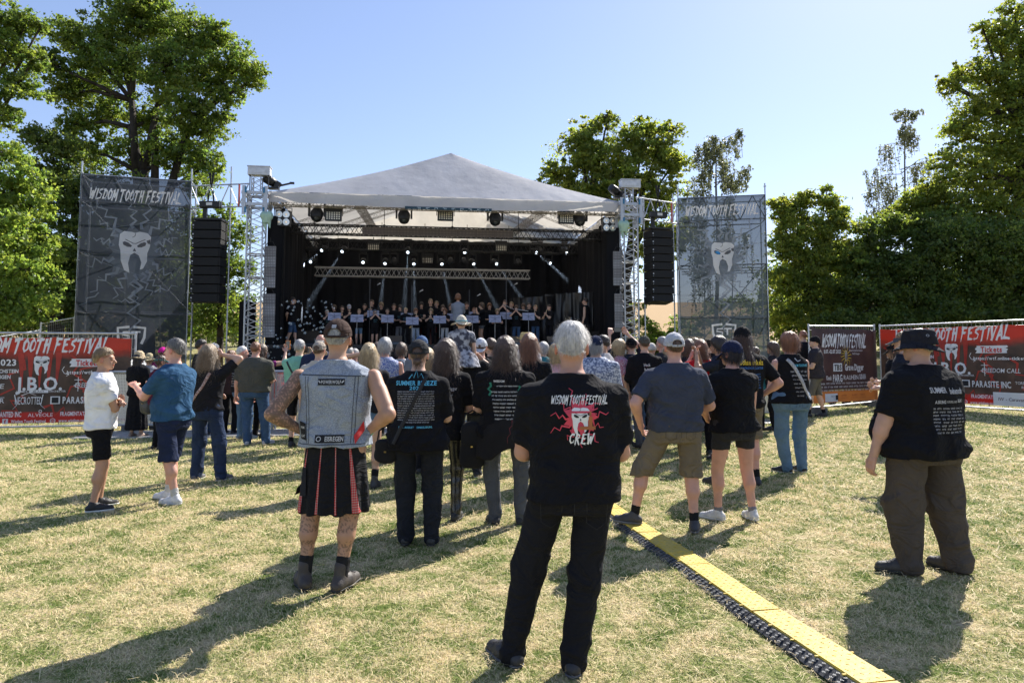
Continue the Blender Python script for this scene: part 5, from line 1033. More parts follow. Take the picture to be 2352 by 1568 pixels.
def person(label, u, top, Y=None, feet=None, base=None, face=0, skin=FAIR, w=1., dep=1., belly=0., belly_side=0., top_c=(.02, .02, .024), top_m=None, sleeve=.72, hem=.475, flare=0., bottom=('shorts', (.02, .02, .025)), bot_m=None, blen=.30, loose=1., socks=None, sockh=.1,
           shoe=(.03, .03, .03), sole=(.03, .03, .03), hair=('short', 'brown'), hat=None, hatc=(.03, .03, .035), aL='down', aR='down', legs=((.06, 0, 8), (.06, 0, 8)), head=0, tilt=0, group=None, cat='person', parts=True, res=None, bust=0, shoulder=1., hips=1., face_detail=False, name='person', neck=True, sway=0, tattoo=None, hand=None, footz=(0, 0), minor=False, hm=None, curlh=(.5, .5), dress=None, boots=1.06):
    NP[0] += 1; sd = NP[0]; rn = np.random.default_rng(sd*13+5)
    if feet is not None: bp = PG(u, feet); Y = bp.y
    elif base is not None: bp = P(u, top, Y); bp.z = base
    else: bp = P(u, top, Y); bp.z = float(g(bp.x, bp.y))
    H = P(u, top, bp.y).z-bp.z
    if hm: H = hm
    if hat in ('cap', 'capback', 'bucket', 'beanie', 'visor'): H -= .015
    if hat in ('fedora', 'sun'): H -= .05
    H /= 1.005; s = H/1.75; Y = bp.y; h = res or min(max(.0019*Y, .0078), .024 if s > .9 else .02)
    C = lambda *p: A3(*p)*H
    W_ = w; sh = .112*W_**.6*shoulder
    # joints in metres
    hip = [C(sx*.052*W_*hips+sway, 0, .515) for sx in (-1, 1)]; shd = [C(sx*sh, -.004, .784) for sx in (-1, 1)]
    ank = []; kn = []
    for k, sx in enumerate((-1, 1)):
        fx, fy, toe = legs[k]; t = A3(sx*fx*H, fy*H, .045*H+footz[k]); dl = max(1, float(np.linalg.norm(t-hip[k]))/(.474*H)*1.003); K_, t = ik(hip[k], t, .243*H*dl, .231*H*dl, (sx*.12+math.sin(R(toe))*sx*.6, 1, 0)); kn.append(K_.astype(f32)); ank.append(np.asarray(t, f32))
    el = []; wr = []
    for k, (sx, a) in enumerate(((-1, aL), (1, aR))):
        tg, pole = ARM[a] if isinstance(a, str) else a; tg = A3(sx*tg[0]*H*(1 if tg[0] < 0 else W_**.8), tg[1]*H, tg[2]*H)
        if belly and tg[1] > .1*H: tg[1] += belly*H*.6
        E, T_ = ik(shd[k], tg, .172*H, .150*H, (sx*pole[0], pole[1], pole[2])); el.append(E.astype(f32)); wr.append(np.asarray(T_, f32))
    hc = C(0, .012, .927)+A3(0, .035*s*math.sin(tilt), 0); hs = s*(1.0 if s > .9 else 1.0+(.9-s)*.75); 
    if s < .9: hc[2] = H-.128*hs*.98
    # ---- skin
    wa = W_**.6
    def torso_secs(inf, waist=1.): 
        q = [(.455, .070, .052), (.50, .090*hips, .064), (.54, .093*hips, .066), (.60, .078*waist, .056), (.66, .080, .060), (.74, .096, .066), (.79, .100, .058), (.815, .085, .048), (.835, .045, .038), (.85, .032, .034)]
        o = []
        for z, a, b in q:
            bl = belly*math.exp(-((z-.60)/.075)**2); o.append((z*H, a*W_*H+inf+belly_side*H*math.exp(-((z-.60)/.09)**2), b*W_**.7*dep*H+inf+bl*H*.5, sway*H*max(0, (z-.5))*0, bl*H*.42+(bust*.012*H*math.exp(-((z-.73)/.03)**2))))
        return o
    tz = .018*s if bottom[0] == 'trousers' else 0
    def body(Q):
        D = loft(Q, torso_secs(-.008))
        D = smin(D, cone(Q, C(0, -.004, .82), hc-A3(0, .010, .07)*hs, .056*s*wa, .052*s*wa**.5), .035*s)
        for k in (0, 1):
            a = smin(cone(Q, shd[k], el[k], .048*s*wa, .039*s*wa), cone(Q, el[k], wr[k], .040*s*wa, .026*s*wa**.5), .012*s)
            fore = el[k]*.7+wr[k]*.3; a = smin(a, cone(Q, el[k], fore, .039*s*wa, .041*s*wa), .02*s); a = smin(a, cone(Q, shd[k]*.6+el[k]*.4, el[k]*.8+shd[k]*.2, .046*s*wa, .042*s*wa), .02)
            D = smin(D, a, .022*s)
            lg = smin(cone(Q, hip[k], kn[k], (.080*s*wa-tz)*hips**.5, .056*s*wa**.8-tz), cone(Q, kn[k], ank[k], .052*s*wa**.7-tz, .034*s), .02*s)
            calf = kn[k]*.68+ank[k]*.32+A3(0, -.018*s, 0); lg = smin(lg, cone(Q, kn[k]*.85+ank[k]*.15+A3(0, -.008*s, 0), calf, .049*s*wa**.7-tz, .0545*s*wa**.6-tz), .03*s); lg = smin(lg, cone(Q, ank[k], ank[k]-A3(0, 0, .03*H*.5), .034*s), .02)
            D = smin(D, lg, .02*s)
        return D
    allp = np.array([*kn, *ank, *el, *wr, *shd, hc]); lo = allp.min(0)-.12*s*max(1, W_); hi = allp.max(0)+.12*s*max(1, W_); m = .2*H*W_*.6
    lo = np.minimum(lo, [-m, -m-belly*H*.2, 0]); hi = np.maximum(hi, [m, m+belly*H, 0]); hi[2] = max(wr[0][2], wr[1][2], hc[2])+.06
    Vb, Fb = surf(body, lo, hi, h); ms = [(Vb, Fb, np.ones((len(Vb), 3)))]
    yaw = R(head)
    def headf(Q):
        q = xf(Q, hc, yaw, tilt)/hs; D = ell(q, (0, -.012, .022), (.076, .096, .100)); D = smin(D, ell(q, (0, .030, -.048), (.054, .062, .060)), .03)
        D = smin(D, cone(q, (0, .062, -.085), (0, .07, -.088), .016), .025); D = smin(D, cone(q, (0, .092, .004), (0, .112, -.026), .008, .012), .012); D = smin(D, cone(q, (-.03, .076, .026), (.03, .076, .026), .012), .012)
        for sx in (-1, 1):
            D = np.maximum(D, -ell(q, (sx*.031, .098, .006), (.014, .012, .009))*1.0); D = smin(D, ell(q, (sx*.031, .080, .005), (.013, .013, .012)), .002)
            e = np.maximum(ell(q, (sx*.080, -.006, -.006), (.012, .021, .033)), -ell(q, (sx*.090, -.001, -.004), (.010, .012, .020))); D = smin(D, e, .008)
        D = smin(D, np.maximum(ell(q, (0, .088, -.053), (.023, .012, .0045)), -1), .005); D = smin(D, ell(q, (0, .086, -.063), (.018, .011, .005)), .004)
        D = smin(D, cone(q, (0, -.012, -.05), (0, -.022, -.14), .052*wa**.5), .02); return D*hs
    hh = max(h*.6, .0055) if Y < 9 else h*.62
    Vh, Fh = surf(headf, hc-A3(.125, .135, .15)*hs, hc+A3(.125, .15, .14)*hs, hh); ql = xf(Vh.astype(f32), hc, yaw, tilt)/hs; ch = np.ones((len(Vh), 3))
    lip = (np.abs(ql[:, 0]) < .022) & (ql[:, 1] > .078) & (np.abs(ql[:, 2]+.057) < .009); ch[lip] = (.85, .5, .5)
    for sx in (-1, 1):
        e = (((ql[:, 0]-sx*.031)/.013)**2+((ql[:, 2]-.005)/.009)**2 < 1) & (ql[:, 1] > .06); ch[e] = (.28, .25, .25)
        br = (np.abs(ql[:, 0]-sx*.031) < .018) & (np.abs(ql[:, 2]-.024) < .0045) & (ql[:, 1] > .06); ch[br] = (.4, .35, .3)
    ears = (np.abs(ql[:, 0]) > .076) & (np.abs(ql[:, 2]) < .05); ch[ears] = (1.05, .80, .78)
    if hair and hair[0] in ('short', 'crop', 'bald'):                     # stubble shading grows out of the hairline
        st = (ql[:, 2] > -.045+.55*(ql[:, 1]+.09)) & (ql[:, 1] < .075) & ~ears; ch[st] *= np.clip(np.array(HC[hair[1]])*1.6+.25, 0, 1)
    ms.append((Vh, Fh, ch))
    big = Y < 16 and not minor
    for k, sx in enumerate((-1, 1)):
        d = (wr[k]-el[k]).astype(float); d /= np.linalg.norm(d)
        out = np.array([-sx*.2, 1., .2]) if d[2] < -.4 else np.array([-sx*1., .0, .5])
        if d[2] > .5: out = np.array([-sx*1., .1, .3])
        if (aL, aR)[k] == 'hips': d = np.array([-sx*.75, .55, -.45]); out = np.array([0, -.7, -.3])
        if (aL, aR)[k] == 'front': d = d+np.array([-sx*.3, .2, .1])
        if (aL, aR)[k] == 'pocket': continue
        if big or Y < 9:
            v, f_ = hand_mesh(wr[k].astype(float), d, out, .108*H*1.02, sx, curlh[k]); ms.append((v, f_, np.ones((len(v), 3))*[1.02, .95, .93]))
        else:
            c_ = wr[k]+d.astype(f32)*.05*s; v, f_ = surf(lambda Q: smin(cone(Q, wr[k], c_, .022*s, .032*s), cone(Q, c_, c_+d.astype(f32)*.05*s, .030*s, .018*s), .02), np.minimum(wr[k], c_)-.1*s, np.maximum(wr[k], c_)+.1*s, min(h, .016)); ms.append((v, f_, np.ones((len(v), 3))))
    V, Fq, Cc = joinm(ms)
    if tattoo is not None:
        tm = tattoo(V, s, el, wr, kn, ank); Cc = Cc*tm
    root = mesh_np(name, V, Fq, skin, None, True, Cc); root.location = bp; root.rotation_euler = (0, 0, R(face)); tag(root, label, cat, group)
    root_parts = {}
    # ---- upper garment
    if top_c is not None:
        inf = .010*s+.006; zt = hem*H
        def tsecs():
            q = [(hem, .100*hips, .076), (.52, .101*hips, .077), (.56, .098, .073), (.60, .094, .069), (.66, .095, .069), (.74, .104, .073), (.79, .108, .063), (.815, .094, .053), (.832, .060, .044), (.846, .044, .041)]
            if sleeve is None: q = [(z, a*(.93 if z > .73 else 1), b) for z, a, b in q]
            o = []
            for z, a, b in q:
                if z < hem: continue
                bl = belly*math.exp(-((z-.585)/.085)**2); fl = flare*max(0, .62-z)
                o.append((z*H, (a*W_+fl)*H+inf+belly_side*H*math.exp(-((z-.58)/.10)**2), b*W_**.7*dep*H+inf+(bl*.5+fl)*H, 0, bl*H*.42+bust*.012*H*math.exp(-((z-.73)/.03)**2)))
            return o
        ts = tsecs()
        slope = [(.846, .052), (.832, .070)]
        def topf(Q):
            D = loft(Q, ts)
            if sleeve is not None:
                for k in (0, 1):
                    full = sleeve > 1; e = el[k]; a = cone(Q, shd[k], e, .053*s*wa+.003, .060*s*wa)
                    if not full:
                        b_ = shd[k]+(e-shd[k])*sleeve; dn = (e-shd[k])/np.linalg.norm(e-shd[k]); a = np.maximum(a, (Q-b_) @ dn)
                    else:
                        b_ = e+(wr[k]-e)*(sleeve-1); dn = (wr[k]-e)/np.linalg.norm(wr[k]-e); a2 = np.maximum(cone(Q, e, wr[k], .050*s*wa, .036*s*wa), (Q-b_) @ dn); a = smin(a, a2, .02*s)
                    D = smin(D, a, .03*s)
            D = D+folds(Q, -.013*min(1.2, s), 12, sd, (1, 1, 1.5))*(.5+1.1*np.exp(-((Q[:, 2]-.56*H)/(.09*H))**2))+folds(Q, -.003, 37, sd+3, (1, 1, 1.3))*(h < .016)-.006*s
            D = np.maximum(D, zt+.006*np.sin(Q[:, 0]*19+sd)+.004*np.sin(Q[:, 0]*43)-Q[:, 2]); D = np.maximum(D, -(cone(Q, C(0, .01, .80), C(0, .02, .90), .052*s*wa**.5+.004)))
            return D
        pts = np.array([*shd, *[shd[k]+(el[k]-shd[k])*min(1, sleeve or 0) for k in (0, 1)], *( [wr[0], wr[1]] if (sleeve or 0) > 1 else [])]); mw = max(x[1] for x in ts); md = max(x[2]+abs(x[4]) for x in ts)
        lo = np.minimum(pts.min(0)-.08*s*wa, [-mw-.02, -md-.02, zt-.02]); hi = np.maximum(pts.max(0)+.09*s*wa, [mw+.02, md+.03, .86*H]); Vt, Ft = surf(topf, lo, hi, h)
        nm = {None: 'vest', }.get(sleeve, 't_shirt'); nm = 'jacket' if (sleeve or 0) > 1 else nm
        if dress: nm = 'dress'
        to = mesh_np(nm, Vt, Ft, top_m or cloth('top_cloth_%d_%d_%d' % tuple(int(x*1000) for x in top_c), top_c), root, True); root_parts['top'] = (to, Vt, Ft)
    # ---- lower garment
    kind, bc = bottom[0], bottom[1]
    if kind:
        long_ = kind == 'trousers'; lw = loose
        bs = [(.452, .080*hips, .060), (.49, .095*hips, .071), (.53, .097*hips, .072), (.57, .088*hips, .066), (.60, .084, .062)]
        bs = [(z*H, a*W_*H+.008+belly_side*H*.9*math.exp(-((z-.56)/.08)**2), b*W_**.7*dep*H+.008+belly*H*.35*math.exp(-((z-.58)/.06)**2), 0, belly*H*.3*math.exp(-((z-.58)/.06)**2)-.004*H) for z, a, b in bs]
        zc = blen*H
        if kind in ('kilt', 'skirt'):
            r0 = .084*W_*H+.010; sk = [(zc, r0+(.56*H-zc)*.13*lw, r0*.80+(.56*H-zc)*.13*lw), (.50*H, r0+.008, r0*.80), (.56*H, r0*.96, r0*.76), (.60*H, .080*W_*H+.01, .066*H*W_+.01)]
            def botf(Q):
                D = loft(Q, sk, 2.2); an = np.arctan2(Q[:, 1], Q[:, 0]); t = np.clip((.55*H-Q[:, 2])/(.25*H), 0, 1); D = D+.010*t*np.sin(an*12+.5*np.sin(an*3))+folds(Q, -.002, 20, sd, (1, 1, .4)); return np.maximum(D, zc+.006*np.sin(an*6)-Q[:, 2])
            lo = (-.24*H, -.2*H, zc-.02); hi = (.24*H, .2*H, .61*H)
        else:
            def botf(Q):
                D0 = loft(Q, bs); Dl = None
                for k, sx in enumerate((-1, 1)):
                    rt = .080*s*wa*(.6+.4*lw); rk = .066*s*wa**.8*lw; ra = .050*s*lw*wa**.5; L = cone(Q, hip[k], kn[k], rt, rk)
                    if long_: L = smin(L, cone(Q, kn[k], ank[k]-A3(0, 0, .012*H), rk, ra), .03*s)
                    else:
                        e2 = kn[k]+(ank[k]-kn[k])*.5; L = smin(L, cone(Q, kn[k], e2, rk*1.04, rk*1.06), .02*s)
                    L = np.maximum(L, (zc if not long_ else ank[k][2]-.036*H)+.004*np.sin(Q[:, 0]*40)-Q[:, 2]); L = np.maximum(L, (Q[:, 2]-.56*H))
                    nrk = folds(Q, -.0115*s*lw, 21, sd+7+k, (1, 1, .95)); wz = np.exp(-((Q[:, 2]-kn[k][2])/(.07*H))**2)+np.exp(-((Q[:, 2]-.07*H)/(.05*H))**2)*1.3+.45*np.exp(-((Q[:, 2]-.46*H)/(.05*H))**2)+.3
                    L = L+nrk*wz*.8-.003; L = smin(L, D0, .03*s)
                    Dl = L if Dl is None else np.minimum(Dl, L)
                return np.maximum(Dl, Q[:, 2]-.60*H)
            pp = np.array([*hip, *kn, *([*ank] if long_ else [])]); mw = max(x[1] for x in bs); md = max(x[2]+abs(x[4]) for x in bs)
            lo = np.minimum(pp.min(0)-.10*s*wa*max(1, lw), [-mw-.02, -md-.02, 0]); lo[2] = (zc if not long_ else .0)-.01; hi = np.maximum(pp.max(0)+.10*s*wa*max(1, lw), [mw+.02, md+.03, .61*H]); hi[2] = .61*H
        Vp, Fp = surf(botf, lo, hi, h); bo = mesh_np({'kilt': 'kilt', 'skirt': 'skirt', 'shorts': 'shorts', 'trousers': 'trousers'}[kind], Vp, Fp, bot_m or cloth('bottom_cloth_%d_%d_%d' % tuple(int(x*1000) for x in bc), bc), root, True); root_parts['bottom'] = (bo, Vp, Fp)
    # ---- shoes
    if parts and shoe is not None:
        for k, sx in enumerate((-1, 1)):
            fx, fy, toe = legs[k]; a = R(-toe*sx); dv = A3(math.sin(-a), math.cos(-a), 0)*s; dv = A3(sx*math.sin(R(toe)), math.cos(R(toe)), 0)*s*boots; sv = A3(dv[1], -dv[0], 0); g0 = A3(ank[k][0], ank[k][1], footz[k]); zz = A3(0, 0, s)*boots
            def shf(Q, infl=0, zlo=0., zhi=1.):
                D = cone(Q, g0-dv*.035+zz*.038, g0+dv*.06+zz*.045, .036*s*boots+infl, .042*s*boots+infl); D = smin(D, cone(Q, g0+dv*.06+zz*.032, g0+dv*.155+zz*.026, .042*s*boots+infl, .034*s*boots+infl), .03*s); D = smin(D, cone(Q, g0-dv*.005+zz*.06, g0+zz*(.085 if sockh < .13 else .13), .040*s+infl, .041*s+infl), .03*s)
                return np.maximum(D, np.maximum(g0[2]+zlo*s-Q[:, 2], Q[:, 2]-g0[2]-zhi*s))
            lo = g0-A3(.2, .2, 0)*s; hi = g0+A3(.2, .22, .18)*s; hs2 = min(max(h*.7, .006), .014)
            v, f_ = surf(lambda Q: shf(Q, 0, .022)+folds(Q, -.0015, 50, sd), lo, hi, hs2); so_ = mesh_np('shoe', v, f_, M('shoe_%d_%d_%d' % tuple(int(x*999) for x in shoe), shoe, .55, .2, 20, bump=.3, bs=90), root, True)
            v, f_ = surf(lambda Q: shf(Q, .006*s, .0, .026), lo-A3(.01, .01, 0), hi+A3(.01, .01, 0), hs2); mesh_np('sole', v, f_, M('sole_%d_%d_%d' % tuple(int(x*999) for x in sole), sole, .6, .15, 20), so_, True)
            if Y < 9:
                lc = MB()
                for q in range(4):
                    c0 = g0+dv*(.055+.022*q)+zz*(.088-.008*q); lc.tube(c0-sv*.022, c0+sv*.022+dv*.006, .0028*s, 4)
                lc.build('shoelace', M('lace', (.25, .25, .25) if max(sole) > .3 else (.05, .05, .05), .8, .1, 9), so_)
            if socks is not None:
                t1 = ank[k]+(kn[k]-ank[k])*(sockh*2.1); v, f_ = surf(lambda Q: np.maximum(cone(Q, ank[k]-zz*.02, t1, .040*s, .046*s if sockh > .12 else .040*s)+folds(Q, -.002, 60, sd), -1), np.minimum(ank[k], t1)-.07*s, np.maximum(ank[k], t1)+.05*s, hs2); mesh_np('sock', v, f_, cloth('sock_cloth_%d' % int(socks[0]*99), socks), root, True)
    # ---- hair
    hcw = hc.astype(float)
    if hair:
        st, colr = hair[0], hair[1]; L = (hair[2] if len(hair) > 2 else .3)*s*1.0; hn = [None]
        def hairf(Q):
            q = xf(Q, hc, yaw, tilt)/hs; t = {'short': .010, 'crop': .004, 'bald': .003, 'mid': .020, 'long': .018, 'curly': .024, 'bob': .022, 'bun': .008, 'pony': .010, 'tail': .010, 'spiky': .014}[st]
            if hat: t = min(t, .003)
            D = 0; line = -.040+.62*(q[:, 1]+.085)+(.25*np.abs(q[:, 0])*(q[:, 1] > -.06)); 
            if st in ('mid', 'bob', 'long', 'curly'): line = -.085+.95*(q[:, 1]+.03); line = np.where(q[:, 1] < 0, -.10, line)
            D = ell(q, (0, -.014, .024), (.076, .097, .100))-(t+(.001 if hat else .005))*np.clip((q[:, 2]-line)/.050, .12, 1)**.7; D = smax(D, line-q[:, 2], .008)
            if st != 'curly' or hat: pass
            if st in ('short', 'crop', 'spiky', 'bald'):
                for sx in (-1, 1): D = smax(D, -(ell(q, (sx*.088, .002, -.016), (.030, .034, .046))), .006)
            if st == 'bald': D = np.maximum(D, q[:, 2]-.035+.25*(q[:, 1]+.1))
            D = D*hs+folds(q, -.0035 if st in ('short', 'crop', 'bald', 'bun') else -.007, 45, sd, (1, 1, .5))-(.001 if st in ('crop', 'bald', 'short') or hat else .004)
            if st in ('long', 'curly', 'bob'):
                Lr = L/hs; cw = (1.25 if st == 'curly' else 1.0); ls = [(-Lr, .060*cw, .018), (-Lr*.85, .082*cw, .034), (-Lr*.45, .092*cw, .044), (-.06, .088*cw, .062), (.0, .085, .078), (.06, .07, .07)]
                ls = [(z, a, b, 0, -.050-.028*min(1, max(0, -z)*9)) for z, a, b in ls]
                if st == 'bob': ls = [(-Lr, .082, .075, 0, -.025), (-.05, .088, .085, 0, -.02), (.02, .08, .08, 0, -.02)]
                m_ = loft(q, ls, 2.1)*hs+folds(q, -.010 if st == 'curly' else -.005, 30 if st == 'curly' else 55, sd+1, (1, 1, .8 if st == 'curly' else .12))
                m_ = smax(m_, -(ell(q, (0, .06, -.06), (.072, .07, .12))*hs), .01); D = smin(D, m_, .03*s)
            if st == 'bun': D = smin(D, ell(q, (0, -.108, -.055), (.036, .030, .030))*hs+folds(q, -.004, 70, sd), .012)
            if st in ('pony', 'tail'):
                k0 = (0, -.10, -.01) if st == 'pony' else (0, -.09, -.055); k1 = (.01, -.135, -.12) if st == 'pony' else (.015, -.125, -.18); k2 = (.0, -.12, -.10-L/hs)
                D = smin(D, smin(cone(q, k0, k1, .022, .030), cone(q, k1, k2, .030, .008), .02)*hs+folds(q, -.006, 60, sd, (1, 1, .3)), .015)
            return D
        ex = L if st in ('long', 'curly', 'bob', 'pony', 'tail') else .06
        lo = hc-A3(.17, .22, .10+ex+.06)*hs; hi = hc+A3(.17, .16, .17)*hs; hv = hh if Y > 9 else max(.006, hh)
        v, f_ = surf(hairf, lo, hi, hv); mm = [(v, f_)]
        if Y < 16 and st != 'bald' and len(v):
            ccv = hcw+np.array([0, -.01, .02]); q = (v-hcw)
            if st in ('short', 'crop', 'spiky'):
                n = int((5200 if Y < 5 else 1600 if Y < 9 else 500)); qq = xf(v.astype(f32), hc, yaw, tilt)/hs; v2 = v[(qq[:, 2] > -.010+.62*(qq[:, 1]+.085)) & ~((np.abs(qq[:, 0]) > .06) & (qq[:, 2] < .03))]; mm.append(strands(v2 if len(v2) > 9 else v, n, (.030 if st != 'crop' else .009)*s, .0016 if Y < 6 else .003, .0015, ccv, rn, .6, .45, .002))
            elif st in ('long', 'curly', 'mid', 'bob', 'pony', 'tail', 'bun'):
                if st == 'bun': n, ll = 500, .05
                else: n, ll = (4800 if Y < 9.5 else 700), .15
                mm.append(strands(v, n, ll*s if st != 'mid' else .06*s, .0028 if Y < 9.5 else .005, .015 if st == 'curly' else .003, ccv, rn, 1., .18, .012 if st == 'curly' else .005, 70))
        Vv, Ff, _ = joinm(mm); mesh_np('hair', Vv, Ff, hair_mat(colr), root, True)
    # ---- hats
    if hat:
        hb = min(max(h*.5, .0042), .012); HM = cloth('hat_cloth_%d_%d_%d' % tuple(int(x*999) for x in hatc), hatc, bump=.5)
        def dome(q, t, zc_=.03, tl=.12): 
            D = ell(q, (0, -.014, .030), (.079+t, .100+t, .098+t)); return np.maximum(D, (zc_-tl*q[:, 1])-q[:, 2])
        def hatf(Q):
            q = xf(Q, hc, yaw, tilt)/hs
            if hat in ('cap', 'capback', 'flat'):
                D = dome(q, .014, .018, -.10); an = np.arctan2(q[:, 0], q[:, 1]+.014); D = D+.0012*np.cos(an*6)**8
                yb = q[:, 1] if hat != 'capback' else -q[:, 1]; qb = q.copy(); qb[:, 1] = yb; cyl = np.sqrt((qb[:, 0]/.078)**2+((qb[:, 1]-.075)/.095)**2)-1
                zb = .030-.9*np.maximum(0, qb[:, 1]-.07)-5.5*qb[:, 0]**2*1.0; B = np.maximum(cyl*.07, np.abs(q[:, 2]-zb)-.0055); B = np.maximum(B, .05-qb[:, 1]); D = smin(D, B, .006)
                inner = ell(q, (0, -.014, .026), (.079+.007, .100+.007, .098+.006)); D = np.maximum(D, -inner)
                if hat == 'cap': D = np.maximum(D, -np.maximum(ell(q, (0, -.125, .036), (.046, .05, .034)), (.027)-q[:, 2]))
                else: D = np.maximum(D, -np.maximum(ell(q, (0, .125, .036), (.046, .05, .034)), .027-q[:, 2]))
                if True: rr = np.sqrt((q[:, 0])**2+(q[:, 1]+.014)**2+(q[:, 2]-.139)**2)-.008; D = smin(D, rr, .004)
            elif hat == 'bucket':
                D = loft(q, [(.012, .101, .122, 0, -.012), (.07, .094, .114, 0, -.012), (.108, .086, .104, 0, -.012), (.122, .070, .088, 0, -.012)], 2.2); cyl = np.sqrt((q[:, 0]/.15)**2+((q[:, 1]+.005)/.170)**2)-1; r_ = np.sqrt(q[:, 0]**2+q[:, 1]**2)
                zb = .012-.75*(r_-.105)+.006*np.sin(np.arctan2(q[:, 1], q[:, 0])*2+1); D = smin(D, np.maximum(cyl*.14, np.abs(q[:, 2]-zb)-.005), .008); D = np.maximum(D, -np.maximum(ell(q, (0, -.014, .02), (.084, .106, .104)), -1)); D = D+folds(q, -.002, 30, sd)
            elif hat == 'sun':
                D = loft(q, [(.02, .092, .110, 0, -.012), (.06, .090, .106, 0, -.012), (.11, .075, .09, 0, -.012), (.14, .045, .055, 0, -.012), (.15, .02, .02, 0, -.012)], 2.1); an = np.arctan2(q[:, 1], q[:, 0]); r_ = np.sqrt(q[:, 0]**2+q[:, 1]**2); cyl = r_-(.185+.01*np.sin(an*3))
                zb = .022-.35*(r_-.10)+.16*(r_-.09)*np.sin(an*3+sd)*1.0; D = smin(D, np.maximum(cyl, np.abs(q[:, 2]-zb)-.005), .01)
            elif hat == 'fedora':
                D = loft(q, [(.02, .090, .108, 0, -.012), (.08, .083, .100, 0, -.012), (.125, .066, .09, 0, -.012), (.132, .06, .08, 0, -.012)], 2.3); D = smax(D, -cone(q, (0, -.07, .150), (0, .07, .145), .022), .01); r_ = np.sqrt((q[:, 0]*1.08)**2+q[:, 1]**2); zb = .022+1.6*np.abs(q[:, 0])**2*1.0-.0*r_
                D = smin(D, np.maximum(r_-.155, np.abs(q[:, 2]-zb)-.004), .006)
            elif hat == 'beanie': D = dome(q, .016, -.01, .0)+folds(q, -.002, 40, sd, (3, 3, .3))
            elif hat == 'bandana':
                D = dome(q, .010, .0, -.25)+folds(q, -.003, 30, sd); D = smin(D, cone(q, (0, -.11, -.01), (.01, -.13, -.08), .016, .010), .01)
            elif hat == 'visor':
                D = np.maximum(np.maximum(ell(q, (0, -.014, .030), (.093, .114, .112)), -ell(q, (0, -.014, .030), (.086, .107, .104))), np.abs(q[:, 2]-.035)-.018); cyl = np.sqrt((q[:, 0]/.085)**2+((q[:, 1]-.085)/.11)**2)-1; zb = .030-.5*np.maximum(0, q[:, 1]-.07)-4*q[:, 0]**2; D = smin(D, np.maximum(np.maximum(cyl*.07, np.abs(q[:, 2]-zb)-.005), .05-q[:, 1]), .005)
            return D*hs
        e = .24 if hat in ('sun', 'bucket', 'fedora', 'cap', 'capback', 'visor') else .15; hb = hb if e < .2 else max(hb, .0055)
        v, f_ = surf(hatf, hc-A3(e, e, .10)*hs, hc+A3(e, e, .19)*hs, hb*(1.0)); nm = {'cap': 'cap', 'capback': 'cap', 'flat': 'cap', 'bucket': 'bucket_hat', 'sun': 'sun_hat', 'fedora': 'straw_hat', 'beanie': 'beanie', 'bandana': 'bandana', 'visor': 'sun_visor'}[hat]
        root_parts['hat'] = (mesh_np(nm, v, f_, HM, root, True), v, f_)
    root_parts.update(root=root, H=H, s=s, hc=hc, wr=wr, el=el, shd=shd, kn=kn, ank=ank, hip=hip, bp=bp, face=face, hs=hs, yaw=yaw); return root_parts
def bvh(part): return BVHTree.FromPolygons([tuple(p) for p in part[1]], [tuple(int(i) for i in f) for f in part[2]])
def back_map(pr, part='top', cx=0., zc=None, sy=-1, sc=1.):
    """mapping of drawing metres onto the back of a garment; zc is the height (share of body height) of y = 0"""
    T = bvh(pr[part]); H = pr['H']; z0 = (zc or .72)*H
    def mp(x, y, l):
        o = Vector((x*sc+cx, sy*2, z0+y*sc)); hit = T.ray_cast(o, Vector((0, -sy, 0)))
        if hit[0] is None: return Vector((x*sc+cx, sy*.1, z0+y*sc))
        return hit[0]+Vector((0, sy*(l+.002), 0))
    return mp
def strap(pr, pts, w, mat, part='top', name='shoulder_strap', lift=.006, n=26, sy=-1):
    """ribbon lying on the back along (x, z) way points given in shares of body height"""
    T = bvh(pr[part]); H = pr['H']; P_ = []
    for k in range(n+1):
        t = k/n*(len(pts)-1); i = min(int(t), len(pts)-2); f = t-i; P_.append((pts[i][0]*(1-f)+pts[i+1][0]*f, pts[i][1]*(1-f)+pts[i+1][1]*f))
    V = []; last = sy*.1
    for k, (x, z) in enumerate(P_):
        a = P_[max(0, k-1)]; b = P_[min(n, k+1)]; d = Vector((b[0]-a[0], b[1]-a[1])).normalized(); nn = Vector((-d.y, d.x))*w/2
        for sg in (-1, 1):
            px, pz = x*H+nn.x*sg, z*H+nn.y*sg; h_ = T.ray_cast(Vector((px, sy*2, pz)), Vector((0, -sy, 0))); y = h_[0].y if h_[0] is not None else last; last = y; V.append((px, y+sy*lift, pz)); V.append((px, y+sy*(lift+.004), pz))
    F_ = []
    for k in range(n): a = 4*k; F_ += [(a+1, a+3, a+7, a+5), (a, a+4, a+6, a+2), (a, a+1, a+5, a+4), (a+2, a+6, a+7, a+3)]
    return MB().add(V, F_).build(name, mat, pr['root'], True)
def held(name, label, cat, pr, at, build, rz=0, group=None):
    """a thing held by or hanging on a person: local point in the person's frame -> world"""
    m = Matrix.Translation(pr['bp']) @ Matrix.Rotation(R(pr['face']), 4, 'Z'); p = m @ Vector([float(x) for x in at]); t = thing(name, label, cat, p, R(pr['face']+rz), group); build(t); return t
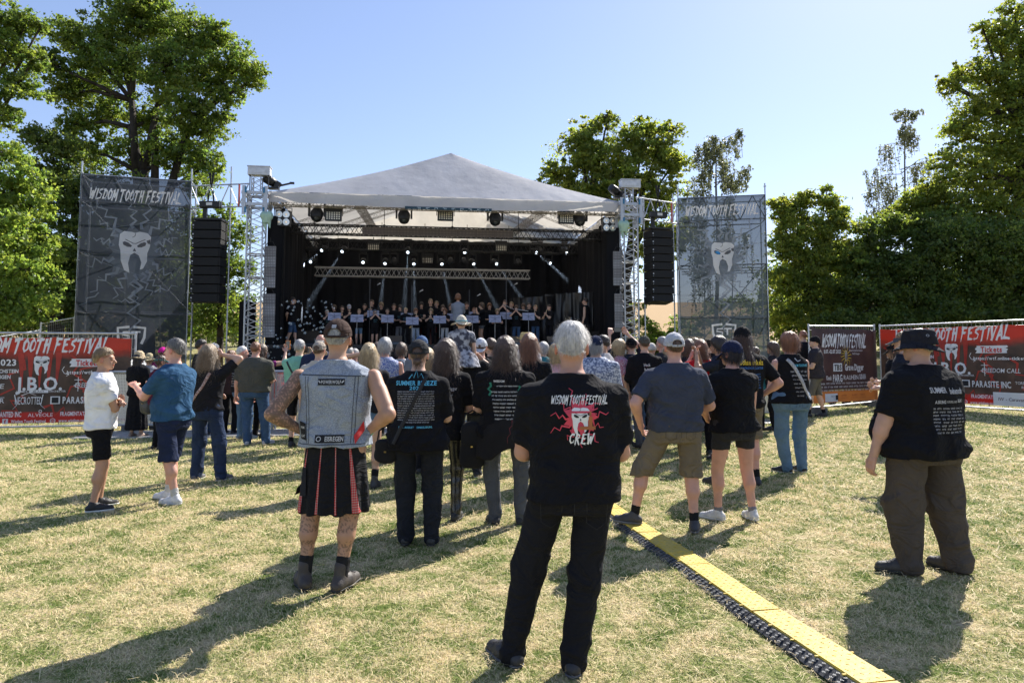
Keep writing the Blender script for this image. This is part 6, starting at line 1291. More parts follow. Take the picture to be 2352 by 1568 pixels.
# ---------------------------------------------------------------- people in the crowd
BLK = (.0095, .0095, .012); BLK2 = (.016, .016, .019); DARKT = (.04, .045, .055); KHAKI = (.17, .14, .10); JEANS = (.045, .085, .16); NAVY = (.018, .026, .06); JEANL = (.10, .17, .26)
def denim(name, c): return M(name, c, .9, .3, 5, bump=.5, bs=260, fine=(240, mul(c, 1.35)), spec=.15)
JM = denim('blue_denim', JEANS); JML = denim('light_denim', JEANL); JG = denim('grey_denim', (.075, .08, .09)); JD = denim('dark_denim', (.022, .036, .075))
def zv(pr, v): return (EYE+(815-v)/F*pr['bp'].y-pr['bp'].z)/pr['H']
CY = M('cyan_print', (.10, .42, .60), .7, .1, 9); GY = M('grey_print', (.42, .42, .45), .7, .15, 9); YE = M('yellow_shirt_print', (.72, .50, .03), .7, .1, 9); BL = M('blue_shirt_print', (.05, .16, .42), .7, .1, 9); PK = M('pink_print', (.62, .06, .10), .7, .1, 9)
CC = dict(capw='cap')
# 1 crew man, nearest
def tat_none(*a): return 1
crew = person('nearest man with short white hair in a black crew T-shirt seen from behind', 1318, 738, feet=1540, face=-2, hair=('short', 'white'), skin=skin_mat('ruddy_skin', (.50, .27, .19)), aL='front', aR='front', legs=((.18, .03, 35), (.0, -.02, 12)), bottom=('trousers', (.013, .013, .016)), w=1.22, loose=1.16, hem=.488, sleeve=.80, top_c=BLK, boots=1.15, shoe=(.03, .03, .035), sole=(.10, .10, .11), head=-4)
mp = back_map(crew, cx=.03, zc=.5); z0 = .5*crew['H']; zz = lambda v: zv(crew, v)*crew['H']-z0
w_ = Art(); p_ = Art(); d_ = Art(); o_ = Art(); rn_ = random.Random(9)
for k in range(11):
    a = 2*math.pi*k/11+.2; r1 = rn_.uniform(.12, .165); p_.line(zig(.045*math.cos(a), zz(952)+.045*math.sin(a), r1*math.cos(a), zz(952)+r1*math.sin(a)*.95, 5, .018, k+3), .011, .003)
p_.poly([(.085*math.cos(a)*r, zz(950)+.10*math.sin(a)*r) for a, r in [(2*math.pi*k/18, (.62 if k % 2 else 1.)) for k in range(18)]])
w_.brush('WISDOM TOOTH FESTIVAL', 0, zz(912), .275, .036, 4, .22); w_.brush('CREW', .008, zz(995), .12, .044, 6, .24)
skull(w_, d_, 0, zz(956), .085); o_.rect(.048, zz(960), .018, .055).rect(.048, zz(941), .008, .02).rect(.035, zz(972), .075, .016)
p2 = Art().rect(0, zz(938), .09, .010).line([(.04, zz(938)), (.085, zz(930))], .008, .003).line([(.04, zz(939)), (.08, zz(942))], .008, .003)
T_ = crew['top'][0]; p_.build('shirt_print_lightning', mp, PK, T_, .0015, .00004, lim=.03); w_.build('shirt_print_lettering', mp, PR_WHITE, T_, .004, .00004, lim=.03); d_.build('shirt_print_dark', mp, PR_BLACK, T_, .0065, lim=.03); o_.build('shirt_print_bottle', mp, M('amber_print', (.40, .14, .05), .7, .1, 9), T_, .0085, lim=.03); p2.build('shirt_print_headband', mp, PK, T_, .0065, lim=.03)
Bt = back_map(crew, 'bottom', 0, .5); pk = Art()
for sx in (-1, 1): pk.line([(sx*.11-.05, -.00), (sx*.11+.05, -.00)], .006).line([(sx*.11-.052, 0), (sx*.11-.048, -.12), (sx*.11, -.15), (sx*.11+.048, -.12), (sx*.11+.052, 0)], .003)
pk.line([(0, .03), (0, -.10)], .004).line([(-.17, .025), (.17, .025)], .004); pk.build('back_pocket', Bt, cloth('trouser_seam', (.035, .035, .04)), crew['bottom'][0], .002, lim=.04)
Art().add([(.0+.006*math.cos(a)-.10, -.012+.006*math.sin(a)) for a in [k*.785 for k in range(8)]], [(0, k, k+1) for k in range(1, 7)]).build('pocket_button', Bt, STEEL, crew['bottom'][0], .006)
# 2 man in denim vest and kilt
def tattoo(V, s, el, wr, kn, ank):
    q = V.astype(f32); f = np.sin(q[:, 0]*170+2.6*np.sin(q[:, 2]*63+q[:, 1]*50)+1.5*np.sin(q[:, 2]*151))*np.sin(q[:, 2]*110+2.5*np.sin(q[:, 1]*90+q[:, 0]*73)+q[:, 1]*60); m = np.zeros(len(V))
    left = (q[:, 0] < -.20) & (q[:, 2] > .9) & (q[:, 2] < 1.42); legs_ = (q[:, 2] < .60) & (q[:, 2] > .2)
    m[left] = np.clip((f[left]+.55)*3, 0, 1)*.75; m[legs_] = np.clip((f[legs_]-.05)*4, 0, 1)*.70*(np.abs(np.sin(q[legs_][:, 2]*9)) > .25); return (1-m)[:, None]*np.ones(3)+m[:, None]*np.array([.22, .27, .30])
def plaid():
    m, n, b = node_mat('red_tartan'); tc = n.nodes.new('ShaderNodeTexCoord'); c = None
    for dr, sc_ in (('X', 26), ('Z', 20)):
        wv = n.nodes.new('ShaderNodeTexWave'); wv.bands_direction = dr; wv.inputs['Scale'].default_value = sc_; wv.inputs['Distortion'].default_value = .3; n.links.new(tc.outputs['Object'], wv.inputs[0]); r = ramp(n, wv.outputs['Fac'], [(.35, (.55, .012, .015)), (.55, (.02, .03, .03)), (.8, (.42, .01, .012)), (.97, (.5, .5, .45))]); c = r if c is None else mixc(n, .5, c, r)
    n.links.new(c, b.inputs['Base Color']); b.inputs['Roughness'].default_value = .9; return m
VEST = M('stonewashed_denim', (.24, .27, .32), .9, .28, 7, bump=.6, bs=220, fine=(160, (.36, .40, .46)), spec=.15); SEAM = cloth('dark_seam', (.07, .08, .10)); PATCH = M('patch_black', (.015, .015, .017), .9, .2, 30)
kilt = person('man in grey denim battle vest, brown cap and black kilt with hands on hips', 765, 728, feet=1350, face=0, hair=('crop', 'grey'), skin=TAN, hat='cap', hatc=(.055, .034, .028), aL='hips', aR='hips', sleeve=None, top_m=VEST, top_c=(.2, .2, .2), hem=.53, w=1.22, shoulder=1.12, flare=.06, bottom=('kilt', (.014, .014, .016)), blen=.285, loose=.55, legs=((.105, -.01, 25), (.035, -.03, 15)), socks=(.02, .02, .022), sockh=.14, boots=1.2, shoe=(.06, .05, .045), sole=(.03, .03, .03), tattoo=tattoo, parts=True)
T_ = kilt['top'][0]; mp = back_map(kilt, cx=0, zc=.5); z0 = .5*kilt['H']; zz = lambda v: zv(kilt, v)*kilt['H']-z0
sm = Art(); sm.line([(-.23, zz(858)), (.23, zz(862))], .008)
for x in (-.17, -.15, .15, .17): sm.line([(x*1.03, zz(862)), (x*.9, zz(1008))], .004)
sm.line([(-.22, zz(1010)), (.22, zz(1010))], .006); sm.build('seam', mp, SEAM, T_, .001, .00005, lim=.03)
pa = Art().rect(.005, zz(874), .175, .042).rect(.005, zz(997), .185, .050); pa.add([(-.21, zz(960)), (-.165, zz(965)), (-.155, zz(1002)), (-.20, zz(998))], [(0, 1, 2), (0, 2, 3)]); pa.build('patch', mp, PATCH, T_, .004, lim=.03)
pt = Art().text('POWERWOLF', .005, zz(874), .13, .022, 1); pt.line([(-.078, zz(871)), (-.065, zz(876))], .008).line([(.088, zz(871)), (.075, zz(876))], .008).text('EISREGEN', .035, zz(997), .115, .030, 1); pt.line([(-.062+.014*math.cos(k*.7), zz(997)+.014*math.sin(k*.7)) for k in range(10)], .005); pt.text('PUNK', -.182, zz(974), .03, .016); pt.text('CAT', -.178, zz(992), .03, .016); pt.build('patch_lettering', mp, M('patch_white', (.5, .5, .5), .9, .1, 9), T_, .008, lim=.03)
Art().add([(.155, zz(992)), (.205, zz(962)), (.212, zz(982)), (.165, zz(1010))], [(0, 3, 1), (1, 3, 2)]).build('red_patch', mp, PR_RED, T_, .004, lim=.03)
kp = back_map(kilt, 'bottom', 0, .285); q = Art(); Kh = (.53-.285)*kilt['H']
for x, w0, w1 in ((-.215, .0, .045), (-.075, .006, .018), (.055, .006, .013), (.175, .01, .045)): q.add([(x*.72-w0/2, Kh), (x*.72+w0/2, Kh), (x+w1/2, .012), (x-w1/2, .012)], [(0, 2, 1), (0, 3, 2)])
q.build('tartan_pleat', kp, plaid(), kilt['bottom'][0], .003, lim=.03)
Art().poly([(-.235, .30*0+.12), (-.155, .12), (-.16, .36*0+.30), (-.19, .30)]).build('cargo_pocket', kp, cloth('kilt_pocket', (.022, .022, .026)), kilt['bottom'][0], .010, lim=.03)
held('wristband', 'green festival wristband on the right wrist of the man in the kilt', 'wristband', kilt, kilt['wr'][1]*.93+kilt['el'][1]*.07, lambda t: MB().lathe([(.030, -.014), (.036, -.012), (.036, .012), (.030, .014)], 14, (0, 0, 0), Vector((0, 0, 1)).rotation_difference(Vector((kilt['wr'][1]-kilt['el'][1]).tolist())).to_matrix().to_4x4()).build('band', M('green_band', (.02, .22, .10), .5, .1, 9), t))
hb = kilt['hat'][0]; Art().rect(0, 0, .030, .005).rect(0, .008, .030, .004).rect(0, -.008, .030, .004).build('cap_badge', back_map(kilt, 'hat', 0, (kilt['hc'][2]+.085*kilt['hs'])/kilt['H']), PR_WHITE, hb, .001)
MB().path([Vector((.087*math.cos(a)*kilt['hs'], kilt['hc'][1]-.014+.106*math.sin(a)*kilt['hs'], kilt['hc'][2]+.018)) for a in np.linspace(R(205), R(335), 12)], [.008]*12, 5).build('cap_strap', BLACKP, hb)
# 3 man in white T-shirt
p1 = person('man in white T-shirt and black shorts with crossed arms, smiling to the right', 222, 798, feet=1170, face=-52, hair=('short', 'dirty'), aL='cross', aR='cross', top_c=(.78, .78, .80), bottom=('shorts', BLK), blen=.315, skin=TAN, shoe=(.02, .02, .02), sole=(.75, .75, .75), hem=.50, head=-28, legs=((.075, .02, 5), (.075, -.03, 5)), w=1.06, loose=1.15, sleeve=.68)
# 4 blue T-shirt man gesturing
p2_ = person('man in petrol blue T-shirt and navy cargo shorts gesturing with both open hands', 392, 777, feet=1156, face=75, hair=('short', 'darkgrey'), skin=PINK, aL=((.06, .21, .71), (.5, -.5, -1)), aR=((.10, .19, .685), (.7, -.5, -1)), top_c=(.030, .085, .165), bottom=('shorts', NAVY), blen=.265, hem=.505, belly=.035, w=1.12, loose=1.25, legs=((.03, -.06, 0), (.09, .10, 5)), shoe=(.62, .62, .64), sole=(.6, .6, .6), socks=(.5, .5, .5), sleeve=.75, curlh=(.25, .25), head=8)
# 5 curly blonde woman
p3_ = person('woman with long curly blonde hair, black top, flared jeans and a patterned shoulder bag', 470, 793, feet=1104, face=-12, hair=('curly', 'dirty', .27), aR='eyes', aL='front', top_c=BLK2, bottom=('trousers', JEANS), bot_m=JD, hem=.52, hips=1.12, w=1.08, loose=1.25, legs=((.075, 0, 5), (.12, .02, 12)), shoe=(.10, .10, .11), sole=(.5, .5, .5), bust=1, sleeve=.75)
BAG = M('tan_leather', (.36, .15, .09), .5, .3, 14, bump=.4, bs=60, fine=(30, (.14, .04, .035)))
def bag(w, h, dp, mat, flap=None):
    def f(t):
        v, q = surf(lambda Q: ((np.abs(Q[:, 0]/(w/2*(1.05-.25*Q[:, 2]/h)))**3+np.abs(Q[:, 1]/(dp/2))**3+np.abs((Q[:, 2]-h/2)/(h/2))**3.5)**(1/3.)-1)*dp*.5+folds(Q, -.005, 22, int(w*99)), (-w*.6, -dp*.6, 0), (w*.6, dp*.6, h), .010); mesh_np('bag_body', v, q, mat, t, True)
        v, q = surf(lambda Q: np.maximum((np.abs(Q[:, 0]/(w/2*.9))**3+np.abs((Q[:, 1]+dp*.06)/(dp/2))**3+np.abs((Q[:, 2]-h*.72)/(h*.3))**4)**(1/3.)-1, -1)*dp*.5, (-w*.55, -dp*.7, h*.4), (w*.55, dp*.5, h*1.05), .010); mesh_np('flap', v, q, flap or mat, t, True)
        MB().path([Vector((-w*.36, 0, h*.96)), Vector((-w*.30, 0, h+.07)), Vector((0, .01, h+.11)), Vector((w*.30, 0, h+.07)), Vector((w*.36, 0, h*.96))], [.007]*5, 6).build('handle', mat, t); MB().box((0, -dp*.57, h*.5), (.018, .006, .012)).build('clasp', M('brass', (.5, .35, .12), .3, .1, 5, metal=.9), t)
    return f
held('shoulder_bag', 'reddish patterned shoulder bag with tan base at the hip of the curly blonde woman', 'bag', p3_, (-.21, -.05, .80), bag(.26, .17, .10, BAG), -15); strap(p3_, [(.07, .80), (.02, .70), (-.06, .60), (-.105, .545)], .035, M('patterned_strap', (.22, .10, .09), .8, .3, 50, fine=(90, (.5, .4, .35))))
# 6 woman with band shirt and bun
p4_ = person('woman in black band T-shirt and wide black trousers with a bun under her cap', 957, 776, feet=1250, face=0, hair=('bun', 'brown'), hat='cap', hatc=(.03, .032, .035), aL='front', aR='front', top_c=BLK, bottom=('trousers', (.018, .02, .026)), hem=.462, flare=.12, hips=1.1, w=1.12, loose=1.22, legs=((.055, .0, 5), (.075, -.01, 5)), sleeve=.92)
T_ = p4_['top'][0]; z0 = .5*p4_['H']; mp = back_map(p4_, cx=0, zc=.5); zz = lambda v: zv(p4_, v)*p4_['H']-z0
Art().text('SUMMER BREEZE', 0, zz(877), .33, .036, 1).text('2025', .0, zz(888), .10, .028).text('12.-16. AUGUST    DINKELSBUHL', 0, zz(974), .27, .016, 1).line([(-.06, zz(868)), (-.035, zz(858)), (-.02, zz(866)), (0, zz(848)), (.015, zz(866)), (.04, zz(856)), (.06, zz(868))], .008, .004).build('shirt_print_title', mp, CY, T_, .003, .00005, lim=.04)
a = Art(); [a.smallprint(0, zz(896+5.2*k), .30 if k < 13 else .22, .0115, k) for k in range(14)]; a.build('shirt_print_list', mp, GY, T_, .003, .00001)
strap(p4_, [(.055, .835), (.0, .72), (-.06, .60), (-.105, .50)], .03, M('black_webbing', (.02, .02, .022), .8, .1, 5))
held('shoulder_bag', 'small round black shoulder bag hanging at the left of the woman in wide trousers', 'bag', p4_, (-.255, -.02, .66), bag(.20, .19, .09, cloth('black_canvas', (.018, .018, .02))))
# 7 curly brown woman behind her
p5_ = person('woman with long curly brown hair in black T-shirt and shiny leggings', 1022, 781, feet=1195, face=-6, hair=('curly', 'brown', .34), aL='front', aR='front', top_c=BLK, bottom=('trousers', (.02, .02, .022)), bot_m=M('leggings', (.012, .012, .014), .25, .2, 8, bump=.3, bs=20, spec=.6), hem=.45, w=.98, loose=.92, legs=((.05, 0, 5), (.06, 0, 5)), sleeve=.85, shoe=(.03, .03, .03))
T_ = p5_['top'][0]; mp = back_map(p5_, zc=.70); Art().text('Grave Digger', .05, .06, .16, .03, 1).smallprint(.03, .0, .14, .014, 4).smallprint(.03, -.04, .12, .014, 5).build('shirt_print', mp, GY, T_, .003, .00002)
# 8 big curly woman with jacket round the waist
p6_ = person('woman with long grey brown curls, black festival T-shirt and a jacket tied at her waist', 1160, 776, feet=1205, face=-2, hair=('curly', 'brown', .30), aL='front', aR='front', top_c=BLK, bottom=('trousers', (.07, .075, .085)), bot_m=JG, hem=.47, hips=1.15, w=1.22, loose=1.02, legs=((.055, 0, 22), (.085, 0, 12)), sleeve=.9, bust=1)
T_ = p6_['top'][0]; z0 = .5*p6_['H']; mp = back_map(p6_, zc=.5); zz = lambda v: zv(p6_, v)*p6_['H']-z0
a = Art(); a.text('WISDOM', -.05, zz(873), .10, .02).smallprint(.03, zz(884), .2, .013, 2); [a.smallprint(.01, zz(897+8.5*k), .26-.01*k, .015, 30+k, .5) for k in range(8)]; a.build('shirt_print_list', mp, PR_WHITE, T_, .003, .00002)
Art().line(zig(-.13, zz(876), -.14, zz(905), 4, .02, 3), .02).line(zig(.13, zz(884), .15, zz(903), 4, .02, 4), .018).build('shirt_print_green', mp, M('green_print', (.02, .20, .13), .7, .1, 9), T_, .003)
jk = person.__globals__['surf'](lambda Q: np.maximum(loft(Q, [(.36*p6_['H'], .165*p6_['H'], .115*p6_['H'], 0, -.01), (.50*p6_['H'], .145*p6_['H'], .11*p6_['H'], 0, -.01), (.575*p6_['H'], .125*p6_['H'], .095*p6_['H'], 0, 0)], 2.4)+folds(Q, -.016, 14, 5, (1, 1, .4)), np.maximum(Q[:, 1]-.05, (.36*p6_['H']+.10*np.sin(Q[:, 0]*9+1))-Q[:, 2])), (-.36, -.26, .5), (.36, .26, 1.02), .013)
mesh_np('waist_jacket', *jk, cloth('jacket_black', (.018, .017, .018), bump=.8, bs=40), p6_['root'], True)
a = Art(); a.text('20  25', 0, .46, .18, .03); [a.line(zig(.07+.04*k, .42, .03+.06*k, .22, 5, .012, k), .008, .003) for k in range(3)]; jm = dict(j=(None, jk[0], jk[1]), H=p6_['H']); a.build('jacket_print', back_map(jm, 'j', 0, .32), M('faded_red_print', (.16, .03, .035), .8, .2, 9), [c for c in p6_['root'].children if c.name.startswith('waist')][0], .004)
held('backpack', 'black rucksack hanging low at the left of the woman with long curls', 'bag', p6_, (-.30, .02, .50), bag(.24, .42, .16, cloth('black_canvas', (.018, .018, .02))))
# 9 khaki shorts man on the ramp
p7_ = person('man in slate T-shirt and white cap with one foot on the yellow ramp', 1556, 760, feet=1222, face=4, hair=('crop', 'brown'), hat='cap', hatc=(.50, .50, .52), skin=PINK, aL=((.145, .03, .535), (.8, -.8, 0)), aR=((.08, .14, .58), (.9, -.5, -.3)), top_c=(.050, .058, .085), bottom=('shorts', KHAKI), hem=.505, blen=.275, w=1.26, loose=1.28, legs=((.205, .06, 55), (.085, -.01, 20)), footz=(.05, 0), shoe=(.05, .05, .055), sole=(.16, .16, .16), socks=(.015, .015, .016), sockh=.10, sleeve=.78)
# 10 navy cap woman
p8_ = person('dark haired woman in navy cap, black top, dark shorts and white sneakers', 1690, 782, feet=1196, face=18, hair=('mid', 'dark'), hat='flat', hatc=(.018, .024, .06), skin=PINK, aL=((.10, .09, .56), (.8, -.6, 0)), aR='front', top_c=BLK, bottom=('shorts', (.035, .036, .04)), bot_m=denim('black_denim', (.028, .029, .033)), hem=.495, blen=.40, hips=1.18, w=1.12, loose=1.15, legs=((.085, .04, 30), (.10, -.02, 10)), shoe=(.60, .60, .58), sole=(.62, .62, .6), socks=(.2, .2, .22), sockh=.05, sleeve=.35, head=22, shoulder=1.05)
# 11 band shirt man with ponytail
p9_ = person('tall man with ponytail, black cap and black T-shirt with yellow lettering', 1714, 750, feet=1116, face=8, hair=('tail', 'brown', .22), hat='flat', hatc=(.012, .012, .014), aL='front', aR=((.13, .06, .56), (.8, -.8, 0)), top_c=BLK, bottom=('shorts', KHAKI), hem=.49, blen=.30, w=1.16, loose=1.25, legs=((.16, .06, 30), (.06, -.02, 5)), shoe=(.03, .03, .032), sole=(.05, .05, .05), socks=(.015, .015, .015), sockh=.12, sleeve=.80, skin=PINK)
T_ = p9_['top'][0]; z0 = .5*p9_['H']; mp = back_map(p9_, zc=.5); zz = lambda v: zv(p9_, v)*p9_['H']-z0
a = Art().text('böhse onkelz', .03, zz(831), .30, .062, 1); [a.smallprint(-.04, zz(858+6*k), .06, .02, 50+k) for k in range(6)]; a.build('shirt_print_yellow', mp, YE, T_, .003, .00003, lim=.05)
a = Art().text('WAITING ROCK CLUB TOUR', .03, zz(844), .29, .026, 1); [a.smallprint(.08, zz(858+6*k), .13, .02, 60+k) for k in range(6)]; a.build('shirt_print_blue', mp, BL, T_, .003, .00003, lim=.05)
# 12 sleeveless woman
pa_ = person('woman with short ginger hair, sleeveless black shirt and white bag strap', 1822, 764, feet=1088, face=16, hair=('mid', 'ginger'), skin=PINK, aL='front', aR='front', sleeve=None, top_c=BLK, bottom=('trousers', JEANL), bot_m=JML, hem=.50, hips=1.28, w=1.2, loose=1.12, legs=((.03, .03, 35), (.10, .03, 5)), shoe=(.02, .02, .022), sole=(.45, .45, .45), bust=1, shoulder=.98, head=15)
T_ = pa_['top'][0]; z0 = .5*pa_['H']; mp = back_map(pa_, zc=.5); zz = lambda v: zv(pa_, v)*pa_['H']-z0
a = Art().line([(-.03, zz(822)), (0, zz(829)), (.05, zz(826))], .02, .008); [a.smallprint(.02, zz(852+9*k), .26-.025*k, .028 if k < 2 else .018, 80+k, .6) for k in range(7)]; a.build('shirt_print_list', mp, GY, T_, .003, .00003); Art().text('WISDOM TOOTH FEST', .03, zz(838), .26, .032, 1).build('shirt_print_title', mp, CY, T_, .003, .00003)
strap(pa_, [(-.075, .815), (-.02, .74), (.045, .62), (.10, .53)], .045, M('white_patterned_strap', (.55, .55, .56), .8, .1, 60, fine=(120, (.25, .25, .27))))
# 13 big man with bucket hat
pb_ = person('large man in black T-shirt, brown cargo trousers and black bucket hat looking left', 2135, 747, feet=1318, face=22, hair=('crop', 'grey'), hat='bucket', hatc=(.020, .020, .026), skin=skin_mat('light_tan_skin', (.52, .31, .23)), aL=((.150, .07, .465), (1, -.7, 0)), aR=((.10, .17, .60), (.7, -.8, 0)), top_c=BLK, bottom=('trousers', (.080, .066, .056)), hem=.475, w=1.55, dep=1.1, belly=.075, belly_side=.022, hips=1.1, loose=1.5, legs=((.07, .03, 45), (.13, -.03, -5)), boots=1.2, shoe=(.05, .045, .042), sole=(.03, .03, .03), sleeve=.84, head=22, shoulder=.98)
T_ = pb_['top'][0]; z0 = .5*pb_['H']; mp = back_map(pb_, cx=-.01, zc=.5); zz = lambda v: zv(pb_, v)*pb_['H']-z0
a = Art().text('SUMMER', -.09, zz(891), .13, .038, 1).text('behemoth', .07, zz(893), .13, .042, 1).text('ASKING', -.08, zz(917), .09, .022, 1).text('KORPIKLAANI', .02, zz(917), .09, .018, 0).text('SILENT', .10, zz(915), .05, .022, 1)
[a.smallprint(0, zz(924+7.4*k), .27, .013, 90+k, .9) for k in range(1, 9)]; a.build('shirt_print_list', mp, GY, T_, .003, .00002)
hh_ = pb_['hat'][0]; hmp = back_map(pb_, 'hat', 0, (pb_['hc'][2]+.075*pb_['hs'])/pb_['H']); a = Art()
for x in (-.035, .03): a.line([(x+.0075*math.cos(k*.6), .0075*math.sin(k*.6)) for k in range(12)], .004)
a.build('eyelet', hmp, M('eyelet_grey', (.25, .25, .27), .4, .1, 5, metal=.5), hh_, .001)
def seams(pr_, col, low=.36, pockets=True):
    mp_ = back_map(pr_, 'bottom', 0, .5); h_ = pr_['H']; a_ = Art(); b_ = Art()
    a_.line([(0, .035*h_), (0, -.02*h_)], .005).line([(-.10*h_, .040*h_), (.10*h_, .040*h_)], .006)
    if pockets:
        for sx in (-1, 1): x = sx*.050*h_; a_.line([(x-.026*h_, .022*h_), (x+.026*h_, .022*h_), (x+.025*h_, -.022*h_), (x, -.032*h_), (x-.025*h_, -.022*h_), (x-.026*h_, .022*h_)], .005)
    for sx in (-1, 0, 1): b_.rect(sx*.06*h_, .045*h_, .012, .022*h_)
    a_.build('seam', mp_, M('seam_%d' % int(col[0]*999), col, .9, .1, 30), pr_['bottom'][0], .002, lim=.04); b_.build('belt_loop', mp_, M('seam_%d' % int(col[0]*999), col, .9, .1, 30), pr_['bottom'][0], .006, lim=.04)
for q_, c_ in ((p7_, (.10, .08, .055)), (p9_, (.10, .08, .055)), (p8_, (.012, .012, .014)), (pb_, (.045, .037, .031)), (pa_, (.05, .09, .14)), (p3_, (.012, .02, .045)), (p6_, (.04, .042, .048))): seams(q_, c_)
# smaller foreground and middle people, behind those
def cap(**k): return k
person('man with grey patterned sun visor and dark T-shirt half hidden behind the large man', 2078, 756, Y=8.3, face=62, hair=('short', 'dirty'), hat='visor', hatc=(.10, .10, .11), aL='front', aR='front', top_c=(.02, .022, .032), bottom=('shorts', BLK2), blen=.3, w=1.12, socks=BLK, belly=.02)
person('woman in black cap with long brown hair next to the visor man', 2052, 790, Y=11.2, face=70, hair=('long', 'brown', .25), hat='flat', hatc=BLK, aL='front', aR='front', top_c=BLK, bottom=('trousers', BLK2), w=1.0)
m13 = person('man in black bandana and dark T-shirt standing before the brown fence banner', 1872, 771, Y=14.7, face=68, hair=('crop', 'dark'), hat='bandana', hatc=BLK, aL='front', aR=((.12, .1, .55), (.7, -.7, 0)), top_c=(.04, .035, .04), bottom=('shorts', (.13, .12, .10)), blen=.27, w=1.1, belly=.03, socks=BLK, legs=((.04, .1, 0), (.05, -.08, 0)))
person('bald man whose head shows above the fence edge behind the ginger woman', 1845, 757, Y=16.8, face=20, hair=('bald', 'redbrown'), top_c=BLK2, bottom=('trousers', BLK2), w=1.05)
person('woman with very long dark hair and black top turned left near the barrier end', 1776, 785, Y=13.2, face=60, hair=('long', 'brown', .38), aL='front', aR=((.14, .02, .5), (.6, -1, 0)), top_c=(.03, .026, .028), bottom=('trousers', BLK), w=1.0, bust=1)
person('woman in wide beige straw sun hat and long black clothes by the red banner', 320, 800, Y=12.9, face=-8, hair=('long', 'dark', .3), hat='sun', hatc=(.50, .40, .26), aL='front', aR='down', top_c=BLK, bottom=('skirt', BLK), blen=.09, hem=.48, w=.98, loose=.55, shoe=(.35, .25, .2), sole=(.4, .4, .4))
m19 = person('woman in maroon T-shirt with a teal banded hat beside the black clad woman', 370, 812, Y=11.3, face=-35, hair=('mid', 'brown'), hat='visor', hatc=(.06, .22, .22), aL='front', aR='front', top_c=(.10, .010, .028), bottom=('trousers', BLK), w=1.12, hem=.47, skin=PINK, head=-20)
held('shoulder_bag', 'large dark navy shopper bag hanging beside the maroon T-shirt', 'bag', m19, (-.30, -.05, .56), bag(.34, .36, .14, M('navy_leather', (.02, .025, .04), .4, .2, 9)))
person('person in bright pink cap partly hidden behind the gesturing man', 374, 797, Y=14.2, face=10, hair=('short', 'brown'), hat='flat', hatc=(.75, .03, .35), top_c=(.5, .05, .25), bottom=('trousers', NAVY))
person('woman in floppy pale straw hat behind the maroon T-shirt', 343, 806, Y=14.0, face=20, hair=('mid', 'dirty'), hat='sun', hatc=(.42, .36, .22), top_c=(.3, .3, .32), bottom=('trousers', NAVY))
person('dark haired man with sunglasses standing behind the curly blonde woman', 462, 779, Y=13.2, face=-65, hair=('short', 'dark'), top_c=BLK2, bottom=('trousers', BLK), w=1.05)
person('young person in pale grey cap and glasses looking right beside the mesh fence', 490, 788, Y=13.6, face=-75, hair=('short', 'brown'), hat='flat', hatc=(.36, .37, .40), top_c=BLK2, bottom=('trousers', JEANS))
person('woman with brown ponytail between the grey cap and the white haired man', 531, 804, Y=13.4, face=-10, hair=('pony', 'redbrown', .12), top_c=(.05, .03, .03), bottom=('trousers', BLK))
m25 = person('white haired man in black festival T-shirt and faded jeans holding a bottle', 550, 794, feet=1008, face=-42, hair=('crop', 'white'), skin=PINK, top_c=BLK, bottom=('trousers', JEANL), bot_m=JML, legs=((.04, .02, 20), (.10, .04, 5)), shoe=(.22, .28, .34), sole=(.5, .5, .5), hem=.5, head=-20)
mp = back_map(m25, zc=.74); a = Art(); [a.smallprint(0, -.06-.045*k, .22-.01*k, .024, 120+k) for k in range(6)]; a.build('shirt_print_list', mp, GY, m25['top'][0], .003, .00003); Art().text('WISDOM TOOTH', 0, .02, .24, .03).build('shirt_print_title', mp, CY, m25['top'][0], .003)
held('water_bottle', 'clear plastic bottle in the hand of the white haired man', 'bottle', m25, m25['wr'][0]+A3(0, .03, -.20), lambda t: (MB().lathe([(.028, 0), (.033, .01), (.033, .14), (.014, .18), (.013, .19)], 12).build('bottle_body', M('clear_plastic', (.6, .65, .68), .15, .05, 5, spec=.8), t), MB().lathe([(.016, .185), (.016, .205)], 10).build('bottle_cap', PR_WHITE, t)))
person('broad man in olive grey T-shirt and blue jeans near the barrier', 581, 784, feet=1021, face=-3, hair=('crop', 'redbrown'), skin=PINK, top_c=(.085, .082, .068), bottom=('trousers', JEANS), bot_m=JM, w=1.42, belly=.02, hem=.51, loose=1.15, legs=((.05, -.02, 20), (.115, .03, 20)), shoe=(.5, .5, .52), sole=(.6, .6, .6), sleeve=.9, aR='front')
m27 = person('woman with brown hair and glasses holding up an orange phone', 600, 791, Y=12.9, face=-30, hair=('bob', 'brown', .13), aR=((.16, .2, .93), (.6, -.4, -1)), aL='front', top_c=(.16, .02, .12), bottom=('trousers', BLK), sleeve=.5)
def phone(case, w=.075, h=.15):
    def f(t):
        MB().box((0, 0, h/2), (w, .010, h)).build('phone_case', case, t); MB().box((0, -.0062, h/2), (w*.86, .002, h*.88)).build('screen', M('phone_screen', (.03, .04, .05), .1, .2, 5, spec=.8), t)
    return f
held('mobile_phone', 'phone in orange case held up in front of the stage', 'phone', m27, m27['wr'][1]+A3(0, .05, .04), phone(M('orange_case', (.75, .22, .02), .5, .1, 5), .085, .17), 30)
mint = person('grey haired man in mint green shirt with black straps taking a picture', 688, 779, Y=11.5, face=-4, hair=('short', 'grey'), top_c=(.22, .48, .36), bottom=('shorts', BLK), blen=.3, hem=.50, w=1.2, aL='phone', aR='phone', sleeve=.9, socks=BLK)
strap(mint, [(-.09, .80), (-.0, .66), (.09, .56)], .03, BLACKP); strap(mint, [(.09, .80), (.05, .68), (.10, .60)], .03, BLACKP, lift=.012)
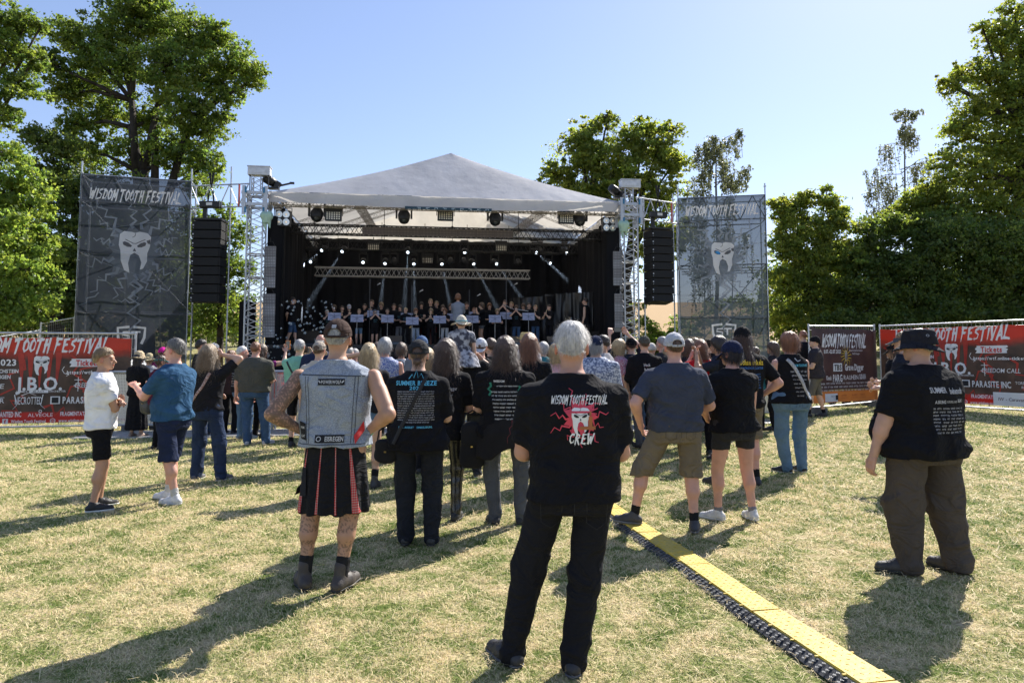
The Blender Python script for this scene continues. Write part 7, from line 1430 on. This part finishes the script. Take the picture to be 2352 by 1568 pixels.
held('camera', 'black camera at the face of the man in the mint shirt', 'camera', mint, (0.02, mint['hc'][1]+.16, mint['hc'][2]-.04), lambda t: (MB().box((0, 0, 0), (.14, .06, .09)).box((0, 0, .055), (.05, .05, .03)).build('camera_body', BLACKP, t), MB().tube((0, .03, 0), (0, .11, 0), .035, 12).build('lens', BLACKP, t)))
person('bald man in navy shirt behind the left shoulder of the kilt man', 737, 766, Y=11.2, face=-5, hair=('bald', 'grey'), skin=PINK, top_c=NAVY, bottom=('trousers', BLK), w=1.25)
person('man in pale patterned cap close behind the kilt man', 733, 781, Y=9.4, face=-8, hair=('crop', 'brown'), hat='cap', hatc=(.42, .36, .30), top_c=(.5, .46, .40), bottom=('trousers', BLK2), w=1.0)
person('short grey haired man seen small right of the brown cap', 802, 796, Y=13.1, face=-20, hair=('short', 'grey'), top_c=(.05, .05, .09), bottom=('trousers', BLK))
person('woman with long straight blonde hair, black top and denim shorts shading her eyes', 843, 790, feet=1122, face=4, hair=('long', 'blonde', .24), aL='eyes', aR='front', top_c=BLK2, bottom=('shorts', JEANL), bot_m=JML, blen=.42, hem=.53, w=.98, legs=((.05, 0, 10), (.05, 0, 10)), socks=(.015, .015, .016), sockh=.16, shoe=(.05, .05, .05))
m33 = person('woman with short grey hair in sleeveless blue and white patterned blouse', 884, 776, Y=9.9, face=0, hair=('mid', 'grey'), sleeve=None, top_c=(.05, .08, .25), top_m=M('blue_pattern_blouse', (.04, .08, .30), .8, .2, 9, fine=(75, (.50, .53, .60))), bottom=('trousers', BLK2), w=1.15, aL='front', aR='front', skin=PINK)
person('woman with brown curls seen small left of the grey haired woman', 866, 788, Y=13.0, face=10, hair=('curly', 'brown', .1), top_c=(.45, .2, .15), bottom=('trousers', BLK))
m35 = person('girl with brown hair, white top and a black backpack', 922, 788, Y=11.8, face=-5, hair=('mid', 'brown'), sleeve=None, top_c=(.6, .58, .56), bottom=('trousers', NAVY), w=.95, skin=PINK)
held('backpack', 'small black backpack on the girl in the white top', 'bag', m35, (0, -.17, .98), bag(.26, .36, .14, cloth('black_canvas', (.018, .018, .02))))
person('man in faded blue cap seen behind the black cap with the bun', 968, 771, Y=10.6, face=-20, hair=('short', 'grey'), hat='flat', hatc=(.08, .14, .26), top_c=(.15, .17, .2), bottom=('trousers', BLK), skin=PINK)
person('woman with long ash blonde hair between the two black T-shirts', 982, 800, Y=9.0, face=6, hair=('long', 'blonde', .26), top_c=BLK2, bottom=('trousers', BLK2), w=.92)
ad = person('adult in black carrying the child with the sun hat on the shoulders', 1072, 806, Y=8.7, hm=1.80, face=-3, hair=('short', 'brown'), top_c=BLK, bottom=('trousers', (.03, .032, .036)), w=1.08, hem=.44, aL=((.09, .10, .83), (1, 0, -1)), aR=((.09, .10, .83), (1, 0, -1)), legs=((.06, 0, 5), (.075, .03, 5)), shoe=(.03, .03, .03), sole=(.6, .6, .6), sleeve=.9)
ch = person('small child in cream sun hat and black and white dress riding on an adult\'s shoulders', 1060, 716, Y=8.66, base=.955, hm=1.13, face=4, hair=('short', 'brown'), hat='sun', hatc=(.62, .57, .46), top_c=(.3, .3, .3), top_m=M('marble_print_dress', (.05, .05, .07), .85, .2, 6, fine=(16, (.42, .42, .45))), hem=.40, flare=.55, w=1.12, bottom=('shorts', (.05, .05, .06)), blen=.44, aL='down', aR='down', sleeve=.55, legs=((.08, .30, 5), (.08, .30, 5)), footz=(.22, .22), dress=True, parts=False, sockh=.1)
MB().path([Vector((.1*math.cos(a)*ch['hs'], ch['hc'][1]-.012+.118*math.sin(a)*ch['hs'], ch['hc'][2]+.035)) for a in np.linspace(0, 2*math.pi, 20)], [.006]*20, 5).build('hat_band', M('blue_band', (.10, .35, .45), .6, .3, 60), ch['hat'][0])
m39 = person('man in white cap and black T-shirt right of the child on the shoulders', 1104, 774, Y=9.5, face=-6, hair=('crop', 'brown'), hat='capback', hatc=(.60, .62, .66), top_c=BLK, bottom=('trousers', BLK2), w=1.15, skin=PINK)
mp = back_map(m39, zc=.72); a = Art(); [a.smallprint(.02, .0-.035*k, .17, .02, 150+k) for k in range(3)]; a.build('shirt_print', mp, GY, m39['top'][0], .003, .00003)
person('boy with brown hair turned left between two heads', 1128, 776, Y=10.2, face=30, hair=('short', 'brown'), top_c=BLK2, bottom=('trousers', BLK), w=.92)
person('man in yellow straw hat near the stage front', 1206, 756, Y=12.0, face=-10, hair=('short', 'grey'), hat='fedora', hatc=(.55, .42, .20), top_c=(.6, .6, .62), bottom=('trousers', NAVY))
person('woman with very long straight brown hair in a black T-shirt', 1216, 767, Y=8.0, face=-12, hair=('long', 'redbrown', .36), top_c=BLK, bottom=('trousers', BLK2), w=1.02, sleeve=.85)
person('blonde woman in pale pink tank top with a thin black strap', 1276, 791, Y=9.8, face=20, hair=('long', 'blonde', .20), sleeve=None, top_c=(.62, .36, .38), bottom=('trousers', NAVY), w=.95, skin=PINK)
person('man in navy cap and white and blue tie dye shirt behind the crew man', 1368, 771, Y=8.8, face=-10, hair=('mid', 'grey'), hat='flat', hatc=NAVY, top_c=(.3, .3, .3), top_m=M('tie_dye', (.12, .15, .25), .85, .3, 5, fine=(38, (.55, .58, .66))), bottom=('trousers', NAVY), w=1.3, aR='front', sleeve=.9)
person('dark haired man turned left with sunglasses pushed up on his head', 1386, 769, Y=11.0, face=55, hair=('short', 'dark'), top_c=(.3, .3, .32), bottom=('trousers', NAVY), skin=TAN)
person('blonde woman with sunglasses in a pink patterned top beside the raised arms', 1421, 780, Y=12.0, face=-70, hair=('bob', 'blonde', .13), top_c=(.3, .08, .14), top_m=M('pink_pattern_top', (.35, .08, .14), .8, .3, 9, fine=(60, (.45, .38, .42))), bottom=('trousers', NAVY))
m48 = person('man in black cap and dark T-shirt filming with both arms stretched up', 1450, 776, Y=12.0, face=6, hair=('crop', 'dark'), hat='flat', hatc=BLK, aL=((.165, .12, 1.045), (1, .1, -.3)), aR=((.00, .12, 1.045), (1, .1, -.3)), top_c=(.022, .027, .042), bottom=('trousers', JEANS), bot_m=JM, w=1.12, hem=.50, legs=((.05, 0, 10), (.10, .0, 10)), shoe=(.05, .05, .06), sleeve=.8)
q = m48; held('mobile_phone', 'dark phone held overhead in two hands in front of the right tower', 'phone', q, (q['wr'][0]+q['wr'][1])/2+A3(0, .03, .05), lambda t: (MB().box((0, 0, .03), (.17, .012, .085)).build('phone_case', BLACKP, t), MB().box((0, -.008, .03), (.15, .003, .072)).build('screen', M('phone_screen', (.03, .04, .05), .1, .2, 5, spec=.8), t)))
m49 = person('man in grey camouflage cap and black hoodie with white lettering', 1480, 771, Y=11.5, face=6, hair=('crop', 'brown'), hat='flat', hatc=(.10, .10, .085), top_c=BLK, bottom=('trousers', (.06, .08, .10)), bot_m=JG, w=1.15, sleeve=1.9, aL='front', aR='front', hem=.5)
Art().text('black', -.03, .10, .11, .05, 0, 0).text('is our', -.02, .035, .12, .045, 0).text('happy', .05, -.03, .13, .05, 0).text('color', -.01, -.09, .12, .045, 0).smallprint(0, -.19, .16, .012, 3).build('hoodie_print', back_map(m49, cx=.02, zc=.69), PR_WHITE, m49['top'][0], .003, .00003)
person('person in cream beanie among the heads left of the grey haired man', 1496, 786, Y=14.0, face=-30, hair=('short', 'blonde'), hat='beanie', hatc=(.55, .52, .46), top_c=BLK2, bottom=('trousers', BLK))
person('grey haired man in dark jacket turned left behind the white cap', 1522, 773, Y=12.4, face=50, hair=('short', 'grey'), top_c=(.03, .03, .034), sleeve=1.9, bottom=('trousers', BLK), w=1.15)
person('woman with brown wavy hair and dark top right of the white cap', 1582, 780, Y=11.6, face=-10, hair=('curly', 'brown', .18), top_c=(.02, .022, .03), bottom=('trousers', BLK), w=1.05)
person('person with light brown hair seen small behind the red top', 1597, 776, Y=13.4, face=20, hair=('short', 'dirty'), hat=None, top_c=(.25, .15, .1), bottom=('trousers', BLK))
m54 = person('woman in bright red top with dark red wavy hair holding a phone up', 1609, 782, Y=10.6, face=-4, hair=('curly', 'redbrown', .22), top_c=(.50, .012, .02), bottom=('trousers', BLK), aR=((.05, .18, .88), (1, -.2, -1)), aL='phone', w=1.05, sleeve=.45, skin=PINK, hem=.49)
held('mobile_phone', 'small black phone held up by the woman in the red top', 'phone', m54, m54['wr'][1]+A3(0, .05, .05), phone(BLACKP, .06, .12))
person('woman with dark hair and sunglasses turned left behind the navy cap', 1652, 773, Y=10.2, face=65, hair=('mid', 'dark'), aL='phone', aR='phone', top_c=(.02, .025, .04), bottom=('trousers', BLK), skin=TAN)
person('man in wide dark hat seen small under the right tower banner', 1630, 776, Y=13.6, face=10, hair=('short', 'dark'), hat='bucket', hatc=(.03, .025, .02), top_c=BLK, bottom=('trousers', BLK))
gz = float(g(-5.2, 15.6)); sit = person('steward in red cap and red T-shirt crouching behind the perforated barrier', 641, 856, Y=15.2, base=gz-.52, hm=1.72, face=175, hair=('short', 'dark'), hat='flat', hatc=(.50, .02, .015), top_c=(.52, .02, .018), bottom=('trousers', BLK), legs=((.09, .14, 10), (.09, .14, 10)), footz=(.52, .52), aL='frontlow', aR='frontlow', w=1.1)
Art().text('LIVE SPORT', 0, 0, .26, .05).build('shirt_print', back_map(sit, zc=.70, sy=1), PR_WHITE, sit['top'][0], .003)
rf = random.Random(3); FILL = [(765, 792, 'dark'), (815, 800, 'grey'), (1003, 792, 'brown'), (1042, 798, 'dark'), (1152, 792, 'blonde'), (1182, 790, 'dark'), (1248, 786, 'grey'), (1300, 796, 'brown'), (1340, 790, 'dark'), (1404, 794, 'dirty'), (1545, 790, 'brown'), (1566, 786, 'dark'), (1672, 792, 'dirty'), (1735, 796, 'brown'), (1700, 790, 'grey')]
TC = [((.35, .06, .06), 'red'), ((.05, .10, .25), 'blue'), ((.5, .5, .5), 'pale grey'), ((.02, .02, .025), 'black'), ((.12, .18, .10), 'olive'), ((.45, .38, .25), 'beige'), ((.03, .15, .18), 'teal')]
nb_ = ['behind the pale patterned cap', 'left of the blonde woman shading her eyes', 'left of the curly brown hair', 'behind the child on the shoulders', 'just left of the long curls', 'left of the straw hat', 'right of the straw hat', 'right of the pink tank top', 'behind the white haired crew man', 'left of the raised arms', 'behind the man in the white cap', 'left of the wavy brown hair', 'behind the navy capped woman', 'right of the tall ponytail man', 'behind the ponytail man']
for k, (u, v, hc_) in enumerate(FILL):
    c_, cn = TC[k % 7]; person('distant onlooker with %s hair and %s top %s' % (hc_, cn, nb_[k]), u, v, Y=13.3, face=rf.uniform(-30, 30), hair=('short' if k % 3 else 'mid', hc_), top_c=c_, bottom=('trousers', BLK), res=.026, group='onlookers at the barrier')
# ---------------------------------------------------------------- performers on the deck
def yst(u, y):                                          # world depth of a point y metres behind the stage front seen at picture column u
    q = SP(u, 800, y); return S(q.x, q.y, 0).y
SB = (.010, .010, .012)
def perf(label, u, v, y, face, **k):
    k.setdefault('top_c', SB); k.setdefault('bottom', ('trousers', (.02, .022, .03))); pr_ = person(label, u, v, Y=yst(u, y), base=DECK, face=face, minor=True, res=.019, **k)
    if k.get('top_c') == SB and not k.get('noprint') and abs(abs(face)-180) < 60:
        Art().smallprint(0, .02, .16, .05, int(u)).smallprint(0, -.05, .12, .035, int(u)+1).build('shirt_print', back_map(pr_, zc=.70, sy=1), M('pale_cyan_print', (.08, .22, .28), .7, .2, 9), pr_['top'][0], .004, .00003)
    return pr_
perf('man in black T-shirt and denim shorts standing alone at the left side of the stage', 672, 682, 1.6, -75, hair=('short', 'dark'), bottom=('shorts', JEANS), bot_m=JM, blen=.27, aL='hips', aR='back', w=1.12, legs=((.03, .08, 0), (.03, -.10, 0)))
cond = perf('conductor with curly brown hair in a striped shirt, back to the audience', 1052, 675, .8, 0, hair=('curly', 'redbrown', .05), top_c=(.3, .32, .36), w=.88, sleeve=1.6, aL='offer', aR='offer', bottom=('trousers', (.02, .02, .02)))
def stripes():
    m, n, b = node_mat('striped_shirt'); tc = n.nodes.new('ShaderNodeTexCoord'); wv = n.nodes.new('ShaderNodeTexWave'); wv.inputs['Scale'].default_value = 9; n.links.new(tc.outputs['Object'], wv.inputs[0]); n.links.new(ramp(n, wv.outputs['Fac'], [(.4, (.08, .10, .15)), (.6, (.34, .36, .40))]), b.inputs['Base Color']); b.inputs['Roughness'].default_value = .9; return m
cond['top'][0].data.materials[0] = stripes()
perf('man in black sleeveless shirt and glasses at the right side of the stage', 1345, 684, 1.8, 70, hair=('short', 'dark'), sleeve=None, aL='down', aR='down', w=1.1)
KIDS = [('boy in cream cap playing at the left end of the children', 751, 711, 1.9, 215, ('short', 'brown'), 'flat', (.5, .47, .4), 'flute', BLK), ('boy with short brown hair second from the left in the back row', 786, 702, 3.2, 190, ('short', 'brown'), None, None, 'recorder', BLK),
 ('boy in black and white cap playing a recorder', 802, 698, 2.6, 200, ('short', 'blonde'), 'cap', (.45, .45, .5), 'recorder', BLK), ('boy with light brown hair and pale jeans behind a music stand', 825, 709, 2.0, 188, ('short', 'dirty'), None, None, 'recorder', JEANL),
 ('tall boy standing behind the left back music stand', 854, 688, 4.0, 180, ('short', 'brown'), None, None, 'recorder', BLK), ('boy in grey cap in front of the left back music stand', 861, 711, 1.8, 200, ('short', 'brown'), 'flat', (.16, .17, .19), 'flute', BLK),
 ('child with dark tied hair looking over the third music stand', 890, 708, 2.8, 182, ('bun', 'dark'), None, None, 'front', BLK), ('girl with long dark hair left of the very short haired child', 919, 700, 3.2, 180, ('long', 'dark', .2), None, None, 'front', (.2, .22, .25)),
 ('child with very short blond hair and bare neck', 932, 706, 2.2, 165, ('crop', 'blonde'), None, None, 'front', BLK), ('girl with red brown hair and pale skirt left of the microphone', 955, 708, 2.3, 200, ('mid', 'redbrown'), None, None, 'recorder', (.3, .36, .45)),
 ('boy standing highest at the back left of the conductor', 989, 686, 4.4, 185, ('short', 'dirty'), None, None, 'front', BLK), ('girl with parted hair holding a recorder left of the conductor', 990, 708, 2.2, 180, ('long', 'dirty', .2), None, None, 'recorder', BLK),
 ('girl half hidden behind another left of the conductor', 1017, 700, 3.4, 190, ('long', 'brown', .2), None, None, 'front', BLK), ('girl with long reddish hair close to the conductor', 1022, 708, 2.2, 175, ('long', 'redbrown', .24), None, None, 'recorder', (.4, .42, .45)),
 ('child just right of the conductor behind a music stand', 1089, 706, 2.4, 180, ('short', 'redbrown'), None, None, 'front', BLK), ('girl in grey shorts turned left right of the conductor', 1107, 695, 3.0, 110, ('long', 'brown', .18), None, None, 'flute', 'S'),
 ('child bending behind the music stand right of the girl in shorts', 1142, 709, 2.2, 185, ('mid', 'dirty'), None, None, 'front', BLK), ('tall boy playing the long flute', 1160, 689, 3.2, 160, ('short', 'brown'), None, None, 'flute', BLK),
 ('child playing a flute between two music stands', 1186, 701, 2.6, 175, ('mid', 'brown'), None, None, 'flute', JEANS), ('dark haired boy behind the right most music stand', 1215, 695, 3.4, 190, ('short', 'dark'), None, None, 'front', BLK),
 ('child with light brown hair right of the last music stand', 1230, 700, 2.4, 165, ('short', 'dirty'), None, None, 'recorder', JEANS), ('dark haired boy at the right end playing a recorder to the left', 1262, 699, 2.2, 130, ('short', 'dark'), None, None, 'recorder', BLK)]
BK = [(768, 700, 'brown'), (838, 697, 'dark'), (876, 694, 'dirty'), (905, 697, 'brown'), (968, 694, 'dark'), (1003, 691, 'dirty'), (1035, 697, 'brown'), (1072, 694, 'dark'), (1124, 696, 'redbrown'), (1175, 693, 'dirty'), (1202, 697, 'brown'), (1246, 695, 'dirty')]
BL = ['brown haired back row child above the left end music stand', 'dark haired back row child above the boy in pale jeans', 'light haired back row child right of the raised back music stand', 'brown haired back row child between the third music stand and the long haired girl', 'dark haired back row child right of the pale skirt girl', 'light haired back row child right of the highest standing boy', 'brown haired back row child just left of the conductor', 'dark haired back row child just right of the conductor', 'red brown haired back row child beside the girl in grey shorts', 'light haired back row child above the long flute player', 'brown haired back row child above the last music stand', 'light haired back row child at the far right end']
for k, (u, v, c_) in enumerate(BK): KIDS.append((BL[k], u, v, 4.6+.3*(k % 3), 180+(k*37) % 30-15, ('short' if k % 2 else 'mid', c_), None, None, 'front', BLK))
for k, (lab, u, v, y, face, hair, hat, hc_, arm, bc) in enumerate(KIDS):
    sh_ = bc == 'S' or k in (0, 3, 5); kd = perf(lab, u, v, y, face, hair=hair, hat=hat, hatc=hc_ or BLK, aL=arm, aR=arm, bottom=('shorts' if sh_ else 'trousers', (.16, .17, .19) if bc == 'S' else bc), blen=.32 if bc != 'S' else .40, group='children playing on the stage', w=.95)
    if arm in ('flute', 'recorder'):
        a = kd['hc']+A3(0, .10, -.05)*kd['hs']; 
        if arm == 'recorder': held('recorder', 'cream recorder held by the '+{1: 'boy second from the left', 2: 'boy in the black and white cap', 3: 'light haired boy in pale jeans', 4: 'tall boy at the left back', 9: 'girl in the pale skirt', 11: 'girl with parted hair', 13: 'reddish haired girl by the conductor', 20: 'child beside the last music stand', 21: 'dark haired boy at the right end'}[k], 'recorder', kd, a, lambda t: MB().tube((0, 0, 0), (0, .14, -.26), .009, 6, .013).build('recorder_body', M('cream_wood', (.5, .40, .26), .5, .1, 9), t), group='recorders and flutes')
        else: held('flute', {0: 'flute played by the boy in the cream cap', 5: 'flute played by the boy in the grey cap', 15: 'flute played by the girl in grey shorts', 17: 'long flute played by the tall boy on the right', 18: 'flute played between the two right music stands'}[k], 'flute', kd, a, lambda t: MB().tube((.05, 0, .02), (-.50, .10, -.08 if k != 17 else -.22), .012, 6).build('flute_body', M('silver', (.6, .58, .55), .3, .1, 5, metal=.6), t), group='recorders and flutes')
# music stands
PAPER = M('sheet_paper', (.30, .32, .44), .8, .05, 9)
def stand(label, u, v, y):
    p = SP(u, v, y); t = sthing('music_stand', label, 'music stand', (p.x, p.y, DECK), 'music stands with white sheets'); h = p.z-DECK
    mt = Matrix.Rotation(R(-18), 3, 'X'); MB().box((0, 0, h), (.46, .006, .30), mt).build('sheet', PAPER, t)
    m = MB(); b = lambda x, z: Vector((0, -.012, h))+mt @ Vector((x, 0, z)); m.tube(b(-.23, -.15), b(.23, -.15), .007, 4).tube(b(-.2, -.15), b(0, .0), .004, 4).tube(b(.2, -.15), b(0, 0), .004, 4).tube(b(-.2, .1), b(0, 0), .004, 4).tube(b(.2, .1), b(0, 0), .004, 4).tube(b(0, .12), b(0, -.15), .006, 4).tube(b(-.28, .05), b(.28, .05), .003, 4); m.build('desk_frame', BLACKM, t)
    MB().tube((0, 0, .25), (0, 0, h-.12), .010, 6).build('pole', M('stand_steel', (.35, .35, .36), .4, .1, 5, metal=.6), t); l = MB()
    for a in (0, 120, 240): l.tube((0, 0, .28), (.26*math.cos(R(a+30)), .26*math.sin(R(a+30)), .01), .008, 4)
    l.build('tripod', BLACKM, t)
for lab, u, v, y in (('music stand at the far left partly behind the brown cap', 768, 727, 1.2), ('music stand in front of the boy in pale jeans', 820, 731, 1.2), ('music stand raised at the back of the left group', 857, 721, 2.9), ('music stand in front of the child with tied hair', 890, 732, 1.5), ('music stand at the back of the left middle group', 934, 727, 2.9), ('music stand below the first microphone', 947, 737, 1.0), ('music stand left of the conductor at the front', 1010, 734, 1.0), ('music stand directly before the conductor', 1030, 728, 2.5), ('music stand right of the conductor', 1085, 733, 1.2), ('music stand at the back right of the conductor', 1090, 724, 2.9), ('music stand in front of the bending child', 1137, 732, 1.1), ('music stand below the long flute', 1162, 725, 2.5), ('right most music stand', 1214, 727, 1.2)): stand(lab, u, v, y)
# microphones on booms
for k, (u, vt, y) in enumerate(((850, 640, 2.4), (946, 655, 1.4), (1078, 665, 2.0), (1163, 640, 2.2), (1000, 700, 4.6))):
    p = SP(u, vt, y); t = sthing('microphone_stand', ['tall microphone boom behind the left group of children', 'microphone stand rising in front of the red haired girl', 'tall microphone boom right of the conductor', 'tall microphone boom above the long flute', 'low drum microphone behind the conductor'][k], 'microphone stand', (p.x, p.y, DECK), 'microphone stands'); h = p.z-DECK
    MB().tube((0, 0, .02), (0, 0, h), .011, 6).build('pole', M('stand_dark', (.10, .10, .11), .4, .1, 5), t); MB().tube((0, 0, h-.5), (.35, -.2, h-.25), .007, 5).tube((0, 0, h-.5), (-.18, .1, h-.62), .007, 5).build('boom', BLACKM, t); MB().lathe([(.012, -.08), (.018, 0), (.026, .03), (.024, .06), (.01, .07)], 10, (.36, -.2, h-.22), Matrix.Rotation(R(60), 4, 'Y')).build('microphone', M('mic_grille', (.45, .45, .47), .4, .1, 5, metal=.6), t); MB().lathe([(.13, 0), (.13, .02), (.02, .035)], 14).build('foot', BLACKM, t)
# drum kit behind
p = SP(985, 730, 5.2); t = sthing('drum_kit', 'drum kit in the dark behind the children left of the conductor', 'drum kit', (p.x, p.y, DECK)); RDRUM = M('red_drum_lacquer', (.12, .01, .015), .25, .2, 5, spec=.7); XR = Matrix.Rotation(R(90), 4, 'X')
MB().lathe([(.28, -.2), (.29, -.2), (.29, .2), (.28, .2)], 20, (0, 0, .3), XR).build('bass_drum', RDRUM, t)
for x, z, r in ((-.22, .72, .15), (.22, .72, .16), (.55, .45, .2)): MB().lathe([(r, -.12), (r, .12)], 18, (x, 0, z)).build('tom_drum', RDRUM, t)
for x, z, r in ((-.6, 1.15, .22), (.55, 1.25, .26), (-.75, .85, .18)): MB().lathe([(r, 0), (r*.3, .025), (.02, .04)], 18, (x, .1, z), Matrix.Rotation(R(15), 4, 'X')).build('cymbal', M('cymbal_bronze', (.45, .32, .12), .3, .1, 9, metal=.8), t); MB().tube((x, .1, .02), (x, .1, z), .011, 5).build('cymbal_stand', STEEL, t)
# monitors and flight cases
for k, (u, y) in enumerate(((1275, .5), (1180, .45), (905, .45), (1390, 2.6), (700, 3.4))):
    p = SP(u, 790, y); t = sthing('stage_monitor', ['wedge monitor at the right of the deck edge', 'wedge monitor at the deck edge below the long flute', 'wedge monitor at the deck edge left of the centre', 'black flight case by the right man on stage', 'black flight case in the dark at the left of the deck'][k], 'monitor speaker' if k < 3 else 'flight case', (p.x, p.y, DECK)); big_ = 1 if k < 3 else 1.8
    MB().add([(-.28*big_, -.2, 0), (.28*big_, -.2, 0), (.28*big_, .22, 0), (-.28*big_, .22, 0), (-.28*big_, -.12, .12*big_), (.28*big_, -.12, .12*big_), (.28*big_, .22, .34*big_), (-.28*big_, .22, .34*big_)], [(3, 2, 1, 0), (0, 1, 5, 4), (4, 5, 6, 7), (1, 2, 6, 5), (0, 4, 7, 3), (2, 3, 7, 6)]).build('cabinet', BLACKP, t); MB().box((0, -.205, .06), (.4*big_, .012, .08)).build('handle', M('blue_grey_plate', (.05, .07, .10), .5, .1, 5), t)
p = SP(1318, 735, 3.2); t = sthing('keyboard_table', 'table with keyboard and mixer at the right of the stage behind the white haired man', 'table', (p.x, p.y, DECK)); MB().box((0, 0, .85), (1.3, .4, .08)).build('keyboard', BLACKP, t); MB().box((0, -.03, .895), (1.15, .18, .012)).build('keys', M('keys_white', (.4, .4, .42), .4, .1, 5), t)
for x in (-.5, .5): MB().tube((x, -.15, .02), (x, .15, .82), .018, 6).tube((x, .15, .02), (x, -.15, .82), .018, 6).build('leg', BLACKM, t)
# tooth figures
for k, (u, v) in enumerate(((612, 503), (1432, 523))):
    p = SP(u, v, -.35); t = sthing('tooth_figure', ['big pale green molar tooth hanging at the left tower below the roof', 'big pale green molar tooth hanging at the right tower below the roof'][k], 'tooth decoration', p, 'hanging molar teeth')
    def tf(Q):
        D = smin(ell(Q, (-.08, 0, .12), (.13, .14, .15)), ell(Q, (.09, 0, .12), (.13, .14, .16)), .06); D = smin(D, loft(Q, [(-.15, .12, .10), (.0, .155, .13), (.14, .17, .14)], 2.4), .05)
        D = smin(D, cone(Q, (-.07, 0, -.10), (-.02, 0, -.36), .075, .028), .04); D = smin(D, cone(Q, (.08, 0, -.10), (.12, 0, -.30), .07, .022), .04); return smax(D, -cone(Q, (0, -.2, .30), (0, .2, .30), .045), .04)
    v_, f_ = surf(tf, (-.3, -.2, -.42), (.3, .2, .32), .016); mesh_np('tooth_body', v_, f_, TOOTH, t, True); MB().tube((0, 0, .25), (0, 0, .55), .008, 4).build('hanging_wire', BLACKM, t)
# wooden frame by the barrier, trolley behind the brown banner
p = PG(655, 985); p = Vector((-4.9, 16.0, float(g(-4.9, 16)))); t = thing('wooden_trestle', 'orange wooden trestle frame behind the barrier', 'trestle', p); W_ = M('orange_wood', (.42, .17, .05), .7, .25, 12)
MB().tube((-.3, 0, 1.12), (.45, .2, 1.22), .02, 6).tube((.0, 0, 0), (.0, .05, 1.16), .022, 6).tube((.45, .2, 0), (.45, .2, 1.22), .022, 6).tube((-.3, 0, 1.12), (.05, -.1, 1.14), .018, 6).build('frame', W_, t); MB().tube((0, 0, .5), (.45, .2, .5), .018, 6).build('crossbar', W_, t)
p = Vector((8.6, 17.4, float(g(8.6, 17.4)))); t = thing('hand_cart', 'black four wheeled hand cart under the brown fence banner', 'hand cart', p, R(15)); MB().box((0, 0, .30), (.95, .5, .06)).box((-.47, 0, .4), (.03, .5, .2)).box((.47, 0, .4), (.03, .5, .2)).build('cart_body', cloth('black_canvas', (.018, .018, .02)), t)
for x in (-.38, .38):
    for y in (-.25, .25): MB().lathe([(.03, -.03), (.11, -.03), (.11, .03), (.03, .03)], 16, (x, y, .11), Matrix.Rotation(R(90), 4, 'X')).build('wheel', BLACKP, t)
# soap bubbles drifting at the left of the stage
def bub_mat():
    m, n, b = node_mat('soap_film'); lw = n.nodes.new('ShaderNodeLayerWeight'); lw.inputs[0].default_value = .35; gl = n.nodes.new('ShaderNodeBsdfGlossy'); gl.inputs[0].default_value = (.85, .95, 1, 1); gl.inputs['Roughness'].default_value = .03; tp = n.nodes.new('ShaderNodeBsdfTransparent'); mx = n.nodes.new('ShaderNodeMixShader')
    mr = n.nodes.new('ShaderNodeMapRange'); mr.inputs[3].default_value = .10; mr.inputs[4].default_value = .55; n.links.new(lw.outputs['Facing'], mr.inputs[0]); n.links.new(mr.outputs[0], mx.inputs[0]); n.links.new(tp.outputs[0], mx.inputs[1]); n.links.new(gl.outputs[0], mx.inputs[2]); n.links.new(mx.outputs[0], n.nodes['Material Output'].inputs[0]); return m
b0_ = MB().lathe([(.004, -.05)]+[(.05*math.cos(a), .05*math.sin(a)) for a in np.linspace(-1.45, 1.45, 9)]+[(.004, .05)], 12).build('soap_bubble', bub_mat(), None, True); tag(b0_, 'small clear soap bubble drifting in front of the dark left side of the stage', 'bubble', 'soap bubbles at the left of the stage'); rb = random.Random(12)
for k in range(150):
    o = b0_ if k == 0 else b0_.copy()
    if k: COL.objects.link(o)
    t_ = rb.random()**.8; u = 605+t_*170+rb.gauss(0, 12); v = 845-(rb.random()**1.3)*(150 if u > 640 else 90)-rb.random()*10; u = min(u, 790); o.location = P(u, max(v, 685), rb.uniform(19.5, 23)); s_ = rb.uniform(.3, .95); o.scale = (s_, s_, s_*rb.uniform(.9, 1.1)); o.rotation_euler = (rb.random(), rb.random(), 0)
# ---------------------------------------------------------------- light beams: spot lamps shining through thin stage haze
def haze_mat(d):
    m = bpy.data.materials.new('beam_haze'); m.use_nodes = True; n = m.node_tree; n.nodes.remove(n.nodes['Principled BSDF']); v = n.nodes.new('ShaderNodeVolumePrincipled'); v.inputs['Color'].default_value = (.8, .88, 1, 1); v.inputs['Density'].default_value = d; n.links.new(v.outputs[0], n.nodes['Material Output'].inputs['Volume']); return m
o = MB().box((0, 0, 0), (SW-1.8, 3.2, 4.5)).build('haze', haze_mat(.010)); o.location = S(SW/2-.1, 6.9, 4.25); o.rotation_euler = (0, 0, SANG); tag(o, 'thin stage haze lit by the spotlight beams', 'haze', kind='stuff')
for p, bm, up in BEAMS:
    l = bpy.data.lights.new('spot_lamp', 'SPOT'); l.energy = 7000; l.spot_size = R(7.5); l.spot_blend = .5; l.shadow_soft_size = .03; l.color = (.75, .87, 1); o = bpy.data.objects.new('spot_lamp', l); COL.objects.link(o); d = SROT.to_3x3() @ Vector((bm[0], -.05, bm[1])).normalized(); o.location = p+d*.06; o.rotation_euler = (-d).to_track_quat('Z', 'Y').to_euler()
